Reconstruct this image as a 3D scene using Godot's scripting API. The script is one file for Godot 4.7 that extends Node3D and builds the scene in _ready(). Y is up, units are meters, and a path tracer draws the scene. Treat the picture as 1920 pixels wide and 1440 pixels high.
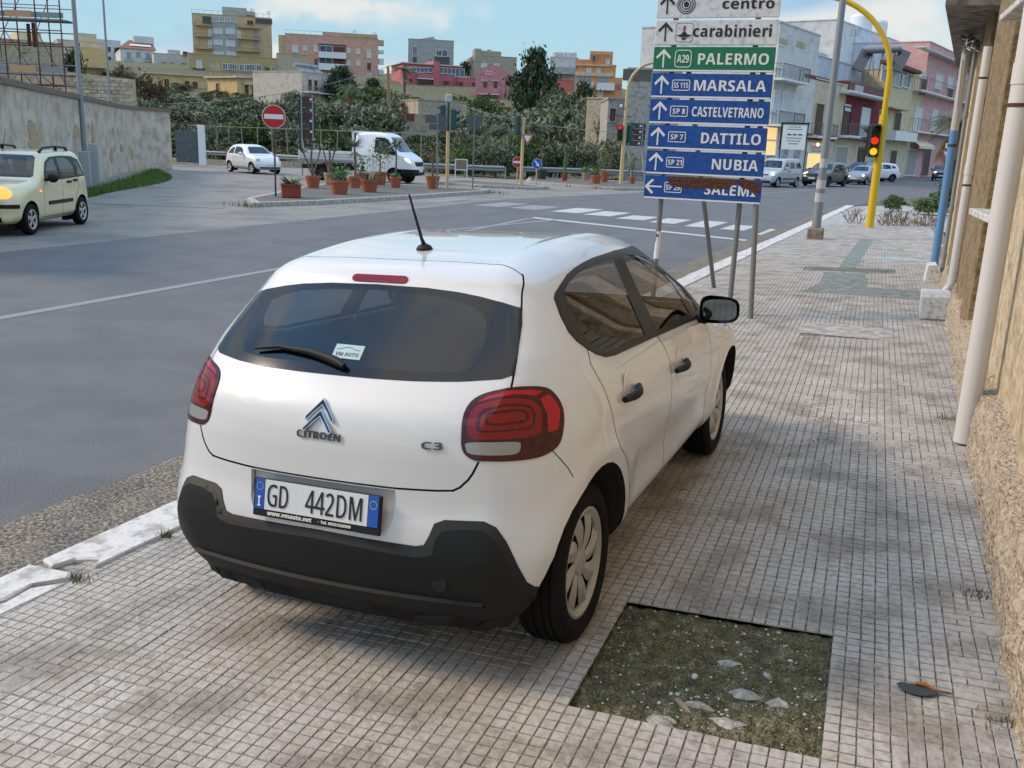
extends Node3D
# A street corner: a white hatchback parked on a tiled pavement, the junction and the hillside town behind it.
# World: y up, -z runs along the pavement away from the camera, origin under the rear axle of the parked car.

const ROAD_Y := -0.14
const CROSS_FALL := 0.0455
var counts := {}
var rng := RandomNumberGenerator.new()
var M := {}

func lin(r: float, g: float, b: float, a := 1.0) -> Color:
	var c := Color(r, g, b).linear_to_srgb()
	c.a = a
	return c

func numbered(called: String) -> String:
	var n: int = counts.get(called, 0)
	counts[called] = n + 1
	return called if n == 0 else "%s_%03d" % [called, n]

func tag(o: Node, label: String, category: String, group := "", kind := "") -> void:
	if label: o.set_meta("label", label)
	if category: o.set_meta("category", category)
	if group: o.set_meta("group", group)
	if kind: o.set_meta("kind", kind)

func thing(called: String, label: String, category: String, at := Vector3.ZERO, turn := 0.0, group := "") -> Node3D:
	var o := Node3D.new()
	o.name = numbered(called)
	add_child(o)
	o.position = at
	o.rotation.y = turn
	tag(o, label, category, group)
	return o

func part(called: String, mesh: Mesh, m: Material, parent: Node, at := Transform3D.IDENTITY) -> MeshInstance3D:
	var o := MeshInstance3D.new()
	o.name = called
	o.mesh = mesh
	o.material_override = m
	o.transform = at
	parent.add_child(o, true)
	return o

func struct(called: String, mesh: Mesh, m: Material) -> MeshInstance3D:
	var o := part(numbered(called), mesh, m, self)
	o.set_meta("kind", "structure")
	return o

func solo(called: String, mesh: Mesh, m: Material, label: String, category: String, at := Transform3D.IDENTITY, group := "") -> MeshInstance3D:
	var o := part(numbered(called), mesh, m, self, at)
	tag(o, label, category, group)
	return o

class MB:
	var v := PackedVector3Array()
	var n := PackedVector3Array()
	var t := Transform3D.IDENTITY
	func tri(a: Vector3, b: Vector3, c: Vector3) -> void:
		a = t * a; b = t * b; c = t * c
		var m := (b - a).cross(c - a).normalized()
		v.append(a); v.append(c); v.append(b)
		n.append(m); n.append(m); n.append(m)
	func trin(a: Vector3, b: Vector3, c: Vector3, na: Vector3, nb: Vector3, nc: Vector3) -> void:
		v.append(t * a); v.append(t * c); v.append(t * b)
		n.append((t.basis * na).normalized()); n.append((t.basis * nc).normalized()); n.append((t.basis * nb).normalized())
	func quad(a: Vector3, b: Vector3, c: Vector3, d: Vector3) -> void:
		tri(a, b, c); tri(a, c, d)
	func box(c: Vector3, s: Vector3, b := Basis.IDENTITY) -> void:
		var h := s * 0.5
		var p: Array[Vector3] = []
		for i in 8:
			p.append(c + b * Vector3(h.x * (1 if i & 1 else -1), h.y * (1 if i & 2 else -1), h.z * (1 if i & 4 else -1)))
		quad(p[4], p[5], p[7], p[6]); quad(p[1], p[0], p[2], p[3])
		quad(p[5], p[1], p[3], p[7]); quad(p[0], p[4], p[6], p[2])
		quad(p[6], p[7], p[3], p[2]); quad(p[0], p[1], p[5], p[4])
	func cbox(c: Vector3, s: Vector3, e := 0.01, b := Basis.IDENTITY) -> void:
		var h := s * 0.5
		var k := h - Vector3(e, e, e)
		for ax in 3:
			var u := (ax + 1) % 3
			var w := (ax + 2) % 3
			for sg: float in [-1.0, 1.0]:
				var q: Array[Vector3] = []
				for co: Array in [[-1, -1], [1, -1], [1, 1], [-1, 1]]:
					var x := Vector3.ZERO
					x[ax] = h[ax] * sg; x[u] = k[u] * co[0]; x[w] = k[w] * co[1]
					q.append(c + b * x)
				if sg > 0: quad(q[0], q[1], q[2], q[3])
				else: quad(q[3], q[2], q[1], q[0])
			for su: float in [-1.0, 1.0]:
				for sw: float in [-1.0, 1.0]:
					var q2: Array[Vector3] = []
					for co2: Array in [[-1, 0], [1, 0], [1, 1], [-1, 1]]:
						var x2 := Vector3.ZERO
						x2[ax] = k[ax] * co2[0]
						if co2[1] == 0: x2[u] = h[u] * su; x2[w] = k[w] * sw
						else: x2[u] = k[u] * su; x2[w] = h[w] * sw
						q2.append(c + b * x2)
					if su * sw > 0: quad(q2[0], q2[1], q2[2], q2[3])
					else: quad(q2[3], q2[2], q2[1], q2[0])
		for i in 8:
			var sx := 1.0 if i & 1 else -1.0
			var sy := 1.0 if i & 2 else -1.0
			var sz := 1.0 if i & 4 else -1.0
			var a1 := c + b * Vector3(h.x * sx, k.y * sy, k.z * sz)
			var a2 := c + b * Vector3(k.x * sx, h.y * sy, k.z * sz)
			var a3 := c + b * Vector3(k.x * sx, k.y * sy, h.z * sz)
			if sx * sy * sz > 0: tri(a1, a2, a3)
			else: tri(a1, a3, a2)
	func bar(a: Vector3, b: Vector3, w: float, d := -1.0) -> void:
		if d < 0: d = w
		var y := (b - a).normalized()
		var x := y.cross(Vector3.UP)
		if x.length() < 0.01: x = Vector3.RIGHT
		x = x.normalized()
		box((a + b) * 0.5, Vector3(w, (b - a).length(), d), Basis(x, y, x.cross(y)))
	func tube(pts: Array, rad: Array, seg := 10, caps := true) -> void:
		var rings: Array = []
		var norms: Array = []
		var ref := Vector3.ZERO
		for i in pts.size():
			var d: Vector3 = (pts[mini(i + 1, pts.size() - 1)] - pts[maxi(i - 1, 0)]).normalized()
			if ref == Vector3.ZERO:
				ref = d.cross(Vector3(0.3, 0.1, 1.0) if absf(d.z) < 0.9 else Vector3.RIGHT).normalized()
			ref = (ref - d * ref.dot(d)).normalized()
			var o := d.cross(ref)
			var r: Array[Vector3] = []
			var nn: Array[Vector3] = []
			var ra: float = rad[mini(i, rad.size() - 1)]
			for k in seg:
				var an := TAU * k / seg
				var q := ref * cos(an) + o * sin(an)
				r.append(pts[i] + q * ra); nn.append(q)
			rings.append(r); norms.append(nn)
		for i in pts.size() - 1:
			for k in seg:
				var l := (k + 1) % seg
				trin(rings[i][k], rings[i][l], rings[i + 1][l], norms[i][k], norms[i][l], norms[i + 1][l])
				trin(rings[i][k], rings[i + 1][l], rings[i + 1][k], norms[i][k], norms[i + 1][l], norms[i + 1][k])
		if caps:
			for k in range(1, seg - 1):
				tri(rings[0][0], rings[0][k + 1], rings[0][k])
				var e: Array = rings[rings.size() - 1]
				tri(e[0], e[k], e[k + 1])
	func lathe(prof: Array, seg := 20, c := Vector3.ZERO, b := Basis.IDENTITY) -> void:
		for i in prof.size() - 1:
			var p: Vector2 = prof[i]
			var q: Vector2 = prof[i + 1]
			var d := q - p
			var m := Vector2(d.y, -d.x).normalized()
			for k in seg:
				var a0 := TAU * k / seg
				var a1 := TAU * (k + 1) / seg
				var e0 := Vector3(sin(a0), 0, cos(a0))
				var e1 := Vector3(sin(a1), 0, cos(a1))
				var n0 := b * (e0 * m.x + Vector3.UP * m.y)
				var n1 := b * (e1 * m.x + Vector3.UP * m.y)
				var A := c + b * (e0 * p.x + Vector3.UP * p.y)
				var B := c + b * (e1 * p.x + Vector3.UP * p.y)
				var Cc := c + b * (e1 * q.x + Vector3.UP * q.y)
				var D := c + b * (e0 * q.x + Vector3.UP * q.y)
				if p.x > 1e-5: trin(A, B, Cc, n0, n1, n1)
				if q.x > 1e-5: trin(A, Cc, D, n0, n1, n0)
	func prism(poly: PackedVector2Array, z0: float, z1: float) -> void:
		var p := poly
		if Geometry2D.is_polygon_clockwise(p):
			p = p.duplicate(); p.reverse()
		var ix := Geometry2D.triangulate_polygon(p)
		for i in range(0, ix.size(), 3):
			var a := p[ix[i]]; var b := p[ix[i + 1]]; var c := p[ix[i + 2]]
			if (b - a).cross(c - a) < 0:
				var s := b; b = c; c = s
			tri(Vector3(a.x, a.y, z1), Vector3(b.x, b.y, z1), Vector3(c.x, c.y, z1))
			tri(Vector3(a.x, a.y, z0), Vector3(c.x, c.y, z0), Vector3(b.x, b.y, z0))
		for i in p.size():
			var a := p[i]; var b := p[(i + 1) % p.size()]
			quad(Vector3(a.x, a.y, z0), Vector3(b.x, b.y, z0), Vector3(b.x, b.y, z1), Vector3(a.x, a.y, z1))
	func slab(poly: PackedVector2Array, y0: float, y1: float) -> void:
		var keep := t
		t = t * Transform3D(Basis(Vector3.RIGHT, Vector3(0, 0, 1), Vector3(0, -1, 0)), Vector3.ZERO)
		prism(poly, -y1, -y0)
		t = keep
	func ball(c: Vector3, r: Vector3, seg := 12, rows := 8) -> void:
		for i in rows:
			for k in seg:
				var q: Array[Vector3] = []
				for co: Array in [[i, k], [i, k + 1], [i + 1, k + 1], [i + 1, k]]:
					var th := PI * float(co[0]) / rows
					var ph := TAU * float(co[1]) / seg
					q.append(Vector3(sin(th) * sin(ph), cos(th), sin(th) * cos(ph)))
				var inv := Vector3(1 / r.x, 1 / r.y, 1 / r.z)
				if i < rows - 1: trin(c + q[0] * r, c + q[3] * r, c + q[2] * r, q[0] * inv, q[3] * inv, q[2] * inv)
				if i > 0: trin(c + q[0] * r, c + q[2] * r, c + q[1] * r, q[0] * inv, q[2] * inv, q[1] * inv)
	func mesh() -> ArrayMesh:
		var a := []
		a.resize(Mesh.ARRAY_MAX)
		a[Mesh.ARRAY_VERTEX] = v
		a[Mesh.ARRAY_NORMAL] = n
		var m := ArrayMesh.new()
		if v.size(): m.add_surface_from_arrays(Mesh.PRIMITIVE_TRIANGLES, a)
		return m

func box_mesh(s: Vector3, e := 0.0) -> ArrayMesh:
	var b := MB.new()
	if e > 0: b.cbox(Vector3.ZERO, s, e)
	else: b.box(Vector3.ZERO, s)
	return b.mesh()

func tube_mesh(pts: Array, rad: Array, seg := 10) -> ArrayMesh:
	var b := MB.new()
	b.tube(pts, rad, seg)
	return b.mesh()

func plain(key: String, c: Color, rough := 0.7, metal := 0.0) -> StandardMaterial3D:
	if M.has(key): return M[key]
	var m := StandardMaterial3D.new()
	m.resource_name = key
	m.albedo_color = c
	m.roughness = rough
	m.metallic = metal
	M[key] = m
	return m

func noise_tex(sd: int, freq: float, ramp: Array, size := 512, oct := 5, type := FastNoiseLite.TYPE_SIMPLEX_SMOOTH, warp := 0.0) -> NoiseTexture2D:
	var f := FastNoiseLite.new()
	f.seed = sd
	f.noise_type = type
	f.frequency = freq
	f.fractal_octaves = oct
	f.fractal_gain = 0.55
	if warp > 0:
		f.domain_warp_enabled = true
		f.domain_warp_amplitude = warp
		f.domain_warp_frequency = freq * 2.0
	var t := NoiseTexture2D.new()
	t.width = size; t.height = size
	t.seamless = true
	t.noise = f
	t.generate_mipmaps = false
	if ramp.size():
		var g := Gradient.new()
		var off := PackedFloat32Array()
		var col := PackedColorArray()
		for r: Array in ramp:
			off.append(r[0]); col.append(r[1])
		g.offsets = off; g.colors = col
		t.color_ramp = g
	return t

func bump_tex(sd: int, freq: float, strength := 6.0, size := 512, type := FastNoiseLite.TYPE_SIMPLEX_SMOOTH) -> NoiseTexture2D:
	var t := noise_tex(sd, freq, [], size, 5, type)
	t.as_normal_map = true
	t.bump_strength = strength
	return t

func rough_mat(key: String, tex: Texture2D, scale: float, rough := 0.85, bump: Texture2D = null, bump_scale := 1.0, patch: Texture2D = null, patch_scale := 0.1, world := true) -> StandardMaterial3D:
	if M.has(key): return M[key]
	var m := StandardMaterial3D.new()
	m.resource_name = key
	m.albedo_texture = tex
	m.roughness = rough
	m.uv1_triplanar = true
	m.uv1_world_triplanar = world
	m.uv1_scale = Vector3.ONE * scale
	if bump:
		m.normal_enabled = true
		m.normal_texture = bump
		m.normal_scale = bump_scale
	if patch:
		m.detail_enabled = true
		m.detail_blend_mode = BaseMaterial3D.BLEND_MODE_MUL
		m.detail_albedo = patch
		m.detail_uv_layer = BaseMaterial3D.DETAIL_UV_2
		m.uv2_triplanar = true
		m.uv2_world_triplanar = world
		m.uv2_scale = Vector3.ONE * patch_scale
	M[key] = m
	return m

func tinted(key: String, base: StandardMaterial3D, c: Color) -> StandardMaterial3D:
	if M.has(key): return M[key]
	var m: StandardMaterial3D = base.duplicate()
	m.resource_name = key
	m.albedo_color = c
	M[key] = m
	return m

func glass(key: String, c: Color, alpha: float, rough := 0.02) -> StandardMaterial3D:
	if M.has(key): return M[key]
	var m := plain(key, Color(c.r, c.g, c.b, alpha), rough)
	m.transparency = BaseMaterial3D.TRANSPARENCY_ALPHA
	m.metallic_specular = 0.6
	return m

func paint(key: String, c: Color, rough := 0.35) -> StandardMaterial3D:
	if M.has(key): return M[key]
	var m := plain(key, c, rough)
	m.clearcoat_enabled = true
	m.clearcoat = 1.0
	m.clearcoat_roughness = 0.04
	return m

func glow(key: String, c: Color, e: float) -> StandardMaterial3D:
	if M.has(key): return M[key]
	var m := plain(key, c, 0.4)
	m.emission_enabled = true
	m.emission = c
	m.emission_energy_multiplier = e
	return m

func font(weight := 700, mono := false) -> SystemFont:
	var f := SystemFont.new()
	f.font_names = PackedStringArray(["Droid Sans Mono" if mono else "Droid Sans"])
	f.font_weight = weight
	return f

func text_mesh(s: String, weight := 700, depth := 0.004) -> TextMesh:
	var t := TextMesh.new()
	t.text = s
	t.font = font(weight)
	t.font_size = 64
	t.pixel_size = 0.01
	t.depth = depth
	t.curve_step = 1.0
	return t

func lettering(s: String, w: float, h: float, c: Vector3, m: Material, parent: Node, weight := 700, called := "lettering", basis := Basis.IDENTITY) -> MeshInstance3D:
	var tm := text_mesh(s, weight)
	var bb := tm.get_aabb()
	var k := Vector3(w / maxf(bb.size.x, 0.001), h / maxf(bb.size.y, 0.001), 1.0)
	var mid := bb.get_center()
	var o := MeshInstance3D.new()
	o.name = called
	o.mesh = tm
	o.material_override = m
	o.transform = Transform3D(basis * Basis.from_scale(Vector3(k.x, k.y, 1.0)), c - basis * Vector3(mid.x * k.x, mid.y * k.y, 0))
	parent.add_child(o, true)
	return o

func smooth(a: float, b: float, x: float) -> float:
	var t := clampf((x - a) / (b - a), 0.0, 1.0)
	return t * t * (3.0 - 2.0 * t)

func _ready() -> void:
	rng.seed = 7
	setup_view()
	make_materials()
	more_materials()
	build_ground()
	build_pavement()
	build_near_building()
	build_left_wall()
	build_hillside()
	build_far_row()
	build_cars()
	build_street()
	build_plants()

func setup_view() -> void:
	var cam := Camera3D.new()
	cam.name = "camera"
	cam.fov = 44.729
	cam.near = 0.05
	cam.far = 2500.0
	add_child(cam)
	cam.transform = Transform3D(Basis(Vector3(0.93309, 0.03774, -0.35766), Vector3(-0.12327, 0.96780, -0.21947), Vector3(0.33786, 0.24887, 0.90769)).orthonormalized(), Vector3(1.6524, 1.8976, 3.2376))
	cam.current = true
	var sun := DirectionalLight3D.new()
	sun.name = "sun"
	sun.light_energy = 0.48
	sun.light_color = Color(1.0, 0.90, 0.78)
	sun.light_angular_distance = 14.0
	sun.shadow_enabled = true
	add_child(sun)
	sun.look_at_from_position(Vector3.ZERO, Vector3(0.78, -0.58, -0.20), Vector3.UP)
	var e := Environment.new()
	e.background_mode = Environment.BG_SKY
	var sky := Sky.new()
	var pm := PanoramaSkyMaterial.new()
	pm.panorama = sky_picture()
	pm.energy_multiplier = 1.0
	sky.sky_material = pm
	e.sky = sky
	e.tonemap_mode = Environment.TONE_MAPPER_LINEAR
	e.tonemap_exposure = 1.9
	e.sdfgi_enabled = true
	e.ssao_enabled = true
	e.ssil_enabled = true
	var we := WorldEnvironment.new()
	we.name = "environment"
	we.environment = e
	add_child(we)

func sky_picture() -> ImageTexture:
	var w := 1536
	var h := 768
	var im := Image.create(w, h, false, Image.FORMAT_RGBF)
	var f := FastNoiseLite.new()
	f.seed = 21; f.frequency = 1.0; f.fractal_octaves = 5; f.fractal_gain = 0.52
	f.domain_warp_enabled = true; f.domain_warp_amplitude = 0.25; f.domain_warp_frequency = 1.6
	var f2 := FastNoiseLite.new()
	f2.seed = 4; f2.frequency = 0.8; f2.fractal_octaves = 3
	for j in h:
		var el := PI * (0.5 - (j + 0.5) / h)
		var ce := cos(el)
		var se := sin(el)
		for i in w:
			var az := TAU * (i + 0.5) / w
			var d := Vector3(ce * sin(az), se, ce * cos(az))
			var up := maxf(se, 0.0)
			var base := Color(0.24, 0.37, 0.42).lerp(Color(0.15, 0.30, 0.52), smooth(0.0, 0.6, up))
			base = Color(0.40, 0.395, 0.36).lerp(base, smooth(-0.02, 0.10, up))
			if se > -0.05:
				var p := d / (up + 0.28)
				var a := f.get_noise_3d(p.x * 1.25 + 3.1, p.y * 2.0, p.z * 1.25 - 1.7)
				var b := f2.get_noise_3d(p.x * 1.5 + 9.0, 0.3, p.z * 1.5)
				var cover := smooth(-0.16, 0.26, a)
				var cloud := Color(0.46, 0.45, 0.425).lerp(Color(0.15, 0.235, 0.40), smooth(0.05, 0.42, b))
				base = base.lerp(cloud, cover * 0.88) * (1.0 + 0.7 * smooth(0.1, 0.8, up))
			else:
				base = Color(0.16, 0.155, 0.14)
			im.set_pixel(i, j, base)
	return ImageTexture.create_from_image(im)

func make_materials() -> void:
	plain("black_plastic", lin(0.008, 0.009, 0.0095), 0.6).metallic_specular = 0.4
	plain("black_gloss", lin(0.006, 0.006, 0.007), 0.12)
	plain("rubber", lin(0.012, 0.012, 0.013), 0.85).metallic_specular = 0.25
	plain("dark", lin(0.022, 0.022, 0.023), 0.9)
	plain("interior", lin(0.014, 0.014, 0.016), 0.9).metallic_specular = 0.2
	plain("silver", lin(0.42, 0.42, 0.41), 0.4, 0.35)
	plain("chrome", lin(0.55, 0.55, 0.56), 0.12, 1.0)
	plain("galvanised", lin(0.26, 0.275, 0.28), 0.55, 0.35)
	plain("steel", lin(0.33, 0.34, 0.35), 0.45, 0.6)
	plain("white_paint", lin(0.72, 0.72, 0.70), 0.5)
	plain("white_print", lin(0.74, 0.74, 0.72), 0.5)
	plain("black_print", lin(0.01, 0.01, 0.012), 0.5)
	plain("rust", lin(0.10, 0.035, 0.018), 0.95)
	plain("wood", lin(0.28, 0.17, 0.08), 0.8)
	plain("iron", lin(0.05, 0.045, 0.04), 0.7)
	glass("clear_glass", Color(0.10, 0.14, 0.15), 0.30)
	glass("car_glass", Color(0.05, 0.075, 0.08), 0.42)
	glass("pane", Color(0.09, 0.12, 0.14), 0.72)
	paint("car_white", lin(0.64, 0.648, 0.655), 0.4)
	plain("red_lens", lin(0.20, 0.002, 0.006), 0.08)
	plain("dark_red_lens", lin(0.045, 0.001, 0.003), 0.06)
	plain("sign_red", lin(0.50, 0.012, 0.012), 0.45)
	plain("sign_blue", lin(0.010, 0.085, 0.42), 0.4)
	plain("terracotta", lin(0.34, 0.10, 0.045), 0.8)

func more_materials() -> void:
	plain("red_bright", lin(0.42, 0.004, 0.018), 0.1)
	plain("lamp_clear", lin(0.30, 0.31, 0.31), 0.12, 0.3)
	plain("black_trim", lin(0.008, 0.008, 0.009), 0.35).metallic_specular = 0.35
	plain("recess_white", lin(0.70, 0.70, 0.70), 0.25)
	plain("emblem_grey", lin(0.11, 0.11, 0.115), 0.25, 0.6)
	plain("plate_white", lin(0.62, 0.65, 0.66), 0.4)
	plain("mirror", lin(0.22, 0.25, 0.27), 0.04, 1.0)
	glass("tint_glass", Color(0.03, 0.06, 0.075), 0.62)
	var kd := noise_tex(60, 0.02, [[0.25, lin(0.24, 0.225, 0.195)], [0.5, lin(0.36, 0.34, 0.30)], [0.75, lin(0.45, 0.43, 0.39)]], 512, 6)
	rough_mat("kerb_dull", kd, 0.5, 0.9)
	plain("pipe_white", lin(0.60, 0.585, 0.57), 0.5)
	plain("pipe_grey", lin(0.46, 0.45, 0.43), 0.6)
	var bw := noise_tex(61, 0.02, [[0.2, lin(0.42, 0.38, 0.33)], [0.42, lin(0.60, 0.58, 0.55)], [0.6, lin(0.66, 0.65, 0.63)]], 512, 6)
	rough_mat("block_white", bw, 1.2, 0.8, bump_tex(41, 0.03, 5.0), 0.3)
	plain("leaf_spiky", lin(0.085, 0.125, 0.030), 0.6)
	plain("leaf_bright", lin(0.060, 0.140, 0.028), 0.55)
	plain("leaf_grey", lin(0.16, 0.19, 0.115), 0.6)
	plain("leaf_dry", lin(0.26, 0.17, 0.08), 0.8)
	plain("leaf_yellowish", lin(0.135, 0.165, 0.035), 0.6)
	plain("bark", lin(0.15, 0.12, 0.09), 0.9)
	plain("fence_post", lin(0.25, 0.215, 0.18), 0.8)

class Shell:
	var prof: PackedVector2Array
	var gz := -1.3
	var gy := -0.2
	var cell := 0.03
	var cols := 0
	var rows := 0
	var tab := PackedFloat32Array()
	var wtab := PackedFloat32Array()
	var sp := {}
	var v := PackedVector3Array()
	var n := PackedVector3Array()
	var rear_bow := 0.14
	var rear_bow4 := 0.25
	var front_bow := 0.22
	var rear_taper := 0.05
	var front_taper := 0.10
	var zr := 0.0
	var wb := 2.54
	var len_front := 3.5
	var k_low := 0.22
	var k_high := 0.13
	var sculpt := false

	static func spline(p: Array, sub: int) -> PackedVector2Array:
		var o := PackedVector2Array()
		var m := p.size()
		for i in m:
			var p0 := Vector2(p[(i + m - 1) % m][0], p[(i + m - 1) % m][1])
			var p1 := Vector2(p[i][0], p[i][1])
			var p2 := Vector2(p[(i + 1) % m][0], p[(i + 1) % m][1])
			var p3 := Vector2(p[(i + 2) % m][0], p[(i + 2) % m][1])
			for s in sub:
				var t := float(s) / sub
				o.append(0.5 * ((2.0 * p1) + (-p0 + p2) * t + (2.0 * p0 - 5.0 * p1 + 4.0 * p2 - p3) * t * t + (-p0 + 3.0 * p1 - 3.0 * p2 + p3) * t * t * t))
		return o

	func prepare(profile: Array, wy: Array, length: Vector2, height: float, sub := 4) -> void:
		prof = spline(profile, sub)
		gz = length.x - 0.3
		cols = int((length.y + 0.3 - gz) / cell) + 2
		rows = int((height + 0.25 - gy) / cell) + 2
		tab.resize(cols * rows)
		var m := prof.size()
		for i in cols:
			for j in rows:
				var q := Vector2(gz + i * cell, gy + j * cell)
				var best := 1e9
				var inside := false
				var a := prof[m - 1]
				for b in prof:
					var e := b - a
					var w := q - a
					var d := (w - e * clampf(w.dot(e) / (e.dot(e) + 1e-9), 0.0, 1.0)).length_squared()
					if d < best: best = d
					if (a.y > q.y) != (b.y > q.y) and q.x < e.x * (q.y - a.y) / e.y + a.x: inside = not inside
					a = b
				tab[i * rows + j] = -sqrt(best) if inside else sqrt(best)
		wtab.resize(260)
		for j in 260:
			var y := j * 0.01 - 0.1
			var w := 0.0
			for q in wy.size() - 1:
				if y >= wy[q][0] and y <= wy[q + 1][0]:
					w = lerpf(wy[q][1], wy[q + 1][1], (y - wy[q][0]) / (wy[q + 1][0] - wy[q][0]))
			if y < wy[0][0]: w = wy[0][1]
			if y > wy[wy.size() - 1][0]: w = wy[wy.size() - 1][1]
			wtab[j] = w
		for pas in 3:
			var s := wtab.duplicate()
			for j in range(2, 258): wtab[j] = (s[j - 2] + s[j - 1] * 2 + s[j] * 2 + s[j + 1] * 2 + s[j + 2]) / 8.0

	func f(x: float, y: float, z: float) -> float:
		x = absf(x)
		var xx := x * x
		var rear := clampf((0.6 - z) / 0.8, 0.0, 1.0); rear = rear * rear * (3.0 - 2.0 * rear)
		var fr := clampf((z - (wb - 0.54)) / 1.0, 0.0, 1.0); fr = fr * fr * (3.0 - 2.0 * fr)
		var up := clampf((y - 0.5) / 0.4, 0.0, 1.0)
		var zs := z - (rear_bow * xx + rear_bow4 * xx * xx * up) * rear + front_bow * xx * fr
		var ys := y
		if sculpt:
			var rib := clampf((x - 0.40) / 0.035, 0.0, 1.0)
			var rz := clampf((z - 0.02) / 0.1, 0.0, 1.0) * clampf((1.35 - z) / 0.1, 0.0, 1.0)
			ys += 0.006 * (1.0 - rib * rib * (3.0 - 2.0 * rib)) * rz
		var a := clampf((zs - gz) / cell, 0.0, cols - 1.001)
		var b := clampf((ys - gy) / cell, 0.0, rows - 1.001)
		var i := int(a)
		var j := int(b)
		a -= i; b -= j
		var o := i * rows + j
		var s := lerpf(lerpf(tab[o], tab[o + rows], a), lerpf(tab[o + 1], tab[o + rows + 1], a), b)
		var c := clampf((y + 0.1) * 100.0, 0.0, 258.0)
		var ci := int(c)
		var w := lerpf(wtab[ci], wtab[ci + 1], c - ci)
		var tr := clampf((0.1 - z) / 1.0, 0.0, 1.0)
		var tf := clampf((z - (wb + 0.06)) / 0.9, 0.0, 1.0)
		w -= rear_taper * tr * tr * (3.0 - 2.0 * tr) + front_taper * tf * tf * (3.0 - 2.0 * tf)
		if sculpt:
			for wz: float in [-0.03, wb]:
				var r := Vector2(z - wz, y - 0.32).length()
				var fl := clampf((0.52 - r) / 0.09, 0.0, 1.0)
				w += 0.014 * fl * fl * (3.0 - 2.0 * fl)
			var dz := clampf((z - 0.42) / 0.15, 0.0, 1.0) * clampf((2.12 - z) / 0.15, 0.0, 1.0)
			w -= 0.020 * dz * exp(-pow((y - 0.50) / 0.11, 2.0))
		var kk := clampf((1.15 - y) / 0.2, 0.0, 1.0)
		var k := lerpf(k_high, k_low, kk)
		var da := x - w
		var u1 := maxf(da + k, 0.0)
		var u2 := maxf(s + k, 0.0)
		return minf(maxf(da, s), -k) + sqrt(u1 * u1 + u2 * u2)

	func grad(p: Vector3) -> Vector3:
		var e := 0.004
		return Vector3(f(p.x + e, p.y, p.z) - f(p.x - e, p.y, p.z), f(p.x, p.y + e, p.z) - f(p.x, p.y - e, p.z), f(p.x, p.y, p.z + e) - f(p.x, p.y, p.z - e)) / (2.0 * e)

	func settle(p: Vector3, flat := false) -> Vector3:
		for it in 3:
			var g := grad(p)
			if flat: g.x = 0.0
			p -= g * (f(p.x, p.y, p.z) / maxf(g.length_squared(), 0.05))
		return p

	func add(p: Vector3, flat := false) -> int:
		p = settle(p, flat)
		if flat: p.x = 0.0
		v.append(p)
		var g := grad(p)
		if flat: g.x = 0.0
		n.append(g.normalized())
		return v.size() - 1

	func mesh_half(lo: Vector3, hi: Vector3, h: float) -> PackedInt32Array:
		var nx := int(hi.x / h) + 2
		var ny := int((hi.y - lo.y) / h) + 2
		var nz := int((hi.z - lo.z) / h) + 2
		var val := PackedFloat32Array()
		val.resize(nx * ny * nz)
		for i in nx:
			for j in ny:
				for k in nz:
					val[(i * ny + j) * nz + k] = f(i * h, lo.y + j * h, lo.z + k * h)
		var id := PackedInt32Array()
		id.resize(nx * ny * nz)
		id.fill(-1)
		var mid := {}
		for i in nx - 1:
			for j in ny - 1:
				for k in nz - 1:
					var o := (i * ny + j) * nz + k
					var s := val[o] < 0.0
					var q := [o, o + 1, o + nz, o + nz + 1, o + ny * nz, o + ny * nz + 1, o + ny * nz + nz, o + ny * nz + nz + 1]
					var mixed := false
					for c in 7:
						if (val[q[c + 1]] < 0.0) != s: mixed = true; break
					if not mixed: continue
					var acc := Vector3.ZERO
					var cnt := 0
					for e: Array in [[0, 1, 2], [2, 3, 2], [4, 5, 2], [6, 7, 2], [0, 2, 1], [1, 3, 1], [4, 6, 1], [5, 7, 1], [0, 4, 0], [1, 5, 0], [2, 6, 0], [3, 7, 0]]:
						var va := val[q[e[0]]]
						var vb := val[q[e[1]]]
						if (va < 0.0) == (vb < 0.0): continue
						var c0: int = e[0]
						var p := Vector3(float((c0 >> 2) & 1), float((c0 >> 1) & 1), float(c0 & 1))
						p[e[2]] += va / (va - vb)
						acc += p; cnt += 1
					acc = acc / cnt + Vector3(i, j, k)
					id[o] = add(Vector3(acc.x * h, lo.y + acc.y * h, lo.z + acc.z * h))
		var t := PackedInt32Array()
		for i in nx - 1:
			for j in range(1, ny - 1):
				for k in range(1, nz - 1):
					var o := (i * ny + j) * nz + k
					var a := val[o] < 0.0
					if i > 0 or true:
						if a != (val[o + ny * nz] < 0.0):
							_quad(t, id[o - nz - 1], id[o - 1], id[o], id[o - nz], a)
					if a != (val[o + nz] < 0.0):
						if i > 0: _quad(t, id[o - ny * nz - 1], id[o - ny * nz], id[o], id[o - 1], a)
						else: _quad(t, _mid(mid, id[o - 1]), _mid(mid, id[o]), id[o], id[o - 1], a)
					if a != (val[o + 1] < 0.0):
						if i > 0: _quad(t, id[o - ny * nz - nz], id[o - nz], id[o], id[o - ny * nz], a)
						else: _quad(t, _mid(mid, id[o - nz]), id[o - nz], id[o], _mid(mid, id[o]), a)
		return t

	func _mid(mid: Dictionary, a: int) -> int:
		if a < 0: return -1
		if not mid.has(a):
			var p := v[a]
			p.x = 0.0
			mid[a] = add(p, true)
		return mid[a]

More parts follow.
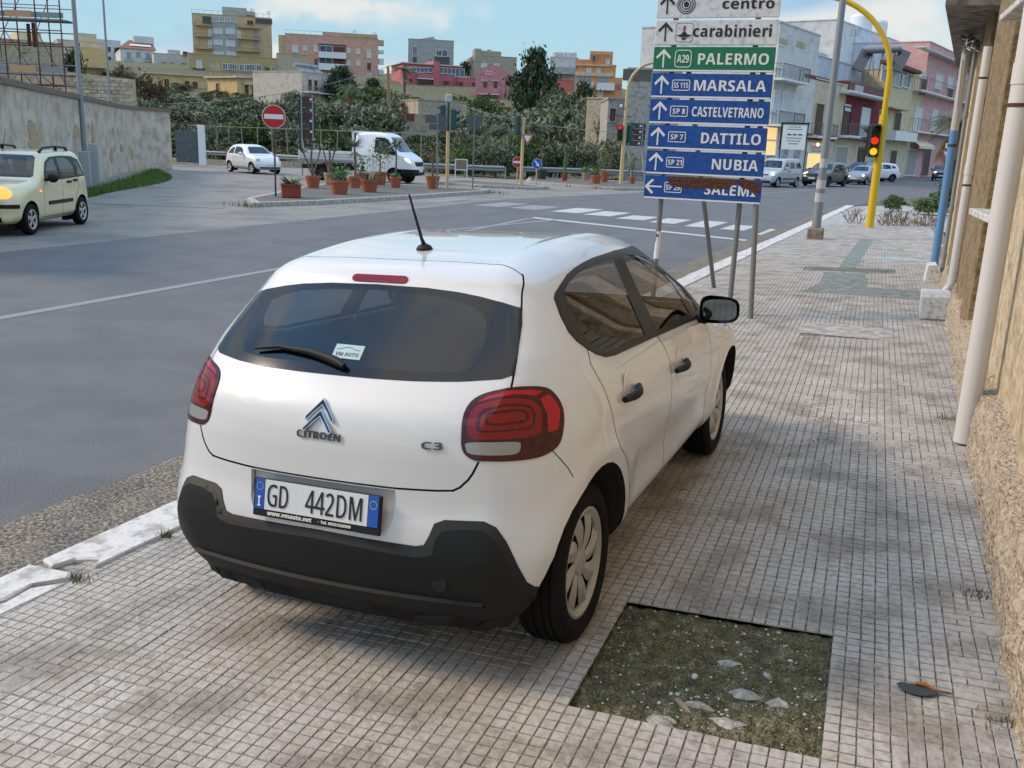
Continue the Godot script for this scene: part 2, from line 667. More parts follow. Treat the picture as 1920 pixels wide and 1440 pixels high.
	func _quad(t: PackedInt32Array, a: int, b: int, c: int, d: int, flip: bool) -> void:
		if a < 0 or b < 0 or c < 0 or d < 0: return
		var nn := n[a] + n[b] + n[c] + n[d]
		var g := (v[c] - v[a]).cross(v[d] - v[b])
		if g.dot(nn) < 0.0:
			var s := b; b = d; d = s
		t.append_array(PackedInt32Array([a, b, c, a, c, d]))

	func cut(t: PackedInt32Array, au: Vector3, av: Vector3, face: Vector3, min_face: float, poly: PackedVector2Array) -> Array:
		var ins := PackedInt32Array()
		var out := PackedInt32Array()
		var lo := poly[0]
		var hi := poly[0]
		for q in poly:
			lo = lo.min(q); hi = hi.max(q)
		for i in range(0, t.size(), 3):
			var ia := t[i]; var ib := t[i + 1]; var ic := t[i + 2]
			if (n[ia] + n[ib] + n[ic]).dot(face) < min_face * 3.0:
				out.append(ia); out.append(ib); out.append(ic); continue
			var a := Vector2(v[ia].dot(au), v[ia].dot(av))
			var b := Vector2(v[ib].dot(au), v[ib].dot(av))
			var c := Vector2(v[ic].dot(au), v[ic].dot(av))
			if maxf(a.x, maxf(b.x, c.x)) < lo.x or minf(a.x, minf(b.x, c.x)) > hi.x or maxf(a.y, maxf(b.y, c.y)) < lo.y or minf(a.y, minf(b.y, c.y)) > hi.y:
				out.append(ia); out.append(ib); out.append(ic); continue
			var ar := (b - a).cross(c - a)
			if absf(ar) < 1e-9:
				out.append(ia); out.append(ib); out.append(ic); continue
			var tri := PackedVector2Array([a, b, c])
			var inside := Geometry2D.intersect_polygons(tri, poly)
			if inside.is_empty():
				out.append(ia); out.append(ib); out.append(ic); continue
			var outside := Geometry2D.clip_polygons(tri, poly)
			if outside.is_empty():
				ins.append(ia); ins.append(ib); ins.append(ic); continue
			for side in 2:
				for pg: PackedVector2Array in ([inside, outside][side]):
					var ix := Geometry2D.triangulate_polygon(pg)
					var base := v.size()
					for q in pg:
						var l1 := (q - a).cross(c - a) / ar
						var l2 := (b - a).cross(q - a) / ar
						v.append(v[ia] * (1.0 - l1 - l2) + v[ib] * l1 + v[ic] * l2)
						n.append((n[ia] * (1.0 - l1 - l2) + n[ib] * l1 + n[ic] * l2).normalized())
					for e in range(0, ix.size(), 3):
						var w := PackedInt32Array([base + ix[e], base + ix[e + 1], base + ix[e + 2]])
						var r1 := (pg[ix[e + 1]] - pg[ix[e]]).cross(pg[ix[e + 2]] - pg[ix[e]])
						if absf(r1) < 1e-10: continue
						if (r1 < 0.0) != (ar < 0.0):
							var s := w[1]; w[1] = w[2]; w[2] = s
						if side == 0: ins.append_array(w)
						else: out.append_array(w)
		return [ins, out]

	func bake(t: PackedInt32Array, side := 0, off := 0.0, flip := false) -> ArrayMesh:
		var vv := PackedVector3Array()
		var nn := PackedVector3Array()
		for s: float in ([1.0, -1.0] if side == 0 else [float(side)]):
			for i in range(0, t.size(), 3):
				var q := [t[i], t[i + 1], t[i + 2]]
				if (s < 0.0) != flip: q = [t[i], t[i + 2], t[i + 1]]
				for e: int in q:
					var p := v[e] + n[e] * off
					vv.append(Vector3(p.x * s, p.y, -p.z))
					var m := Vector3(n[e].x * s, n[e].y, -n[e].z)
					nn.append(-m if flip else m)
		var a := []
		a.resize(Mesh.ARRAY_MAX)
		a[Mesh.ARRAY_VERTEX] = vv
		a[Mesh.ARRAY_NORMAL] = nn
		var am := ArrayMesh.new()
		if vv.size(): am.add_surface_from_arrays(Mesh.PRIMITIVE_TRIANGLES, a)
		return am

	const SIDE := [Vector3(0, 0, 1), Vector3(0, 1, 0), Vector3(1, 0, 0)]
	const REAR := [Vector3(1, 0, 0), Vector3(0, 1, 0), Vector3(0, 0, -1)]
	const FRONT := [Vector3(1, 0, 0), Vector3(0, 1, 0), Vector3(0, 0, 1)]
	const CORNER := [Vector3(0.70711, 0, 0.70711), Vector3(0, 1, 0), Vector3(0.70711, 0, -0.70711)]
	const FCORNER := [Vector3(0.70711, 0, -0.70711), Vector3(0, 1, 0), Vector3(0.70711, 0, 0.70711)]
	const TOP := [Vector3(1, 0, 0), Vector3(0, 0, 1), Vector3(0, 1, 0)]

	func take(t: PackedInt32Array, view: Array, pts: Array, min_face := 0.12, sub := 0) -> Array:
		var poly := PackedVector2Array()
		if sub > 0: poly = spline(pts, sub)
		else:
			for q: Array in pts: poly.append(Vector2(q[0], q[1]))
		return cut(t, view[0], view[1], view[2], min_face, poly)

	func groove(t: PackedInt32Array, view: Array, pts: Array, width: float, min_face := 0.12) -> Array:
		var strip := PackedInt32Array()
		for i in pts.size() - 1:
			var a := Vector2(pts[i][0], pts[i][1])
			var b := Vector2(pts[i + 1][0], pts[i + 1][1])
			var d := (b - a).normalized() * width * 0.5
			var m := Vector2(-d.y, d.x)
			var r := cut(t, view[0], view[1], view[2], min_face, PackedVector2Array([a - d - m, b + d - m, b + d + m, a - d + m]))
			strip.append_array(r[0])
			t = r[1]
		return [strip, t]

	func circle(cz: float, cy: float, r: float, seg := 28) -> Array:
		var o := []
		for i in seg: o.append([cz + r * cos(TAU * i / seg), cy + r * sin(TAU * i / seg)])
		return o

	func hit(p: Vector3, d: Vector3) -> Vector3:
		var t := 0.0
		for i in 160:
			var s := f(p.x + d.x * t, p.y + d.y * t, p.z + d.z * t)
			if s < 0.0003: break
			t += maxf(s * 0.7, 0.0004)
		return p + d * t
	func at_rear(x: float, y: float) -> Vector3: return hit(Vector3(x, y, gz), Vector3(0, 0, 1))
	func at_side(z: float, y: float) -> Vector3: return hit(Vector3(1.3, y, z), Vector3(-1, 0, 0))
	func at_top(x: float, z: float) -> Vector3: return hit(Vector3(x, 2.6, z), Vector3(0, -1, 0))
	func at_front(x: float, y: float) -> Vector3: return hit(Vector3(x, y, gz + cols * cell), Vector3(0, 0, -1))

func cz(p: Vector3) -> Vector3: return Vector3(p.x, p.y, -p.z)

func wheel_parts(parent: Node3D, r: float, width: float, rim: float, spokes: int, cover: Material, twist := 0.25, five_dark := true) -> void:
	var b := MB.new()
	var hw := width * 0.5
	var turn := Basis(Vector3(0, 0, -1), Vector3(1, 0, 0), Vector3(0, -1, 0))
	var pr := []
	var s := 0.012
	pr = [Vector2(rim - 0.01, -hw * 0.75), Vector2(rim + 0.012, -hw * 0.95), Vector2(rim + (r - rim) * 0.45, -hw), Vector2(r - 0.035, -hw * 0.97), Vector2(r - 0.010, -hw * 0.82)]
	for gpos: float in [-0.5, -0.12, 0.28, 0.62]:
		var x := hw * gpos * 0.95
		pr.append_array([Vector2(r, x - 0.006), Vector2(r - 0.008, x - 0.004), Vector2(r - 0.008, x + 0.004), Vector2(r, x + 0.006)])
	pr.append_array([Vector2(r - 0.010, hw * 0.82), Vector2(r - 0.035, hw * 0.97), Vector2(rim + (r - rim) * 0.5, hw), Vector2(rim + 0.016, hw * 0.94), Vector2(rim + 0.006, hw * 0.86), Vector2(rim, hw * 0.80), Vector2(rim - 0.012, hw * 0.60)])
	b.lathe(pr, 40, Vector3.ZERO, turn)
	var tyre := part("tyre", b.mesh(), M.rubber, parent)
	b = MB.new()
	b.lathe([Vector2(0.0, hw * 0.35), Vector2(rim, hw * 0.30)], 24, Vector3.ZERO, turn)
	b.lathe([Vector2(rim, -hw * 0.7), Vector2(rim, hw * 0.3)], 24, Vector3.ZERO, turn)
	part("brake_drum", b.mesh(), M.dark, parent)
	b = MB.new()
	b.lathe([Vector2(rim - 0.03, hw * 0.62), Vector2(rim + 0.002, hw * 0.80), Vector2(rim + 0.004, hw * 0.86), Vector2(rim - 0.006, hw * 0.88), Vector2(rim - 0.028, hw * 0.74), Vector2(rim - 0.03, hw * 0.62)], 40, Vector3.ZERO, turn)
	for i in spokes:
		var a := TAU * i / spokes
		var wide := TAU / spokes * (0.36 if five_dark else 0.24)
		var prev := []
		for q in 6:
			var t := q / 5.0
			var rr := lerpf(0.035, rim - 0.012, t)
			var an := a + twist * t * t
			var w2 := wide * lerpf(1.0, 0.72, t) * (1.0 + 0.35 * sin(PI * t))
			var xx := hw * lerpf(0.66, 0.76, t) + 0.012 * sin(PI * t)
			var row := []
			for e in 5:
				var aa := an + w2 * (e - 2) / 2.0
				row.append(Vector3(xx - 0.010 * absf(e - 2) / 2.0 * (0.6 + t), rr * cos(aa), rr * sin(aa)))
			if prev.size():
				for e in 4: b.quad(prev[e], prev[e + 1], row[e + 1], row[e])
			prev = row
	b.lathe([Vector2(0.062, hw * 0.55), Vector2(0.055, hw * 0.74), Vector2(0.028, hw * 0.78), Vector2(0.0, hw * 0.78)], 20, Vector3.ZERO, turn)
	part("wheel_cover", b.mesh(), cover, parent)

func add_wheels(car: Node3D, wb: float, track: float, r: float, width: float, rim: float, spokes: int, cover: Material, twist := 0.25, five_dark := true) -> void:
	var proto: Node3D = null
	for s: float in [1.0, -1.0]:
		for z: float in [0.0, wb]:
			var w: Node3D
			if proto == null:
				w = Node3D.new()
				wheel_parts(w, r, width, rim, spokes, cover, twist, five_dark)
				proto = w
			else:
				w = proto.duplicate()
			w.name = "wheel"
			w.position = Vector3(s * (track * 0.5), r, -z)
			w.rotation.y = 0.0 if s > 0 else PI
			car.add_child(w, true)

func strip_poly(pts: Array) -> Array: return pts

func build_hero() -> void:
	var sh := Shell.new()
	sh.cell = 0.025
	sh.sculpt = true
	var prof := [[-0.40, 0.20], [-0.50, 0.25], [-0.57, 0.35], [-0.60, 0.47], [-0.595, 0.57], [-0.575, 0.66], [-0.565, 0.76], [-0.555, 0.86], [-0.53, 0.95], [-0.48, 1.02], [-0.36, 1.14], [-0.22, 1.27], [-0.125, 1.355], [-0.09, 1.395], [0.0, 1.43], [0.25, 1.465], [0.55, 1.484], [0.9, 1.488], [1.2, 1.47], [1.45, 1.415], [1.75, 1.255], [2.1, 1.055], [2.25, 1.005], [2.6, 0.955], [2.95, 0.87], [3.18, 0.76], [3.31, 0.6], [3.35, 0.42], [3.30, 0.26], [3.15, 0.2], [2.0, 0.19], [0.8, 0.19]]
	var wy := [[0.15, 0.74], [0.25, 0.80], [0.35, 0.835], [0.5, 0.853], [0.65, 0.862], [0.8, 0.864], [0.9, 0.855], [1.0, 0.825], [1.1, 0.775], [1.2, 0.715], [1.3, 0.655], [1.4, 0.595], [1.5, 0.53], [1.7, 0.4]]
	sh.prepare(prof, wy, Vector2(-0.6, 3.35), 1.5, 5)
	var t := sh.mesh_half(Vector3(0, 0.12, -0.72), Vector3(0.95, 1.55, 3.45), 0.03)
	var car := thing("hatchback_car", "white five-door hatchback with black bumper parked on the tiled pavement", "car")
	car.transform = Transform3D(Basis(Vector3(0.99816, 0.04544, 0.04011), Vector3(-0.04546, 0.99897, -0.00039), Vector3(-0.04009, -0.00143, 0.9992)).orthonormalized(), Vector3(0, 0.004, 0))
	var r: Array
	for w: Array in [[-0.035, 0.335, 0.385], [2.54, 0.325, 0.375]]:
		var cz_: float = w[0]
		r = sh.take(t, Shell.SIDE, sh.circle(cz_, w[1], w[2], 36), -2.0)
		var keep := PackedInt32Array()
		for i in range(0, r[0].size(), 3):
			if sh.v[r[0][i]].x < 0.45: keep.append_array(r[0].slice(i, i + 3))
		t = r[1]
		t.append_array(keep)
	var lamp_line := [[0.027, 0.911], [0.037, 0.963], [0.057, 1.001], [0.093, 1.032], [0.144, 1.051], [0.216, 1.063], [0.279, 1.062], [0.338, 1.053], [0.371, 1.035], [0.397, 0.996], [0.402, 0.954], [0.389, 0.912], [0.368, 0.872], [0.334, 0.851], [0.276, 0.838], [0.19, 0.837], [0.102, 0.84], [0.062, 0.842], [0.035, 0.859], [0.026, 0.883]]
	r = sh.take(t, Shell.CORNER, lamp_line, 0.05, 3)
	var lamp: PackedInt32Array = r[0]
	t = r[1]
	r = sh.take(lamp, Shell.CORNER, [[0.038, 0.882], [0.046, 0.899], [0.128, 0.901], [0.204, 0.897], [0.213, 0.882], [0.196, 0.860], [0.124, 0.859], [0.050, 0.863]], 0.05, 3)
	var lamp_clear: PackedInt32Array = r[0]; lamp = r[1]
	r = sh.take(lamp, Shell.CORNER, [[0.313, 1.02], [0.352, 1.029], [0.375, 1.004], [0.387, 0.974], [0.379, 0.946], [0.364, 0.915], [0.322, 0.913], [0.330, 0.972]], 0.05)
	var lamp_side: PackedInt32Array = r[0]; lamp = r[1]
	r = sh.take(lamp, Shell.CORNER, [[0.098, 1.022], [0.136, 1.039], [0.204, 1.054], [0.289, 1.051], [0.329, 1.041], [0.30, 1.030], [0.259, 1.039], [0.223, 1.043], [0.155, 1.035]], 0.05)
	lamp_side.append_array(r[0]); lamp = r[1]
	r = sh.take(lamp, Shell.CORNER, [[0.046, 0.937], [0.062, 0.984], [0.094, 1.013], [0.154, 1.029], [0.222, 1.032], [0.279, 1.021], [0.304, 1.002], [0.311, 0.969], [0.302, 0.930], [0.28, 0.910], [0.22, 0.908], [0.129, 0.910], [0.066, 0.911]], 0.05, 3)
	var ring1: PackedInt32Array = r[0]; lamp = r[1]
	r = sh.take(ring1, Shell.CORNER, [[0.076, 0.948], [0.092, 0.986], [0.12, 1.004], [0.195, 1.016], [0.262, 1.006], [0.281, 0.986], [0.278, 0.953], [0.255, 0.935], [0.176, 0.934], [0.09, 0.933]], 0.05, 3)
	ring1 = r[1]
	var dark1: PackedInt32Array = r[0]
	r = sh.take(dark1, Shell.CORNER, [[0.085, 0.950], [0.099, 0.983], [0.124, 0.999], [0.195, 1.010], [0.258, 1.001], [0.274, 0.984], [0.271, 0.955], [0.252, 0.940], [0.176, 0.939], [0.096, 0.938]], 0.05, 3)
	lamp.append_array(r[1])
	ring1.append_array([])
	var mid_ring: PackedInt32Array = r[0]
	r = sh.take(mid_ring, Shell.CORNER, [[0.105, 0.969], [0.117, 0.987], [0.145, 0.996], [0.212, 0.999], [0.250, 0.991], [0.256, 0.974], [0.246, 0.958], [0.18, 0.954], [0.114, 0.955]], 0.05, 3)
	ring1.append_array(r[1])
	var dark2: PackedInt32Array = r[0]
	r = sh.take(dark2, Shell.CORNER, [[0.116, 0.971], [0.126, 0.983], [0.147, 0.989], [0.211, 0.992], [0.243, 0.986], [0.248, 0.974], [0.241, 0.963], [0.18, 0.960], [0.122, 0.961]], 0.05, 3)
	lamp.append_array(r[1])
	var core: PackedInt32Array = r[0]
	for s: int in [1, -1]:
		var lm := part("tail_lamp", sh.bake(lamp, s, 0.004), M.dark_red_lens, car)
		part("reflector", sh.bake(lamp_side, s, 0.004), M.red_bright, lm)
		part("light_ring", sh.bake(ring1, s, 0.003), M.red_lens, lm)
		part("light_core", sh.bake(core, s, 0.003), M.red_lens, lm)
		part("clear_lens", sh.bake(lamp_clear, s, 0.004), M.lamp_clear, lm)
	var bl := [[-0.62, 0.548], [-0.406, 0.548], [-0.223, 0.542], [-0.133, 0.540], [-0.109, 0.547], [-0.092, 0.579], [-0.072, 0.622], [-0.041, 0.637], [0.074, 0.641], [0.11, 0.622], [0.138, 0.574], [0.171, 0.49], [0.206, 0.422], [0.24, 0.395], [0.316, 0.376], [0.6, 0.370], [0.6, 0.05], [-0.62, 0.05]]
	r = sh.take(t, Shell.CORNER, bl, -2.0)
	var bump: PackedInt32Array = r[0]
	var rest := PackedInt32Array()
	t = r[1]
	var keep2 := PackedInt32Array()
	for i in range(0, bump.size(), 3):
		if sh.v[bump[i]].z > 0.05: rest.append_array(bump.slice(i, i + 3))
		else: keep2.append_array(bump.slice(i, i + 3))
	bump = keep2
	t.append_array(rest)
	r = sh.take(bump, Shell.CORNER, [[-0.62, 0.520], [-0.407, 0.520], [-0.224, 0.510], [-0.125, 0.505], [-0.085, 0.520], [-0.070, 0.573], [-0.050, 0.600], [0.0, 0.612], [0.070, 0.612], [0.09, 0.595], [0.117, 0.55], [0.150, 0.46], [0.19, 0.385], [0.26, 0.35], [0.45, 0.34], [0.6, 0.34], [0.6, 0.05], [-0.62, 0.05]], -2.0)
	var bump_face: PackedInt32Array = r[0]
	var bump_edge: PackedInt32Array = r[1]
	var bb := part("rear_bumper", sh.bake(bump_face, 0, 0.014), M.black_plastic, car)
	var inner := {}
	for q in bump_face: inner[sh.v[q].snapped(Vector3.ONE * 0.0005)] = true
	var mbv := PackedVector3Array(); var mbn := PackedVector3Array()
	for s: float in [1.0, -1.0]:
		for i in range(0, bump_edge.size(), 3):
			var tri := [bump_edge[i], bump_edge[i + 1], bump_edge[i + 2]] if s > 0 else [bump_edge[i], bump_edge[i + 2], bump_edge[i + 1]]
			for e: int in tri:
				var o := 0.014 if inner.has(sh.v[e].snapped(Vector3.ONE * 0.0005)) else 0.003
				var p: Vector3 = sh.v[e] + sh.n[e] * o
				mbv.append(Vector3(p.x * s, p.y, -p.z)); mbn.append(Vector3(sh.n[e].x * s, sh.n[e].y + 0.5, -sh.n[e].z).normalized())
	var arr := []
	arr.resize(Mesh.ARRAY_MAX); arr[Mesh.ARRAY_VERTEX] = mbv; arr[Mesh.ARRAY_NORMAL] = mbn
	var am := ArrayMesh.new(); am.add_surface_from_arrays(Mesh.PRIMITIVE_TRIANGLES, arr)
	part("bevel", am, M.black_plastic, bb)
	var b := MB.new()
	for s: float in [1.0, -1.0]:
		for i in 20:
			var x0 := 0.62 * i / 20.0; var x1 := 0.62 * (i + 1) / 20.0
			var q := []
			for e: Array in [[x0, 0.325, 0.016], [x1, 0.325, 0.016], [x1, 0.340, 0.030], [x0, 0.340, 0.030], [x0, 0.352, 0.016], [x1, 0.352, 0.016]]:
				var h := sh.at_rear(e[0], e[1]) + Vector3(0, 0, -e[2])
				q.append(Vector3(h.x * s, h.y, -h.z))
			if s > 0: b.quad(q[0], q[1], q[2], q[3]); b.quad(q[3], q[2], q[5], q[4])
			else: b.quad(q[1], q[0], q[3], q[2]); b.quad(q[2], q[3], q[4], q[5])
	part("ledge", b.mesh(), M.black_plastic, bb)
	b = MB.new()
	var tow := sh.at_rear(0.475, 0.415)
	b.lathe([Vector2(0.030, 0.0), Vector2(0.030, 0.0165), Vector2(0.027, 0.0185), Vector2(0.0, 0.0185)], 24, cz(tow), Basis(Vector3.RIGHT, Vector3(0.25, 0.1, 0.95).normalized(), Vector3(0, -1, 0)).orthonormalized())
	part("tow_eye_cap", b.mesh(), M.black_plastic, bb)
	r = sh.take(t, Shell.REAR, [[-0.3, 0.722], [0.302, 0.722], [0.300, 0.62], [0.288, 0.590], [0.262, 0.576], [-0.3, 0.576]], 0.2)
	var rec: PackedInt32Array = r[0]
	t = r[1]
	var rv := PackedVector3Array(); var rn := PackedVector3Array()
	for s: float in [1.0, -1.0]:
		for i in range(0, rec.size(), 3):
			for e: int in ([rec[i], rec[i + 1], rec[i + 2]] if s > 0 else [rec[i], rec[i + 2], rec[i + 1]]):
				var p: Vector3 = sh.v[e]
				var depth := 0.022 * smooth(0.576, 0.722, p.y) + 0.003
				rv.append(Vector3(p.x * s, p.y, -p.z - depth)); rn.append(Vector3(sh.n[e].x * s, sh.n[e].y - 0.22, -sh.n[e].z).normalized())
	arr[Mesh.ARRAY_VERTEX] = rv; arr[Mesh.ARRAY_NORMAL] = rn
	am = ArrayMesh.new(); am.add_surface_from_arrays(Mesh.PRIMITIVE_TRIANGLES, arr)
	var recess := part("plate_recess", am, M.car_white, car)
	b = MB.new()
	var loop := [[0.0, 0.576], [0.262, 0.576], [0.288, 0.590], [0.300, 0.62], [0.302, 0.722], [0.2, 0.722], [0.1, 0.722], [0.0, 0.722]]
	for i in loop.size() - 1:
		var q2 := []
		for e: Array in [loop[i], loop[i + 1]]:
			var h2 := sh.at_rear(e[0], e[1])
			q2.append(h2); q2.append(h2 + Vector3(0, 0, 0.022 * smooth(0.576, 0.722, e[1]) + 0.0032))
		b.quad(cz(q2[0]), cz(q2[1]), cz(q2[3]), cz(q2[2]))
		for e in 4: q2[e] = Vector3(-q2[e].x, q2[e].y, q2[e].z)
		b.quad(cz(q2[2]), cz(q2[3]), cz(q2[1]), cz(q2[0]))
	part("rim", b.mesh(), M.car_white, recess)
	r = sh.take(t, Shell.REAR, [[-0.4, 1.359], [0.0, 1.360], [0.208, 1.356], [0.34, 1.346], [0.427, 1.334], [0.52, 1.316], [0.581, 1.298], [0.602, 1.25], [0.616, 1.20], [0.63, 1.14], [0.639, 1.101], [0.603, 1.089], [0.466, 1.079], [0.316, 1.074], [0.154, 1.072], [-0.4, 1.072]], 0.05)
	var gl: PackedInt32Array = r[0]; t = r[1]
	r = sh.take(gl, Shell.REAR, [[-0.4, 1.341], [0.0, 1.341], [0.221, 1.333], [0.33, 1.322], [0.41, 1.303], [0.46, 1.280], [0.49, 1.25], [0.506, 1.20], [0.505, 1.15], [0.49, 1.125], [0.455, 1.106], [0.38, 1.101], [0.304, 1.101], [-0.4, 1.101]], 0.05)
	var gi: PackedInt32Array = r[0]; var gb: PackedInt32Array = r[1]
	var screen := part("rear_screen", sh.bake(gi, 0, 0.002), M.tint_glass, car)
	part("black_border", sh.bake(gb, 0, 0.002), M.black_gloss, screen)
	r = sh.take(t, Shell.REAR, [[-0.3, 1.391], [0.105, 1.391], [0.117, 1.388], [0.122, 1.379], [0.117, 1.370], [0.105, 1.367], [-0.3, 1.367]], 0.02)
	part("brake_light", sh.bake(r[0], 0, 0.004), M.red_lens, car)
	t = r[1]
	var dlo := [[0.065, 1.315], [0.036, 1.257], [0.030, 1.20], [0.055, 1.163], [0.111, 1.124], [0.166, 1.095], [0.249, 1.068], [0.361, 1.055], [0.907, 1.032], [1.558, 1.001], [1.82, 0.985], [2.14, 1.035], [1.95, 1.135], [1.75, 1.245], [1.60, 1.325], [1.50, 1.375], [1.40, 1.395], [1.306, 1.400], [1.014, 1.406], [0.70, 1.404], [0.552, 1.398], [0.42, 1.388], [0.31, 1.375], [0.168, 1.346], [0.10, 1.330]]
	r = sh.take(t, Shell.SIDE, dlo, 0.30)
	var trim: PackedInt32Array = r[0]; t = r[1]
	var panes := []
	for pl: Array in [[[0.173, 1.322], [0.287, 1.350], [0.40, 1.366], [0.527, 1.374], [0.70, 1.378], [0.898, 1.376], [0.839, 1.211], [0.80, 1.062], [0.50, 1.070], [0.337, 1.078], [0.24, 1.088], [0.170, 1.105], [0.142, 1.15], [0.150, 1.24]],
		[[1.056, 1.376], [1.154, 1.372], [1.30, 1.360], [1.40, 1.336], [1.46, 1.310], [1.56, 1.20], [1.60, 1.10], [1.62, 1.038], [1.30, 1.042], [0.987, 1.050], [1.007, 1.203]],
		[[1.53, 1.272], [1.60, 1.235], [1.72, 1.155], [1.79, 1.07], [1.79, 1.028], [1.665, 1.034], [1.63, 1.12]]]:
		r = sh.take(trim, Shell.SIDE, pl, 0.2)
		panes.append(r[0]); trim = r[1]
	r = sh.take(t, Shell.FRONT, [[-0.4, 1.395], [0.3, 1.39], [0.46, 1.375], [0.535, 1.33], [0.63, 1.18], [0.70, 1.06], [0.66, 1.035], [0.4, 1.045], [-0.4, 1.05]], 0.12)
	part("windscreen", sh.bake(r[0], 0, 0.002), M.clear_glass, car)
	t = r[1]
	r = sh.take(t, Shell.FCORNER, [[-1.96, 0.86], [-1.80, 0.83], [-1.74, 0.74], [-1.80, 0.68], [-1.93, 0.70], [-2.0, 0.78]], 0.1)
	for s: int in [1, -1]: part("headlamp", sh.bake(r[0], s, 0.003), M.lamp_clear, car)
	t = r[1]
	r = sh.take(t, Shell.FRONT, [[-0.6, 0.52], [0.6, 0.52], [0.7, 0.36], [0.6, 0.24], [-0.6, 0.24]], 0.2)
	part("front_grille", sh.bake(r[0], 0, 0.0), M.black_plastic, car)
	t = r[1]
	var gaps := PackedInt32Array()
	for gr: Array in [
		[Shell.CORNER, [[0.398, 1.402], [0.366, 1.348], [0.342, 1.295], [0.310, 1.233], [0.276, 1.170], [0.239, 1.101], [0.215, 1.057]], 0.007],
		[Shell.CORNER, [[0.071, 0.835], [0.052, 0.798], [0.037, 0.776], [0.011, 0.749], [-0.01, 0.737], [-0.058, 0.733], [-0.179, 0.728], [-0.43, 0.728]], 0.007],
		[Shell.CORNER, [[0.332, 0.852], [0.365, 0.815], [0.397, 0.776], [0.415, 0.745]], 0.004],
		[Shell.TOP, [[-0.1, 0.052], [0.02, 0.052], [0.25, 0.060], [0.435, 0.052], [0.536, 0.024]], 0.006],
		[Shell.SIDE, [[0.112, 1.122], [0.078, 1.073], [0.090, 1.02], [0.107, 0.981], [0.127, 0.906], [0.150, 0.83], [0.180, 0.765], [0.225, 0.712], [0.276, 0.672], [0.335, 0.60], [0.372, 0.50], [0.385, 0.40], [0.40, 0.335]], 0.006],
		[Shell.SIDE, [[0.96, 1.03], [1.02, 0.965], [1.045, 0.915], [1.065, 0.813], [1.068, 0.69], [1.062, 0.571], [1.075, 0.45], [1.10, 0.335]], 0.006],
		[Shell.SIDE, [[1.80, 0.99], [1.90, 0.93], [1.962, 0.811], [2.0, 0.69], [2.0, 0.55], [1.985, 0.335]], 0.005],
		[Shell.SIDE, [[0.40, 0.335], [1.10, 0.335], [1.985, 0.335]], 0.006]]:
		r = sh.groove(t, gr[0], gr[1], gr[2], 0.03)
		gaps.append_array(r[0]); t = r[1]
	part("panel_gaps", sh.bake(gaps, 0, -0.010), M.dark, car)
	r = sh.take(t, Shell.CORNER, [[0.398, 1.402], [0.366, 1.348], [0.342, 1.295], [0.276, 1.170], [0.239, 1.101], [0.215, 1.057], [0.10, 0.95], [0.071, 0.835], [0.052, 0.798], [0.037, 0.776], [0.011, 0.749], [-0.01, 0.737], [-0.058, 0.733], [-0.179, 0.728], [-0.7, 0.728], [-0.7, 1.395], [-0.1, 1.42], [0.1, 1.445], [0.3, 1.437]], -0.02)
	var gate: PackedInt32Array = PackedInt32Array()
	var back := PackedInt32Array()
	for i in range(0, r[0].size(), 3):
		var c3: Vector3 = (sh.v[r[0][i]] + sh.v[r[0][i + 1]] + sh.v[r[0][i + 2]]) / 3.0
		if c3.z < 0.056 - 0.03 * smooth(0.4, 0.54, c3.x): gate.append_array(r[0].slice(i, i + 3))
		else: back.append_array(r[0].slice(i, i + 3))
	t = r[1]
	t.append_array(back)
	var tailgate := part("tailgate", sh.bake(gate), M.car_white, car)
	r = sh.take(t, Shell.SIDE, [[0.112, 1.122], [0.078, 1.073], [0.107, 0.981], [0.127, 0.906], [0.180, 0.765], [0.276, 0.672], [0.335, 0.60], [0.372, 0.50], [0.40, 0.335], [1.10, 0.335], [1.062, 0.571], [1.065, 0.813], [1.045, 0.915], [0.96, 1.03], [0.4, 1.2]], 0.1)
	var rear_door: PackedInt32Array = r[0]; t = r[1]
	r = sh.take(t, Shell.SIDE, [[0.96, 1.03], [1.045, 0.915], [1.065, 0.813], [1.062, 0.571], [1.10, 0.335], [1.985, 0.335], [2.0, 0.69], [1.962, 0.811], [1.80, 0.99], [1.4, 1.1]], 0.1)
	var front_door: PackedInt32Array = r[0]; t = r[1]
	part("body", sh.bake(t), M.car_white, car)
	for s: int in [1, -1]:
		var d1 := part("rear_door", sh.bake(rear_door, s), M.car_white, car)
		var d2 := part("front_door", sh.bake(front_door, s), M.car_white, car)
		door_handle(sh, 0.382, 0.908, s, d1)
		door_handle(sh, 1.225, 0.850, s, d2)
		var surround := part("window_surround", sh.bake(trim, s, 0.003), M.black_trim, car)
		part("door_pane", sh.bake(panes[0], s), M.car_glass, surround)
		part("door_pane", sh.bake(panes[1], s), M.car_glass, surround)
		part("quarter_pane", sh.bake(panes[2], s), M.car_glass, surround)
	var lining := t.duplicate()
	lining.append_array(rear_door); lining.append_array(front_door); lining.append_array(gate)
	part("cabin_lining", sh.bake(lining, 0, -0.03, true), M.interior, car)
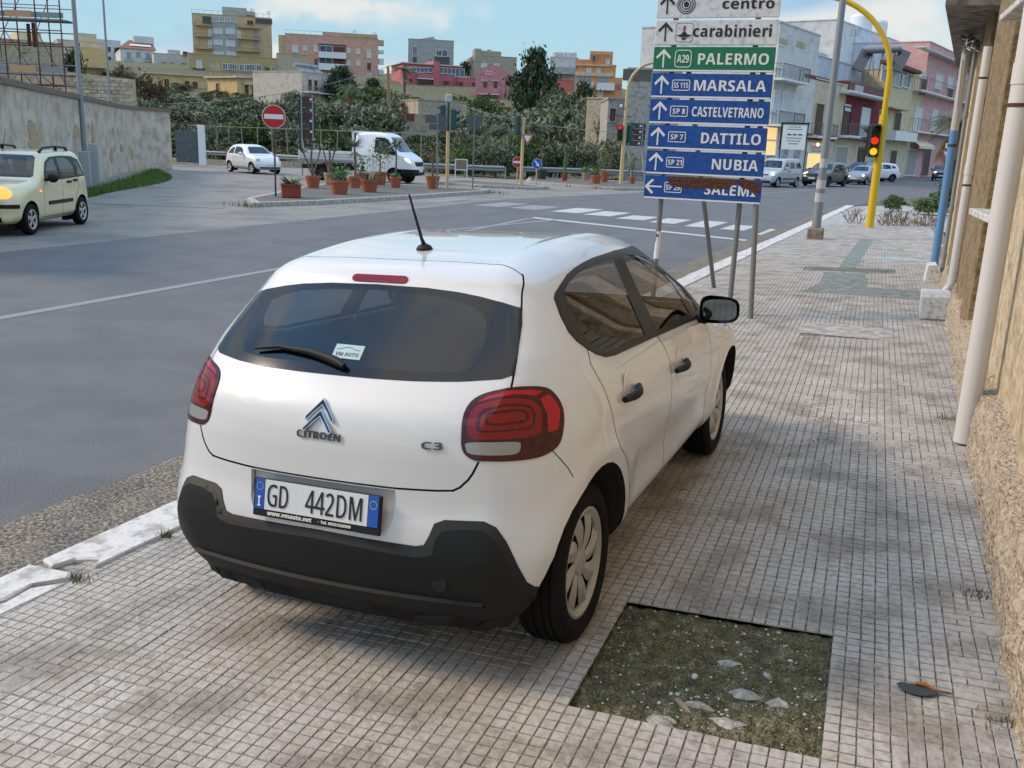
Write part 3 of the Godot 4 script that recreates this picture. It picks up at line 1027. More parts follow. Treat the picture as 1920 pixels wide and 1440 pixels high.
	for w: Array in [[-0.035, 0.335, 0.385], [2.54, 0.325, 0.375]]:
		for s: float in [1.0, -1.0]:
			b = MB.new()
			for i in 18:
				var a0 := PI * 1.15 * i / 18.0 - 0.24
				var a1 := PI * 1.15 * (i + 1) / 18.0 - 0.24
				var p0 := Vector2(w[0] + (w[2] + 0.004) * cos(a0), w[1] + (w[2] + 0.004) * sin(a0))
				var p1 := Vector2(w[0] + (w[2] + 0.004) * cos(a1), w[1] + (w[2] + 0.004) * sin(a1))
				var e0 := sh.at_side(p0.x, p0.y).x - 0.004; var e1 := sh.at_side(p1.x, p1.y).x - 0.004
				var A := Vector3(e0 * s, p0.y, -p0.x); var B := Vector3(e1 * s, p1.y, -p1.x)
				var C2 := Vector3(0.50 * s, p1.y, -p1.x); var D := Vector3(0.50 * s, p0.y, -p0.x)
				if s > 0: b.quad(A, D, C2, B)
				else: b.quad(A, B, C2, D)
				var hub := Vector3(0.50 * s, w[1], -w[0])
				if s > 0: b.tri(D, hub, C2)
				else: b.tri(D, C2, hub)
			part("wheel_housing", b.mesh(), M.dark, car)
	add_wheels(car, 2.54, 1.62 - 0.185, 0.312, 0.190, 0.212, 8, M.silver, 0.32)
	hero_details(sh, car, tailgate, screen, recess)

func door_handle(sh: Shell, z: float, y: float, s: int, door: Node) -> void:
	var b := MB.new()
	var pts := []; var rad := []
	for i in 9:
		var t := i / 8.0
		var q := sh.at_side(z - 0.105 + 0.21 * t, y - 0.012 * (1.0 - t))
		pts.append(Vector3((q.x + 0.006 + 0.030 * sin(PI * clampf(t, 0.06, 0.94))) * s, q.y, -q.z))
		rad.append(0.017 * (0.75 + 0.35 * sin(PI * t)))
	b.tube(pts, rad, 10)
	part("handle", b.mesh(), M.black_plastic, door)
	b = MB.new()
	var c := sh.at_side(z - 0.01, y + 0.022)
	b.lathe([Vector2(0.052, 0.0005), Vector2(0.048, 0.003), Vector2(0.0, 0.0032)], 24, Vector3(c.x * s, c.y, -c.z), Basis(Vector3(0, 0, -s), Vector3(s, 0.12, 0).normalized(), Vector3(0, -1, 0)).orthonormalized())
	part("finger_recess", b.mesh(), M.recess_white, door)

func hero_details(sh: Shell, car: Node3D, gate: Node3D, screen: Node3D, recess: Node3D) -> void:
	var b: MB
	var ab := sh.at_top(0.0, 0.255)
	b = MB.new()
	b.lathe([Vector2(0.034, -0.002), Vector2(0.034, 0.006), Vector2(0.026, 0.016), Vector2(0.010, 0.024), Vector2(0.0, 0.025)], 20, cz(ab))
	b.tube([cz(ab) + Vector3(0, 0.018, 0), cz(ab) + Vector3(0.0, 0.045, 0.022), cz(ab) + Vector3(0.0, 0.225, 0.115)], [0.010, 0.007, 0.0042], 10)
	part("aerial", b.mesh(), M.black_plastic, car)
	b = MB.new()
	var wp := []; var wr := []
	for e: Array in [[0.032, 1.094, 0.020], [-0.009, 1.106, 0.034], [-0.07, 1.118, 0.032], [-0.138, 1.127, 0.026], [-0.285, 1.133, 0.017], [-0.397, 1.118, 0.010]]:
		var q := sh.at_rear(e[0], e[1]) + Vector3(0, 0.012, -0.014)
		wp.append(cz(q)); wr.append(e[2] * 0.52)
	b.tube(wp, wr, 10)
	part("rear_wiper", b.mesh(), M.black_plastic, car)
	var sc := sh.at_rear(0.012, 1.142)
	var up := (sh.at_rear(0.012, 1.16) - sh.at_rear(0.012, 1.12)); up = cz(up).normalized()
	var right := Vector3(1, -0.03, 0).normalized()
	var face := right.cross(up).normalized()
	var bs := Basis(face.cross(up) * -1.0, up, face).orthonormalized()
	bs = Basis(up.cross(face), up, face).orthonormalized()
	b = MB.new()
	b.t = Transform3D(bs, cz(sc) + face * 0.004)
	b.cbox(Vector3.ZERO, Vector3(0.120, 0.062, 0.003), 0.001)
	var st := part("sticker", b.mesh(), plain("sticker", lin(0.36, 0.52, 0.54), 0.35), screen)
	var ink := plain("sticker_ink", lin(0.03, 0.07, 0.10), 0.5)
	lettering("VM AUTO", 0.096, 0.015, cz(sc) + face * 0.0045 - up * 0.012, ink, st, 700, "lettering", bs)
	b = MB.new()
	var arc := []
	for i in 13:
		var x := -0.048 + 0.096 * i / 12.0
		arc.append(cz(sc) + face * 0.006 + bs.x * x + up * (0.008 + 0.010 * sin(PI * clampf((i - 1.0) / 9.0, 0, 1))))
	b.tube(arc, [0.0011], 5)
	part("car_outline", b.mesh(), ink, st)
	var g0 := sh.at_rear(0.0, 0.962)
	var gup := cz(sh.at_rear(0.0, 1.0) - sh.at_rear(0.0, 0.92)).normalized()
	var gf := Vector3(1, 0, 0).cross(gup).normalized()
	var gb := Basis(Vector3(1, 0, 0), gup, gf)
	for k in 2:
		var y := 0.0 - 0.042 * k
		var outer := PackedVector2Array([Vector2(-0.058, -0.024), Vector2(-0.030, 0.010), Vector2(0.0, 0.046), Vector2(0.030, 0.010), Vector2(0.058, -0.024), Vector2(0.058, -0.038), Vector2(0.050, -0.036), Vector2(0.026, -0.006), Vector2(0.0, 0.020), Vector2(-0.026, -0.006), Vector2(-0.050, -0.036), Vector2(-0.058, -0.038)])
		b = MB.new()
		b.t = Transform3D(gb, cz(g0) + gup * y)
		b.prism(outer, -0.004, 0.009)
		var em := part("chevron_emblem", b.mesh(), M.chrome, gate)
		b = MB.new()
		b.t = Transform3D(gb, cz(g0) + gup * y)
		var inn := Geometry2D.offset_polygon(outer, -0.0042)
		if inn.size():
			b.prism(inn[0], 0.0, 0.0115)
			part("inlay", b.mesh(), M.black_gloss, gate)
	var tq := sh.at_rear(0.0, 0.882)
	var tup := cz(sh.at_rear(0.0, 0.90) - sh.at_rear(0.0, 0.86)).normalized()
	var tb := Basis(Vector3(1, 0, 0), tup, Vector3(1, 0, 0).cross(tup).normalized())
	lettering("CITROËN", 0.180, 0.033, cz(tq) + tb.z * 0.004 + tup * 0.003, M.emblem_grey, gate, 700, "lettering", tb)
	var cq := sh.at_rear(0.43, 0.884)
	var ctan := cz(sh.at_rear(0.47, 0.884) - sh.at_rear(0.39, 0.884)).normalized()
	var cup := (tup - ctan * tup.dot(ctan)).normalized()
	lettering("C3", 0.075, 0.026, cz(cq) + ctan.cross(cup) * 0.004, M.emblem_grey, gate, 700, "lettering", Basis(ctan, cup, ctan.cross(cup)))
	var pq := Vector3(0.004, 0.645, 0.594)
	var pu := Vector3(0, cos(0.20), -sin(0.20))
	var pb := Basis(Vector3(1, 0, 0), pu, Vector3(1, 0, 0).cross(pu))
	b = MB.new()
	b.t = Transform3D(pb, pq - pu * 0.008)
	b.cbox(Vector3.ZERO, Vector3(0.535, 0.139, 0.012), 0.004)
	var plate := part("number_plate", b.mesh(), M.black_plastic, car)
	var f0 := pq + pb.z * 0.0065 + pu * 0.004
	for e: Array in [[0.0, 0.43, M.plate_white], [-0.237, 0.040, M.sign_blue], [0.237, 0.040, M.sign_blue]]:
		b = MB.new()
		b.t = Transform3D(pb, f0)
		b.box(Vector3(e[0], 0, 0.0005), Vector3(e[1], 0.108, 0.003))
		part("plate_field", b.mesh(), e[2], plate)
	var z2 := pb.z * 0.003
	for e: Array in [["GD", -0.158, 0.088], ["442DM", 0.077, 0.232]]:
		lettering(e[0], e[2], 0.080, f0 + z2 + pb.x * e[1], M.black_print, plate, 400, "lettering", pb)
	lettering("I", 0.012, 0.036, f0 + z2 + pb.x * -0.237 - pu * 0.026, M.white_print, plate, 700, "lettering", pb)
	lettering("www.vmauto.net", 0.190, 0.014, f0 + z2 * 0.6 + pb.x * -0.105 - pu * 0.066, M.white_print, plate, 700, "lettering", pb)
	lettering("·  Tel. 0923/526599", 0.135, 0.010, f0 + z2 * 0.6 + pb.x * 0.085 - pu * 0.066, M.white_print, plate, 700, "lettering", pb)
	var star := plain("star_yellow", lin(0.55, 0.45, 0.05), 0.5)
	b = MB.new()
	for i in 12:
		b.box(f0 + pb.x * (-0.237 + 0.0135 * cos(TAU * i / 12)) + pu * (0.028 + 0.0135 * sin(TAU * i / 12)) + z2 * 0.8, Vector3(0.003, 0.003, 0.001), pb)
	part("star_ring", b.mesh(), star, plate)
	b = MB.new()
	var ring := []
	for i in 21: ring.append(f0 + pb.x * (0.237 + 0.014 * cos(TAU * i / 20)) + pu * (0.022 + 0.014 * sin(TAU * i / 20)) + z2 * 0.7)
	b.tube(ring, [0.001], 5, false)
	part("year_ring", b.mesh(), star, plate)
	for s: float in [1.0, -1.0]:
		b = MB.new()
		var hp := []
		for i in 7:
			var q := i / 6.0
			hp.append([q, 0.30 + 0.70 * sqrt(1.0 - pow(1.0 - q, 2.0))])
		for i in 6:
			for k in 24:
				var rg := []
				for e2: Array in [[i, k], [i, k + 1], [i + 1, k + 1], [i + 1, k]]:
					var an: float = TAU * e2[1] / 24
					var sc2: float = hp[e2[0]][1]
					var mx := 0.104 * signf(cos(an)) * pow(absf(cos(an)), 0.55) * sc2
					rg.append(Vector3(0.948 * s + mx, 1.050 + 0.072 * signf(sin(an)) * pow(absf(sin(an)), 0.62) * sc2 * (1.0 - 0.9 * mx * s), -1.800 + 0.092 * hp[e2[0]][0]))
				b.quad(rg[0], rg[1], rg[2], rg[3])
		var mi := part("door_mirror", b.mesh(), M.black_trim, car)
		b = MB.new()
		b.tube([Vector3(0.80 * s, 0.995, -1.75), Vector3(0.86 * s, 0.985, -1.765), Vector3(0.92 * s, 1.015, -1.77)], [0.026, 0.024, 0.028], 10)
		part("mirror_foot", b.mesh(), M.black_plastic, mi)
		b = MB.new()
		b.t = Transform3D(Basis(Vector3(1, 0, 0), 0.10 * s) * Basis(Vector3.UP, 0.10 * s), Vector3(0.948 * s, 1.050, -1.716))
		var gp := PackedVector2Array()
		for i in 24:
			var an := TAU * i / 24
			gp.append(Vector2(0.088 * signf(cos(an)) * pow(absf(cos(an)), 0.6), 0.056 * signf(sin(an)) * pow(absf(sin(an)), 0.6)))
		b.prism(gp, -0.012, 0.006)
		part("mirror_glass", b.mesh(), M.mirror, mi)
	for e: Array in [[0.36, 1.05], [-0.36, 1.05]]:
		b = MB.new()
		b.cbox(Vector3(e[0], 0.50, -1.22), Vector3(0.48, 0.16, 0.50), 0.05)
		b.cbox(Vector3(e[0], 0.78, -0.93), Vector3(0.46, 0.60, 0.14), 0.055, Basis(Vector3.RIGHT, -0.22))
		b.cbox(Vector3(e[0], 1.13, -0.84), Vector3(0.25, 0.17, 0.09), 0.035, Basis(Vector3.RIGHT, -0.15))
		b.bar(Vector3(e[0] - 0.06, 1.0, -0.87), Vector3(e[0] - 0.06, 1.1, -0.85), 0.014)
		b.bar(Vector3(e[0] + 0.06, 1.0, -0.87), Vector3(e[0] + 0.06, 1.1, -0.85), 0.014)
		part("front_seat", b.mesh(), M.interior, car)
	b = MB.new()
	b.cbox(Vector3(0, 0.72, -0.06), Vector3(1.22, 0.56, 0.15), 0.05, Basis(Vector3.RIGHT, -0.25))
	for x: float in [-0.38, 0.0, 0.38]: b.cbox(Vector3(x, 1.05, 0.03), Vector3(0.24, 0.13, 0.08), 0.03, Basis(Vector3.RIGHT, -0.2))
	part("rear_seat", b.mesh(), M.interior, car)
	b = MB.new()
	b.cbox(Vector3(0, 0.86, -1.92), Vector3(1.36, 0.20, 0.45), 0.07)
	part("dashboard", b.mesh(), M.interior, car)
	b = MB.new()
	var sw := []
	for i in 25: sw.append(Vector3(-0.36 + 0.185 * cos(TAU * i / 24), 0.93 + 0.175 * sin(TAU * i / 24), -1.60 - 0.06 * sin(TAU * i / 24)))
	b.tube(sw, [0.016], 8, false)
	b.bar(Vector3(-0.54, 0.93, -1.60), Vector3(-0.18, 0.93, -1.60), 0.03)
	part("steering_wheel", b.mesh(), M.interior, car)
	b = MB.new()
	b.cbox(Vector3(0, 0.30, 0.15), Vector3(0.9, 0.12, 0.4), 0.04)
	part("underbody", b.mesh(), M.dark, car)

func small_car(called: String, label: String, axle: Vector2, heading: Vector2, s: Dictionary, group := "") -> Node3D:
	var car := thing(called, label, s.get("cat", "car"), Vector3(axle.x, ROAD_Y + 0.002, axle.y), atan2(-heading.x, -heading.y), group)
	var sh := Shell.new()
	sh.cell = 0.05
	sh.wb = s.wb
	sh.rear_bow = s.get("rear_bow", 0.12); sh.rear_bow4 = s.get("rear_bow4", 0.1); sh.front_bow = s.get("front_bow", 0.20)
	sh.rear_taper = s.get("rear_taper", 0.04); sh.front_taper = s.get("front_taper", 0.09)
	sh.k_low = s.get("k_low", 0.17); sh.k_high = s.get("k_high", 0.11)
	sh.prepare(s.prof, s.wy, s.len, s.h, 3)
	var t := sh.mesh_half(Vector3(0, 0.1, s.len.x - 0.1), Vector3(1.05, s.h + 0.06, s.len.y + 0.1), s.get("grid", 0.055))
	var r: Array
	var wr: float = s.r
	if s.get("arches", true):
		for wz: float in ([0.0, s.wb] if not s.has("arch_at") else s.arch_at):
			r = sh.take(t, Shell.SIDE, sh.circle(wz, wr + 0.01, wr + 0.055, 22), -2.0)
			var keep := PackedInt32Array()
			for i in range(0, r[0].size(), 3):
				if sh.v[r[0][i]].x < 0.42: keep.append_array(r[0].slice(i, i + 3))
			t = r[1]; t.append_array(keep)
	var body_m: Material = s.paint
	var trim := PackedInt32Array()
	for pl: Array in s.get("trim", []):
		r = sh.take(t, Shell.SIDE, pl, 0.25)
		trim.append_array(r[0]); t = r[1]
	for pl: Array in s.panes:
		r = sh.take(trim if s.has("trim") else t, Shell.SIDE, pl, 0.2)
		if s.has("trim"): trim = r[1]
		else: t = r[1]
		for sd: int in [1, -1]: part("side_window", sh.bake(r[0], sd), M.car_glass, car)
	if trim.size():
		for sd: int in [1, -1]: part("window_surround", sh.bake(trim, sd, 0.003), M.black_trim, car)
	r = sh.take(t, Shell.FRONT, s.screen, 0.12)
	part("windscreen", sh.bake(r[0], 0, 0.0), M.screen_glass, car); t = r[1]
	if s.has("rear_screen"):
		r = sh.take(t, Shell.REAR, s.rear_screen, 0.1)
		part("rear_screen", sh.bake(r[0], 0, 0.0), M.tint_glass, car); t = r[1]
	if s.has("headlamp"):
		r = sh.take(t, Shell.FCORNER, s.headlamp, 0.05, 3)
		for sd: int in [1, -1]: part("headlamp", sh.bake(r[0], sd, 0.004), s.get("lamp_m", M.lamp_clear), car)
		t = r[1]
	if s.has("tail_lamp"):
		r = sh.take(t, Shell.CORNER, s.tail_lamp, 0.05)
		for sd: int in [1, -1]: part("tail_lamp", sh.bake(r[0], sd, 0.004), M.red_lens, car)
		t = r[1]
	for g: Array in s.get("front_black", []):
		r = sh.take(t, Shell.FRONT, g, 0.1)
		part("grille", sh.bake(r[0], 0, 0.003), M.black_plastic, car); t = r[1]
	for g: Array in s.get("side_black", []):
		r = sh.take(t, Shell.SIDE, g, 0.1)
		for sd: int in [1, -1]: part("rubbing_strip", sh.bake(r[0], sd, 0.012), M.black_trim, car)
		t = r[1]
	if s.has("rear_black"):
		r = sh.take(t, Shell.REAR, s.rear_black, 0.1)
		part("rear_bumper", sh.bake(r[0], 0, 0.004), M.black_plastic, car); t = r[1]
	var gaps := PackedInt32Array()
	for g: Array in s.get("gaps", []):
		r = sh.groove(t, Shell.SIDE, g, 0.012, 0.1)
		gaps.append_array(r[0]); t = r[1]
	if gaps.size(): part("panel_gaps", sh.bake(gaps, 0, -0.006), M.dark, car)
	part("body", sh.bake(t), body_m, car)
	part("cabin_lining", sh.bake(t, 0, -0.04, true), M.interior, car)
	for g: Array in s.get("handles", []):
		for sd: float in [1.0, -1.0]:
			var q := sh.at_side(g[0], g[1])
			part("door_handle", box_mesh(Vector3(0.04, 0.045, 0.20), 0.012), s.get("handle_m", M.black_plastic), car, Transform3D(Basis.IDENTITY, Vector3((q.x + 0.012) * sd, q.y, -q.z)))
	if s.has("mirror"):
		for sd: float in [1.0, -1.0]:
			var q := sh.at_side(s.mirror[0], s.mirror[1])
			var b := MB.new()
			b.ball(Vector3((q.x + 0.13) * sd, q.y + 0.06, -q.z), Vector3(0.11, 0.09, 0.06), 12, 8)
			b.bar(Vector3(q.x * sd, q.y + 0.02, -q.z), Vector3((q.x + 0.1) * sd, q.y + 0.05, -q.z), 0.05)
			part("door_mirror", b.mesh(), s.get("mirror_m", M.black_plastic), car)
	for wz: float in [0.0, s.wb]:
		for sd: float in [1.0, -1.0]:
			part("wheel_housing", box_mesh(Vector3(0.10, wr * 1.7, wr * 2.0)), M.dark, car, Transform3D(Basis.IDENTITY, Vector3(0.50 * sd, wr * 1.2, -wz)))
	add_wheels(car, s.wb, s.track, wr, s.get("tyre_w", 0.18), s.rim, s.get("spokes", 5), s.get("rim_m", M.silver), 0.0, false)
	for x: float in [0.33, -0.33]:
		var b := MB.new()
		b.cbox(Vector3(x, s.h * 0.52, -s.wb * 0.42), Vector3(0.42, 0.55, 0.14), 0.05)
		b.cbox(Vector3(x, s.h * 0.76, -s.wb * 0.40), Vector3(0.22, 0.16, 0.08), 0.03)
		part("seat", b.mesh(), M.interior, car)
	if s.has("plate"):
		var q := sh.at_front(0.0, s.plate)
		part("number_plate", box_mesh(Vector3(0.50, 0.11, 0.02), 0.004), M.plate_white, car, Transform3D(Basis.IDENTITY, Vector3(0, q.y, -q.z - 0.012)))
	car.set_meta("shell", 0)
	car.remove_meta("shell")
	return car

func build_cars() -> void:
	build_hero()
	paint("car_yellow", lin(0.66, 0.60, 0.36), 0.4)
	paint("car_white2", lin(0.74, 0.74, 0.74), 0.4)
	paint("car_silver", lin(0.36, 0.38, 0.41), 0.35)
	paint("car_dark", lin(0.020, 0.028, 0.028), 0.3)
	paint("car_blue_grey", lin(0.20, 0.235, 0.29), 0.35)
	paint("car_black", lin(0.012, 0.012, 0.013), 0.3)
	glass("screen_glass", Color(0.05, 0.07, 0.085), 0.62)
	glow("lamp_on", Color(1.0, 0.93, 0.78), 0.7)
	glow("lamp_orange", Color(1.0, 0.66, 0.28), 0.55)
	var panda := small_car("yellow_car", "pale yellow boxy small car with roof rails, cut off by the left edge", Vector2(-15.03, -12.3), Vector2(0.394, 0.919), {
		"wb": 2.38, "track": 1.42, "r": 0.29, "rim": 0.19, "spokes": 5, "h": 1.56, "len": Vector2(-0.56, 3.05), "paint": M.car_yellow, "grid": 0.045,
		"prof": [[-0.46, 0.22], [-0.54, 0.36], [-0.55, 0.6], [-0.54, 0.85], [-0.52, 1.05], [-0.44, 1.38], [-0.36, 1.50], [-0.1, 1.545], [0.6, 1.56], [1.15, 1.53], [1.42, 1.45], [1.80, 1.16], [2.02, 1.02], [2.5, 0.95], [2.86, 0.82], [3.0, 0.62], [3.03, 0.40], [2.95, 0.23], [2.0, 0.2], [0.8, 0.2]],
		"wy": [[0.15, 0.72], [0.3, 0.765], [0.6, 0.79], [0.9, 0.785], [1.0, 0.77], [1.2, 0.72], [1.45, 0.64], [1.6, 0.56]],
		"trim": [[[-0.30, 1.02], [1.72, 0.97], [1.62, 1.15], [1.42, 1.34], [1.15, 1.43], [0.6, 1.45], [0.1, 1.43], [-0.20, 1.36]]],
		"panes": [[[1.02, 1.02], [1.60, 1.0], [1.52, 1.16], [1.36, 1.31], [1.12, 1.39], [0.98, 1.40]], [[0.22, 1.04], [0.88, 1.03], [0.84, 1.41], [0.5, 1.41], [0.28, 1.36], [0.16, 1.22]], [[-0.24, 1.05], [0.06, 1.05], [0.0, 1.25], [0.06, 1.34], [-0.15, 1.32]]],
		"screen": [[-0.4, 1.47], [0.45, 1.46], [0.52, 1.42], [0.65, 1.08], [0.6, 1.05], [-0.4, 1.05]], "rear_screen": [[-0.4, 1.42], [0.48, 1.41], [0.56, 1.08], [-0.4, 1.08]],
		"headlamp": [[-1.72, 0.86], [-1.58, 0.90], [-1.52, 0.80], [-1.60, 0.70], [-1.76, 0.70]], "lamp_m": M.lamp_orange, "tail_lamp": [[0.06, 1.40], [0.16, 1.40], [0.16, 0.95], [0.06, 0.95]],
		"front_black": [[[-0.5, 0.36], [0.5, 0.36], [0.5, 0.26], [-0.5, 0.26]]], "side_black": [[[0.48, 0.52], [1.62, 0.52], [1.62, 0.59], [0.48, 0.59]], [[2.78, 0.52], [3.2, 0.52], [3.2, 0.59], [2.78, 0.59]]],
		"gaps": [[[0.93, 1.02], [0.93, 0.30]], [[1.66, 1.0], [1.80, 0.85], [1.80, 0.35]], [[0.15, 1.02], [0.10, 0.85], [0.30, 0.60], [0.36, 0.30]], [[0.36, 0.29], [1.8, 0.29]]],
		"handles": [[0.60, 0.93], [0.28, 0.95]], "mirror": [1.62, 0.98]})
	for sd: float in [1.0, -1.0]:
		var b := MB.new()
		b.tube([Vector3(0.52 * sd, 1.52, -1.28), Vector3(0.53 * sd, 1.60, -1.15), Vector3(0.54 * sd, 1.63, -0.6), Vector3(0.53 * sd, 1.60, -0.05), Vector3(0.52 * sd, 1.52, 0.02)], [0.03, 0.026, 0.022, 0.026, 0.03], 8)
		b.bar(Vector3(0.53 * sd, 1.50, -0.55), Vector3(0.54 * sd, 1.62, -0.55), 0.05)
		part("roof_rail", b.mesh(), M.black_trim, panda)
	var ab := MB.new()
	ab.tube([Vector3(0.2, 1.50, -1.25), Vector3(0.2, 1.95, -1.05)], [0.007, 0.003], 6)
	part("aerial", ab.mesh(), M.black_plastic, panda)
	ab = MB.new()
	ab.ball(Vector3(-0.80, 0.80, -1.95), Vector3(0.015, 0.02, 0.035), 8, 6)
	part("indicator", ab.mesh(), M.lamp_orange, panda)
	var body500 := {
		"wb": 2.30, "track": 1.42, "r": 0.285, "rim": 0.185, "spokes": 7, "h": 1.49, "len": Vector2(-0.58, 2.98), "paint": M.car_white2, "k_low": 0.20, "k_high": 0.16,
		"prof": [[-0.46, 0.22], [-0.56, 0.38], [-0.575, 0.58], [-0.55, 0.80], [-0.46, 1.0], [-0.28, 1.26], [-0.05, 1.42], [0.35, 1.485], [0.8, 1.49], [1.2, 1.44], [1.45, 1.34], [1.82, 1.08], [2.02, 0.98], [2.45, 0.93], [2.75, 0.83], [2.92, 0.64], [2.96, 0.42], [2.88, 0.24], [2.0, 0.2], [0.8, 0.2]],
		"wy": [[0.15, 0.72], [0.3, 0.775], [0.55, 0.81], [0.85, 0.81], [0.98, 0.79], [1.15, 0.72], [1.35, 0.62], [1.5, 0.52]],
		"panes": [[[0.55, 0.99], [1.55, 0.98], [1.36, 1.20], [1.12, 1.33], [0.75, 1.36], [0.52, 1.35]], [[-0.12, 1.0], [0.48, 0.99], [0.45, 1.34], [0.25, 1.32], [0.05, 1.20]]],
		"screen": [[-0.4, 1.39], [0.42, 1.37], [0.5, 1.30], [0.62, 1.03], [-0.4, 1.03]], "rear_screen": [[-0.4, 1.36], [0.42, 1.34], [0.52, 1.05], [-0.4, 1.05]],
		"headlamp": [[-1.56, 0.78], [-1.46, 0.80], [-1.40, 0.74], [-1.42, 0.66], [-1.52, 0.64], [-1.60, 0.70]], "front_black": [[[-0.6, 0.36], [0.62, 0.38], [0.60, 0.30], [-0.6, 0.29]]],
		"gaps": [[[1.60, 0.97], [1.66, 0.7], [1.62, 0.34]], [[0.50, 1.0], [0.42, 0.7], [0.48, 0.36]], [[0.48, 0.34], [1.62, 0.34]]], "handles": [[0.66, 0.86]], "handle_m": M.car_white2, "mirror": [1.48, 0.95], "mirror_m": M.car_white2, "plate": 0.47}
	small_car("white_small_car", "white rounded three-door small car on the side road left of the flatbed truck", Vector2(-30.9, -40.56), Vector2(0.913, 0.408), body500)
	var van := {
		"wb": 2.69, "track": 1.46, "r": 0.31, "rim": 0.20, "spokes": 5, "h": 1.81, "len": Vector2(-0.66, 3.45), "paint": M.car_silver,
		"prof": [[-0.55, 0.25], [-0.65, 0.42], [-0.66, 0.9], [-0.63, 1.3], [-0.54, 1.70], [-0.3, 1.79], [0.8, 1.81], [1.5, 1.78], [1.75, 1.68], [2.2, 1.26], [2.35, 1.14], [2.8, 1.04], [3.2, 0.90], [3.40, 0.70], [3.44, 0.42], [3.36, 0.25], [2.2, 0.22], [0.8, 0.22]],
		"wy": [[0.2, 0.76], [0.35, 0.82], [0.6, 0.86], [0.95, 0.86], [1.1, 0.84], [1.4, 0.78], [1.7, 0.70], [1.85, 0.62]],
		"panes": [[[1.30, 1.14], [2.05, 1.12], [1.70, 1.52], [1.32, 1.56]], [[0.45, 1.18], [1.15, 1.16], [1.15, 1.56], [0.48, 1.56]], [[-0.45, 1.20], [0.30, 1.18], [0.33, 1.54], [-0.40, 1.52]]],
		"screen": [[-0.4, 1.66], [0.52, 1.64], [0.60, 1.56], [0.74, 1.20], [-0.4, 1.20]], "headlamp": [[-1.86, 0.92], [-1.72, 0.94], [-1.68, 0.82], [-1.80, 0.74], [-1.92, 0.78]], "lamp_m": M.lamp_on,
		"front_black": [[[-0.5, 0.42], [0.6, 0.42], [0.6, 0.28], [-0.5, 0.28]], [[-0.4, 0.80], [0.42, 0.80], [0.40, 0.72], [-0.4, 0.72]]], "side_black": [[[0.45, 0.50], [2.2, 0.50], [2.2, 0.57], [0.45, 0.57]]],
		"gaps": [[[1.22, 1.6], [1.22, 0.34]], [[0.38, 1.6], [0.38, 0.6]]], "handles": [[1.38, 1.0]], "mirror": [1.92, 1.12], "mirror_m": M.car_silver, "plate": 0.55}
	small_car("silver_van", "silver high-roofed family van waiting in the far street, leftmost of the queue", Vector2(-3.98, -61.96), Vector2(-0.35, 0.937), van, "cars waiting in the far street")
	var suv := {
		"wb": 2.69, "track": 1.58, "r": 0.34, "rim": 0.23, "spokes": 5, "h": 1.66, "len": Vector2(-0.85, 3.60), "paint": M.car_dark, "rim_m": M.iron,
		"prof": [[-0.70, 0.28], [-0.82, 0.45], [-0.85, 0.75], [-0.80, 1.0], [-0.62, 1.30], [-0.42, 1.55], [0.1, 1.64], [0.8, 1.66], [1.3, 1.61], [1.6, 1.52], [2.1, 1.20], [2.25, 1.10], [2.8, 1.04], [3.3, 0.92], [3.52, 0.72], [3.58, 0.48], [3.48, 0.30], [2.2, 0.26], [0.8, 0.26]],
		"wy": [[0.2, 0.80], [0.35, 0.87], [0.6, 0.91], [0.9, 0.91], [1.05, 0.88], [1.25, 0.80], [1.5, 0.68], [1.7, 0.58]],
		"panes": [[[1.12, 1.12], [1.92, 1.10], [1.60, 1.36], [1.30, 1.48], [1.10, 1.50]], [[0.20, 1.15], [1.02, 1.12], [1.00, 1.50], [0.5, 1.50], [0.25, 1.45]], [[-0.35, 1.22], [0.10, 1.17], [0.14, 1.44], [-0.15, 1.40]]],
		"screen": [[-0.4, 1.55], [0.50, 1.53], [0.58, 1.46], [0.74, 1.16], [-0.4, 1.16]], "rear_screen": [[-0.4, 1.50], [0.5, 1.48], [0.62, 1.18], [-0.4, 1.18]],
		"headlamp": [[-1.98, 0.92], [-1.82, 0.96], [-1.76, 0.88], [-1.86, 0.80], [-2.02, 0.82]], "lamp_m": M.lamp_on, "tail_lamp": [[-0.02, 1.06], [0.24, 1.08], [0.22, 0.92], [-0.02, 0.90]],
		"front_black": [[[-0.5, 0.86], [0.52, 0.86], [0.46, 0.66], [-0.5, 0.66]], [[-0.5, 0.46], [0.7, 0.46], [0.66, 0.30], [-0.5, 0.30]]], "handles": [[1.18, 1.0], [0.30, 1.02]], "handle_m": M.car_dark, "mirror": [1.82, 1.10], "mirror_m": M.car_dark, "plate": 0.56}
	small_car("dark_suv", "dark green sport utility car with lit headlamps behind the grey lamp post", Vector2(-1.28, -68.37), Vector2(-0.35, 0.937), suv, "cars waiting in the far street")
	var mini := body500.duplicate()
	mini.paint = M.car_blue_grey; mini.lamp_m = M.lamp_on; mini.mirror_m = M.car_blue_grey; mini.handle_m = M.black_plastic
	small_car("blue_grey_car", "small blue grey hatchback with round lit headlamps in the far queue", Vector2(1.0, -77.7), Vector2(-0.35, 0.937), mini, "cars waiting in the far street")
	var black := suv.duplicate()
	black.paint = M.car_black; black.lamp_m = M.lamp_clear
	small_car("black_car", "black car mostly hidden between the dark sport utility car and the blue grey hatchback", Vector2(0.6, -85.5), Vector2(-0.30, 0.954), black, "cars waiting in the far street")
	var wsuv := suv.duplicate()
	wsuv.paint = M.car_white2; wsuv.handle_m = M.car_white2; wsuv.lamp_m = M.lamp_clear
	small_car("white_suv", "white sport utility car seen from its side behind the yellow pole", Vector2(2.5, -90.4), Vector2(-0.86, 0.51), wsuv, "cars waiting in the far street")
	var far := suv.duplicate()
	far.paint = M.car_black; far.lamp_m = M.lamp_on
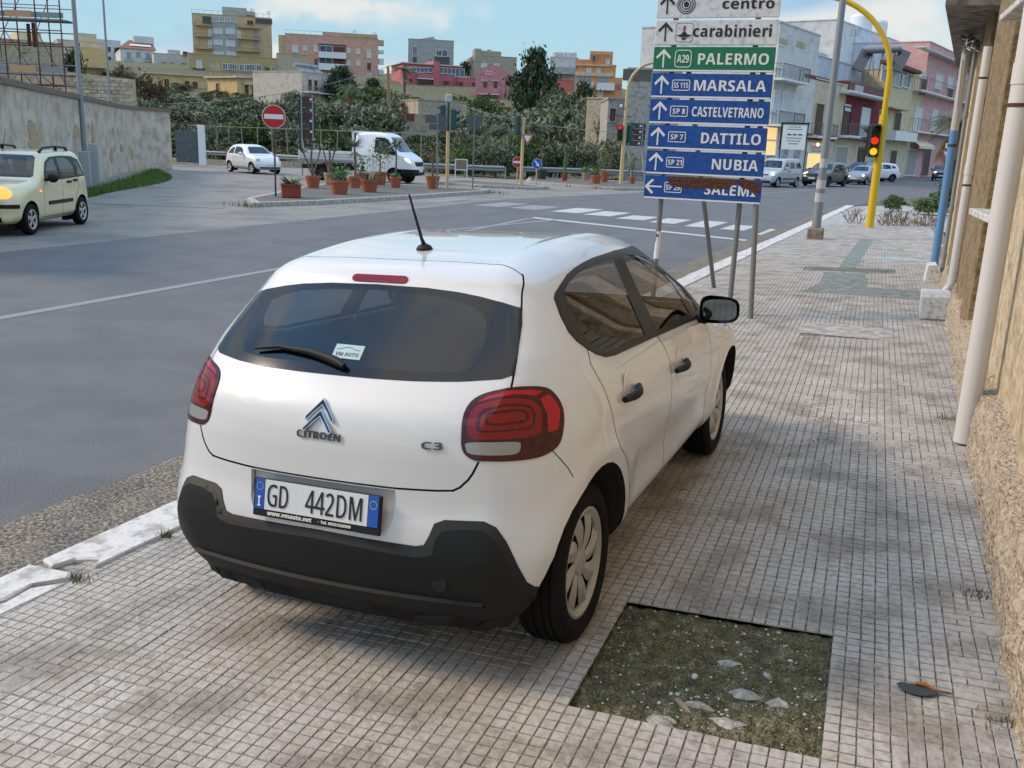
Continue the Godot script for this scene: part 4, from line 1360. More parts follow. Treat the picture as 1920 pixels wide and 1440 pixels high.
	small_car("oncoming_car", "dark oncoming car with both headlamps lit under the palm", Vector2(7.9, -106.5), Vector2(-0.06, 0.998), far, "cars waiting in the far street")
	flatbed_truck()
	scooter()

func flatbed_truck() -> void:
	var spec := {
		"cat": "truck", "wb": 3.75, "track": 1.70, "r": 0.35, "rim": 0.20, "tyre_w": 0.22, "spokes": 6, "rim_m": M.iron, "h": 2.34, "len": Vector2(1.72, 4.75), "paint": M.car_white2, "arch_at": [3.75],
		"rear_bow": 0.0, "rear_bow4": 0.0, "rear_taper": 0.0, "front_taper": 0.16, "front_bow": 0.16, "k_low": 0.14, "k_high": 0.14,
		"prof": [[1.74, 0.62], [1.72, 1.2], [1.73, 2.10], [1.82, 2.26], [2.2, 2.32], [2.8, 2.34], [3.2, 2.28], [3.45, 2.15], [3.80, 1.74], [4.05, 1.48], [4.25, 1.38], [4.58, 1.18], [4.70, 0.95], [4.74, 0.60], [4.66, 0.42], [4.2, 0.36], [3.0, 0.38], [2.0, 0.42]],
		"wy": [[0.3, 0.86], [0.5, 0.96], [0.9, 1.0], [1.3, 1.0], [1.5, 0.97], [1.9, 0.88], [2.2, 0.80], [2.4, 0.70]],
		"trim": [[[2.75, 1.42], [3.95, 1.30], [3.72, 1.62], [3.42, 2.02], [3.20, 2.10], [2.78, 2.10]]],
		"panes": [[[2.83, 1.47], [3.72, 1.38], [3.60, 1.62], [3.38, 1.95], [3.16, 2.04], [2.84, 2.04]], [[2.0, 1.46], [2.55, 1.46], [2.57, 2.03], [1.98, 2.03]]],
		"screen": [[-0.5, 2.14], [0.62, 2.12], [0.70, 2.02], [0.84, 1.50], [0.80, 1.46], [-0.5, 1.46]],
		"headlamp": [[-2.58, 1.12], [-2.44, 1.22], [-2.36, 1.16], [-2.46, 1.04], [-2.66, 0.98]], "lamp_m": M.lamp_on,
		"front_black": [[[-0.5, 1.02], [0.56, 1.04], [0.50, 0.84], [-0.5, 0.82]], [[-0.5, 0.66], [1.0, 0.70], [1.0, 0.36], [-0.5, 0.36]]],
		"gaps": [[[2.68, 2.1], [2.68, 0.5]], [[3.30, 0.9], [3.30, 0.5]], [[1.92, 2.1], [1.92, 0.6]]], "handles": [[2.80, 1.22], [2.08, 1.22]], "mirror": [3.60, 1.36], "plate": 0.62}
	var hd := Vector2(0.995, -0.10)
	var o := small_car("flatbed_truck", "white crew cab flatbed truck crossing behind the planted traffic island", Vector2(-23.4, -37.35), hd, spec)
	var b := MB.new()
	b.box(Vector3(0, 0.92, -0.28), Vector3(2.02, 0.10, 2.82))
	part("load_floor", b.mesh(), M.galvanised, o)
	for e: Array in [[Vector3(1.0, 1.17, -0.28), Vector3(0.04, 0.40, 2.82)], [Vector3(-1.0, 1.17, -0.28), Vector3(0.04, 0.40, 2.82)], [Vector3(0, 1.17, 1.12), Vector3(2.0, 0.40, 0.04)]]:
		b = MB.new()
		b.cbox(e[0], e[1], 0.012)
		var board := part("dropside", b.mesh(), plain("dropside_grey", lin(0.55, 0.56, 0.56), 0.45, 0.2), o)
		b = MB.new()
		for k in 3: b.box(e[0] + Vector3(0.022 * signf(e[0].x), -0.13 + 0.13 * k, 0.022 if e[0].x == 0 else 0.0), e[1] * Vector3(1.0, 0.05, 1.0) + Vector3(0.004, 0, 0.004))
		part("rib", b.mesh(), M.white_paint, board)
	b = MB.new()
	for x: float in [-0.95, 0.95]: b.box(Vector3(x, 1.62, -1.68), Vector3(0.08, 1.45, 0.08))
	b.box(Vector3(0, 2.32, -1.68), Vector3(1.98, 0.08, 0.08)); b.box(Vector3(0, 1.35, -1.68), Vector3(1.9, 0.8, 0.04))
	part("headboard", b.mesh(), M.white_paint, o)
	for x: float in [-0.95, 0.95]:
		b = MB.new()
		b.box(Vector3(x, 1.15, 1.13), Vector3(0.07, 0.5, 0.07))
		part("corner_post", b.mesh(), M.white_paint, o)
	b = MB.new()
	b.box(Vector3(0.42, 0.62, -1.2), Vector3(0.16, 0.2, 4.9)); b.box(Vector3(-0.42, 0.62, -1.2), Vector3(0.16, 0.2, 4.9))
	part("chassis", b.mesh(), M.dark, o)
	b = MB.new()
	for e: Array in [[-0.3, 1.15, -1.2, 0.5], [0.35, 1.12, -0.9, 0.42], [0.1, 1.1, -0.4, 0.38], [-0.4, 1.05, 0.1, 0.3]]:
		b.ball(Vector3(e[0], e[1], e[2]), Vector3(e[3], 0.22, e[3] * 0.8), 10, 7)
	var pos := o.transform
	var tarp_o := part(numbered("tarpaulin"), b.mesh(), plain("tarp", lin(0.03, 0.035, 0.05), 0.8), self, pos)
	tag(tarp_o, "bundled dark tarpaulin lying on the truck bed behind the cab", "tarpaulin")
	person("person", "person in an orange top sitting at the wheel of the flatbed truck", pos * Transform3D(Basis.IDENTITY, Vector3(0.42, 0.95, -2.75)), "sit", plain("orange_cloth", lin(0.55, 0.14, 0.03), 0.9), plain("dark_cloth", lin(0.03, 0.032, 0.04), 0.9), plain("hair_dark", lin(0.02, 0.015, 0.012), 0.8))

func figure(bones: Array, lo: Vector3, hi: Vector3, h: float, blend := 0.05) -> ArrayMesh:
	var nx := int((hi.x - lo.x) / h) + 2; var ny := int((hi.y - lo.y) / h) + 2; var nz := int((hi.z - lo.z) / h) + 2
	var val := PackedFloat32Array()
	val.resize(nx * ny * nz)
	var f := func(p: Vector3) -> float:
		var d := 1e9
		for e: Array in bones:
			var a: Vector3 = e[0]; var ab: Vector3 = e[1] - a
			var t := clampf((p - a).dot(ab) / maxf(ab.length_squared(), 1e-6), 0.0, 1.0)
			var q := (p - a - ab * t).length() - lerpf(e[2], e[3], t)
			var k := maxf(blend - absf(d - q), 0.0) / blend
			d = minf(d, q) - k * k * blend * 0.25
		return d
	for i in nx:
		for j in ny:
			for k in nz: val[(i * ny + j) * nz + k] = f.call(lo + Vector3(i, j, k) * h)
	var id := {}
	var v := PackedVector3Array(); var n := PackedVector3Array()
	for i in nx - 1:
		for j in ny - 1:
			for k in nz - 1:
				var o := (i * ny + j) * nz + k
				var q := [o, o + 1, o + nz, o + nz + 1, o + ny * nz, o + ny * nz + 1, o + ny * nz + nz, o + ny * nz + nz + 1]
				var cnt := 0
				for c: int in q: cnt += 1 if val[c] < 0 else 0
				if cnt == 0 or cnt == 8: continue
				var p := lo + Vector3(i + 0.5, j + 0.5, k + 0.5) * h
				var e := 0.004
				var g := Vector3.UP
				for it in 3:
					g = Vector3(f.call(p + Vector3(e, 0, 0)) - f.call(p - Vector3(e, 0, 0)), f.call(p + Vector3(0, e, 0)) - f.call(p - Vector3(0, e, 0)), f.call(p + Vector3(0, 0, e)) - f.call(p - Vector3(0, 0, e))) / (2 * e)
					p -= g * (f.call(p) / maxf(g.length_squared(), 0.1))
				id[o] = v.size(); v.append(p); n.append(g.normalized())
	var vv := PackedVector3Array(); var nn := PackedVector3Array()
	for i in range(1, nx - 1):
		for j in range(1, ny - 1):
			for k in range(1, nz - 1):
				var o := (i * ny + j) * nz + k
				var s := val[o] < 0
				for ax in 3:
					var st: int = [ny * nz, nz, 1][ax]; var s1: int = [nz, 1, ny * nz][ax]; var s2: int = [1, ny * nz, nz][ax]
					if s == (val[o + st] < 0): continue
					var q := [o, o - s1, o - s1 - s2, o - s2]
					var ok := true
					for c: int in q: ok = ok and id.has(c)
					if not ok: continue
					for tr: Array in [[0, 1, 2], [0, 2, 3]]:
						var a: int = id[q[tr[0]]]; var b: int = id[q[tr[1]]]; var c: int = id[q[tr[2]]]
						if (v[b] - v[a]).cross(v[c] - v[a]).dot(n[a]) > 0:
							var sw := b; b = c; c = sw
						for w: int in [a, b, c]: vv.append(v[w]); nn.append(n[w])
	var arr := []
	arr.resize(Mesh.ARRAY_MAX); arr[Mesh.ARRAY_VERTEX] = vv; arr[Mesh.ARRAY_NORMAL] = nn
	var am := ArrayMesh.new()
	if vv.size(): am.add_surface_from_arrays(Mesh.PRIMITIVE_TRIANGLES, arr)
	return am

func person(called: String, label: String, xf: Transform3D, pose: String, top: Material, legs: Material, hair: Material, helmet := false) -> void:
	var o := thing(called, label, "person", Vector3.ZERO)
	o.transform = xf
	var skin := plain("skin", lin(0.36, 0.20, 0.13), 0.6)
	var bones := [[Vector3(0, 0.0, 0), Vector3(0, 0.26, -0.01), 0.15, 0.145], [Vector3(0, 0.26, -0.01), Vector3(0, 0.46, -0.02), 0.15, 0.13], [Vector3(-0.17, 0.46, -0.02), Vector3(0.17, 0.46, -0.02), 0.075, 0.075], [Vector3(0, 0.5, -0.02), Vector3(0, 0.60, -0.03), 0.06, 0.052]]
	for s: float in [-1.0, 1.0]:
		bones.append_array([[Vector3(0.19 * s, 0.45, -0.02), Vector3(0.24 * s, 0.20, -0.14), 0.058, 0.046], [Vector3(0.24 * s, 0.20, -0.14), Vector3(0.20 * s, 0.20, -0.40), 0.046, 0.034]])
	var torso := part("body", figure(bones, Vector3(-0.36, -0.2, -0.52), Vector3(0.36, 0.68, 0.25), 0.03), top, o)
	var lb := []
	for s: float in [-1.0, 1.0]:
		lb.append_array([[Vector3(0.09 * s, -0.02, 0.0), Vector3(0.13 * s, 0.02, -0.42), 0.088, 0.062], [Vector3(0.13 * s, 0.02, -0.42), Vector3(0.13 * s, -0.40, -0.38), 0.058, 0.04], [Vector3(0.13 * s, -0.42, -0.36), Vector3(0.13 * s, -0.43, -0.52), 0.042, 0.034]])
	part("trousers", figure(lb, Vector3(-0.28, -0.5, -0.6), Vector3(0.28, 0.14, 0.15), 0.03), legs, o)
	var hb := [[Vector3(0, 0.70, -0.045), Vector3(0, 0.75, -0.04), 0.085, 0.10], [Vector3(0, 0.66, -0.09), Vector3(0, 0.70, -0.085), 0.05, 0.06], [Vector3(0, 0.70, -0.145), Vector3(0, 0.675, -0.150), 0.008, 0.014]]
	for s: float in [-1.0, 1.0]: hb.append([Vector3(0.092 * s, 0.71, -0.03), Vector3(0.094 * s, 0.69, -0.03), 0.016, 0.012])
	for s: float in [-1.0, 1.0]:
		hb.append([Vector3(0.20 * s, 0.20, -0.41), Vector3(0.19 * s, 0.205, -0.46), 0.030, 0.026])
		for fgr in 4: hb.append([Vector3((0.172 + 0.018 * fgr) * s, 0.215, -0.47), Vector3((0.172 + 0.018 * fgr) * s, 0.185, -0.485), 0.010, 0.009])
		hb.append([Vector3(0.165 * s, 0.20, -0.43), Vector3(0.155 * s, 0.185, -0.47), 0.011, 0.009])
	part("head_and_hands", figure(hb, Vector3(-0.28, 0.14, -0.52), Vector3(0.28, 0.88, 0.1), 0.018, 0.02), skin, o)
	var b := MB.new()
	if helmet:
		b.ball(Vector3(0, 0.745, -0.03), Vector3(0.135, 0.135, 0.15), 16, 10)
		part("helmet", b.mesh(), plain("helmet_white", lin(0.7, 0.7, 0.7), 0.25), o)
	else:
		b.ball(Vector3(0, 0.775, -0.015), Vector3(0.108, 0.085, 0.115), 14, 8)
		part("hair", b.mesh(), hair, o)
	b = MB.new()
	for s: float in [-1.0, 1.0]: b.ball(Vector3(0.034 * s, 0.725, -0.138), Vector3(0.014, 0.009, 0.007), 8, 5)
	b.box(Vector3(0, 0.648, -0.143), Vector3(0.045, 0.008, 0.006))
	part("eyes_and_mouth", b.mesh(), M.dark, o)

func scooter() -> void:
	var at := Vector3(-46.2, ROAD_Y + 0.002, -51.6)
	var turn := atan2(0.9, 0.35)
	var o := thing("scooter", "small white and dark motor scooter riding away past the guard rail", "scooter", at, turn)
	for z: float in [-0.64, 0.62]:
		var w := Node3D.new()
		w.name = "wheel"
		wheel_parts(w, 0.25, 0.11, 0.15, 6, M.iron, 0.0, false)
		w.position = Vector3(0, 0.25, z)
		o.add_child(w, true)
	var b := MB.new()
	b.tube([Vector3(0, 0.42, 0.75), Vector3(0, 0.55, 0.55), Vector3(0, 0.55, 0.25), Vector3(0, 0.36, 0.05)], [0.10, 0.17, 0.19, 0.12], 12)
	part("rear_body", b.mesh(), plain("scooter_dark", lin(0.03, 0.03, 0.035), 0.4), o)
	b = MB.new()
	b.cbox(Vector3(0, 0.27, -0.12), Vector3(0.34, 0.07, 0.5), 0.03)
	part("footboard", b.mesh(), M.scooter_dark, o)
	b = MB.new()
	b.tube([Vector3(0, 0.30, -0.36), Vector3(0, 0.60, -0.44), Vector3(0, 0.92, -0.46), Vector3(0, 1.02, -0.42)], [0.17, 0.20, 0.13, 0.08], 12)
	part("leg_shield", b.mesh(), plain("scooter_white", lin(0.62, 0.62, 0.62), 0.35), o)
	b = MB.new()
	b.tube([Vector3(-0.33, 1.03, -0.30), Vector3(-0.1, 1.03, -0.42), Vector3(0.1, 1.03, -0.42), Vector3(0.33, 1.03, -0.30)], [0.02], 8)
	part("handlebar", b.mesh(), M.black_plastic, o)
	b = MB.new()
	b.cbox(Vector3(0, 0.74, 0.32), Vector3(0.28, 0.10, 0.66), 0.045)
	part("seat", b.mesh(), M.black_plastic, o)
	b = MB.new()
	b.ball(Vector3(0, 0.62, 0.80), Vector3(0.10, 0.05, 0.04), 10, 6)
	part("tail_light", b.mesh(), M.red_bright, o)
	b = MB.new()
	b.box(Vector3(0, 0.47, 0.86), Vector3(0.17, 0.15, 0.01), Basis(Vector3.RIGHT, 0.3))
	part("number_plate", b.mesh(), M.plate_white, o)
	b = MB.new()
	b.tube([Vector3(0, 0.25, -0.64), Vector3(0, 0.62, -0.50)], [0.035], 8)
	part("fork", b.mesh(), M.galvanised, o)
	person("person", "rider in a black jacket and white helmet on the scooter", Transform3D(Basis(Vector3.UP, turn), at + Vector3(0, 0.86, 0)) * Transform3D(Basis.IDENTITY, Vector3(0, 0, 0.12)), "sit", plain("jacket_black", lin(0.018, 0.018, 0.02), 0.8), plain("jeans", lin(0.10, 0.14, 0.22), 0.9), M.dark, true)

func pave_y(x: float) -> float: return CROSS_FALL * x
func kerb_x(z: float) -> float: return -1.76 - 0.0655 * z
func wall_x(z: float) -> float: return 2.30 - 0.034 * z

func hill_y(x: float, z: float) -> float:
	var r := Vector2(x, z).length()
	var az := rad_to_deg(atan2(x, -z))
	var up := 0.0
	if r > 60: up = 5.6 * smooth(60, 150, r) + 11.0 * smooth(130, 235, r) + 10.0 * smooth(220, 400, r)
	return ROAD_Y - 0.012 + up * (1.0 - smooth(-14.0, -7.0, az))

func sheet(pts: Array, y: float) -> ArrayMesh:
	var pg := PackedVector2Array()
	for p: Array in pts: pg.append(Vector2(p[0], p[1]))
	var b := MB.new()
	b.slab(pg, y - 0.06, y)
	return b.mesh()

func flat_sheet(pts: Array, y: float) -> ArrayMesh:
	var pg := PackedVector2Array()
	for p: Array in pts: pg.append(Vector2(p[0], p[1]))
	if Geometry2D.is_polygon_clockwise(pg): pg.reverse()
	var b := MB.new()
	var ix := Geometry2D.triangulate_polygon(pg)
	for i in range(0, ix.size(), 3):
		var a := pg[ix[i]]; var c := pg[ix[i + 1]]; var d := pg[ix[i + 2]]
		if (c - a).cross(d - a) > 0:
			var s := c; c = d; d = s
		b.tri(Vector3(a.x, y, a.y), Vector3(c.x, y, c.y), Vector3(d.x, y, d.y))
	return b.mesh()

func build_ground() -> void:
	var grain := noise_tex(1, 0.09, [[0.25, lin(0.085, 0.087, 0.092)], [0.5, lin(0.135, 0.138, 0.146)], [0.75, lin(0.20, 0.204, 0.21)]], 512, 4)
	var blot := noise_tex(2, 0.012, [[0.3, Color(0.92, 0.92, 0.92)], [0.5, Color(0.97, 0.97, 0.97)], [0.62, Color(1.0, 1.0, 1.0)], [0.75, Color(0.95, 0.95, 0.945)]], 512, 5, FastNoiseLite.TYPE_SIMPLEX_SMOOTH, 20.0)
	rough_mat("asphalt", grain, 1.7, 0.82, bump_tex(3, 0.12, 5.0), 0.7, blot, 0.10)
	var grain2 := noise_tex(5, 0.09, [[0.25, lin(0.19, 0.182, 0.173)], [0.5, lin(0.255, 0.246, 0.233)], [0.75, lin(0.32, 0.307, 0.29)]], 512, 4)
	var blot2 := noise_tex(6, 0.010, [[0.25, Color(0.85, 0.85, 0.86)], [0.45, Color(0.95, 0.95, 0.95)], [0.62, Color(1.0, 0.99, 0.97)], [0.8, Color(0.93, 0.90, 0.86)]], 512, 5, FastNoiseLite.TYPE_SIMPLEX_SMOOTH, 30.0)
	rough_mat("dusty_asphalt", grain2, 1.4, 0.9, bump_tex(3, 0.12, 5.0), 0.6, blot2, 0.07)
	var grit := noise_tex(8, 0.05, [[0.2, lin(0.10, 0.085, 0.07)], [0.45, lin(0.20, 0.175, 0.145)], [0.6, lin(0.27, 0.24, 0.20)], [0.72, lin(0.42, 0.39, 0.34)]], 512, 5)
	rough_mat("grit", grit, 1.2, 0.95, bump_tex(9, 0.06, 14.0), 1.0, blot2, 0.3)
	var soil := noise_tex(10, 0.02, [[0.25, lin(0.05, 0.06, 0.025)], [0.5, lin(0.09, 0.10, 0.045)], [0.65, lin(0.15, 0.12, 0.07)], [0.8, lin(0.20, 0.16, 0.10)]], 512, 5)
	rough_mat("soil", soil, 0.12, 1.0)
	var b := MB.new()
	var az0 := -180.0
	var rings := [0.0, 8.0, 20.0, 40.0, 60.0, 75.0, 90.0, 110.0, 130.0, 150.0, 175.0, 200.0, 235.0, 280.0, 340.0, 420.0, 600.0, 1200.0]
	for i in rings.size() - 1:
		for k in 90:
			var q := []
			for e: Array in [[rings[i], k], [rings[i], k + 1], [rings[i + 1], k + 1], [rings[i + 1], k]]:
				var a := deg_to_rad(az0 + 4.0 * e[1])
				var x: float = e[0] * sin(a); var z: float = -e[0] * cos(a)
				q.append(Vector3(x, hill_y(x, z), z))
			if rings[i] > 0: b.tri(q[0], q[1], q[2])
			b.tri(q[0], q[2], q[3])
	var gm := b
	for i in range(0, gm.v.size(), 3):
		if gm.n[i].y < 0:
			var s := gm.v[i + 1]; gm.v[i + 1] = gm.v[i + 2]; gm.v[i + 2] = s
			for k in 3: gm.n[i + k] = -gm.n[i + k]
	struct("ground", gm.mesh(), M.soil)
	struct("side_road", flat_sheet([[-60, 14], [-11.5, 14], [-2, 14], [-2, -30], [4, -60], [-6, -62], [-14, -54], [-22, -50], [-48, -56], [-70, -50]], ROAD_Y - 0.006), M.dusty_asphalt)
	struct("main_road", flat_sheet([[-2.40 - 0.0655 * 14, 14], [-2.40 + 0.0655 * 37, -37], [1.6, -44], [6, -62], [28, -150], [2, -150], [-5, -100], [-9.5, -70], [-9.0, -42], [-11.4, -30], [-11.6, -16], [-11.7, 14]], ROAD_Y - 0.001), M.asphalt)
	struct("gutter", gutter_mesh(), M.grit)
	var worn := noise_tex(12, 0.06, [[0.3, lin(0.24, 0.24, 0.24)], [0.42, lin(0.42, 0.42, 0.42)], [0.55, lin(0.55, 0.55, 0.54)]], 512, 5)
	rough_mat("road_paint", worn, 1.3, 0.8)
	var faint := noise_tex(13, 0.06, [[0.3, lin(0.17, 0.17, 0.175)], [0.5, lin(0.25, 0.25, 0.25)], [0.7, lin(0.33, 0.33, 0.33)]], 512, 5)
	rough_mat("faint_paint", faint, 1.3, 0.8)
	var y := ROAD_Y + 0.003
	for st: Array in [[-12.9, -12.3, -26.3, -28.7], [-10.9, -9.9, -26.0, -28.5], [-9.55, -8.5, -25.8, -27.9], [-7.95, -7.0, -25.5, -27.9], [-6.75, -5.85, -25.0, -27.1], [-5.5, -4.65, -24.3, -26.0], [-4.35, -3.6, -23.7, -25.7], [-3.22, -2.5, -23.1, -25.7], [-2.2, -1.55, -22.9, -24.8], [-1.1, -0.52, -21.9, -24.1]]:
		var m: Material = M.road_paint if st[0] > -8.5 else M.faint_paint
		struct("zebra_stripe", flat_sheet([[st[0], st[2]], [st[1], st[2] + 0.05], [st[1] + 0.12, st[3]], [st[0] + 0.12, st[3] - 0.05]], y), m)
	struct("stop_line", flat_sheet([[-7.5, -22.35], [-0.75, -19.65], [-0.72, -20.0], [-7.5, -22.75]], y), M.road_paint)
	struct("lane_line", flat_sheet([[-7.30, 6.0], [-7.14, 6.0], [-6.86, -9.6], [-7.4, -22.2], [-7.55, -22.2], [-7.02, -9.6]], y), M.faint_paint)
	struct("lane_line", flat_sheet([[-8.0, -16.0], [-7.85, -16.0], [-6.62, -22.3], [-6.78, -22.4]], y + 0.001), M.faint_paint)
	struct("far_line", flat_sheet([[-4.4, -46], [-4.25, -46], [-1.2, -63], [-1.35, -63]], y), M.faint_paint)
	struct("edge_line", flat_sheet([[-18.9, -17.2], [-18.7, -17.5], [-15.3, -18.9], [-15.4, -18.5]], y), M.faint_paint)
	island([[-15.0, -19.6], [-14.3, -22.0], [-13.8, -26.8], [-13.5, -33.3], [-13.75, -34.6], [-16.2, -35.0], [-18.9, -34.6], [-20.3, -32.3], [-18.6, -27.0], [-16.4, -21.2]], "traffic_island")
	island([[-18.6, -39.2], [-15.6, -38.1], [-13.4, -38.7], [-13.1, -40.4], [-14.7, -41.8], [-18.8, -43.2]], "traffic_island")
	island([[-16.2, -45.6], [-12.1, -43.5], [-10.2, -43.2], [-9.4, -44.2], [-8.9, -47.5], [-9.6, -53.2], [-18.5, -52.5]], "traffic_island")

func island(pts: Array, called: String) -> void:
	var pg := PackedVector2Array()
	for p: Array in pts: pg.append(Vector2(p[0], p[1]))
	var inner: PackedVector2Array = Geometry2D.offset_polygon(pg, -0.22)[0]
	var b := MB.new()
	b.slab(inner, ROAD_Y - 0.02, -0.025)
	var top := struct(called, b.mesh(), rough_mat("island_top", noise_tex(15, 0.05, [[0.25, lin(0.07, 0.068, 0.062)], [0.5, lin(0.12, 0.115, 0.105)], [0.75, lin(0.19, 0.18, 0.16)]], 512, 5), 0.8, 0.95))
	for i in pg.size():
		var a := pg[i]
		var c := pg[(i + 1) % pg.size()]
		var l := (c - a).length()
		var n := maxi(1, int(l / 1.05))
		for k in n:
			var p0 := a.lerp(c, (k + 0.006) / n)
			var p1 := a.lerp(c, (k + 0.994) / n)
			var m := (p0 + p1) * 0.5
			var d := (p1 - p0).normalized()
			var nn := Vector2(-d.y, d.x)
			if Geometry2D.is_point_in_polygon(m + nn * 0.05, pg) == false: nn = -nn
			b = MB.new()
			b.cbox(Vector3(m.x + nn.x * 0.11, (ROAD_Y - 0.02) * 0.5 - 0.005 + rng.randf_range(-0.004, 0.004), m.y + nn.y * 0.11), Vector3((p1 - p0).length(), 0.02 - ROAD_Y - 0.01, 0.22), 0.015, Basis(Vector3(d.x, 0, d.y), Vector3.UP, Vector3(-d.y, 0, d.x)))
			part("kerb_stone", b.mesh(), M.kerb_dull, top)

func gutter_mesh() -> ArrayMesh:
	var b := MB.new()
	var fn := FastNoiseLite.new()
	fn.seed = 5; fn.frequency = 2.2
	var z := 10.0
	var h := func(x: float, zz: float, t: float) -> Vector3:
		return Vector3(x + 0.06 * fn.get_noise_2d(zz * 1.6, 9.0) * (1.0 if t > 0.9 else 0.0), ROAD_Y + 0.012 + 0.03 * (1.0 - t) * (0.6 + fn.get_noise_2d(x * 3.0, zz)) - 0.010 * smooth(0.8, 1.0, t), zz)
	while z > -40.0:
		var dz := 0.16 if z > -8 else 0.6
		for k in 7:
			var q := []
			for e: Array in [[k, z], [k, z - dz], [k + 1, z - dz], [k + 1, z]]:
				var t: float = e[0] / 7.0
				q.append(h.call(lerpf(kerb_x(e[1]) + 0.02, -2.42 - 0.0655 * e[1], t), e[1], t))
			b.quad(q[0], q[1], q[2], q[3])
		z -= dz
	return b.mesh()

func slab_mesh(kind: int, sd: int) -> ArrayMesh:
	var r := RandomNumberGenerator.new()
	r.seed = sd
	var b := MB.new()
	var size := 0.2065
	var c := size / 4.0
	var used := {}
	for i in 4:
		for j in 4:
			if used.has(i * 4 + j): continue
			var w := 1
			var d := 1
			var p := [0.03, 0.10, 0.30][kind] as float
			if kind >= 1 and j < 3 and r.randf() < p and not used.has(i * 4 + j + 1): d = 2
			if kind == 2 and j < 2 and d == 2 and r.randf() < 0.6 and not used.has(i * 4 + j + 2): d = 3
			if kind == 2 and i < 3 and r.randf() < 0.25:
				var free := true
				for e in d:
					if used.has((i + 1) * 4 + j + e): free = false
				if free: w = 2
			if kind == 0 and i < 3 and r.randf() < p and not used.has((i + 1) * 4 + j): w = 2
			for e in w:
				for f in d: used[(i + e) * 4 + j + f] = true
			var g := 0.0020
			var x0 := i * c - size / 2 + (g if i > 0 else 0.0018) + r.randf_range(-0.0006, 0.0006)
			var x1 := (i + w) * c - size / 2 - (g if i + w < 4 else 0.0022) + r.randf_range(-0.0006, 0.0006)
			var z0 := j * c - size / 2 + (g if j > 0 else 0.0022) + r.randf_range(-0.0006, 0.0006)
			var z1 := (j + d) * c - size / 2 - (g if j + d < 4 else 0.0022) + r.randf_range(-0.0006, 0.0006)
			var y := r.randf_range(-0.0005, 0.0005)
			var e2 := 0.0016
			var T := [Vector3(x0 + e2, y, z0 + e2), Vector3(x0 + e2, y, z1 - e2), Vector3(x1 - e2, y, z1 - e2), Vector3(x1 - e2, y, z0 + e2)]
			var L := [Vector3(x0, -0.006, z0), Vector3(x0, -0.006, z1), Vector3(x1, -0.006, z1), Vector3(x1, -0.006, z0)]
			b.quad(T[0], T[1], T[2], T[3])
			for k in 4: b.quad(L[k], L[(k + 1) % 4], T[(k + 1) % 4], T[k])
	return b.mesh()

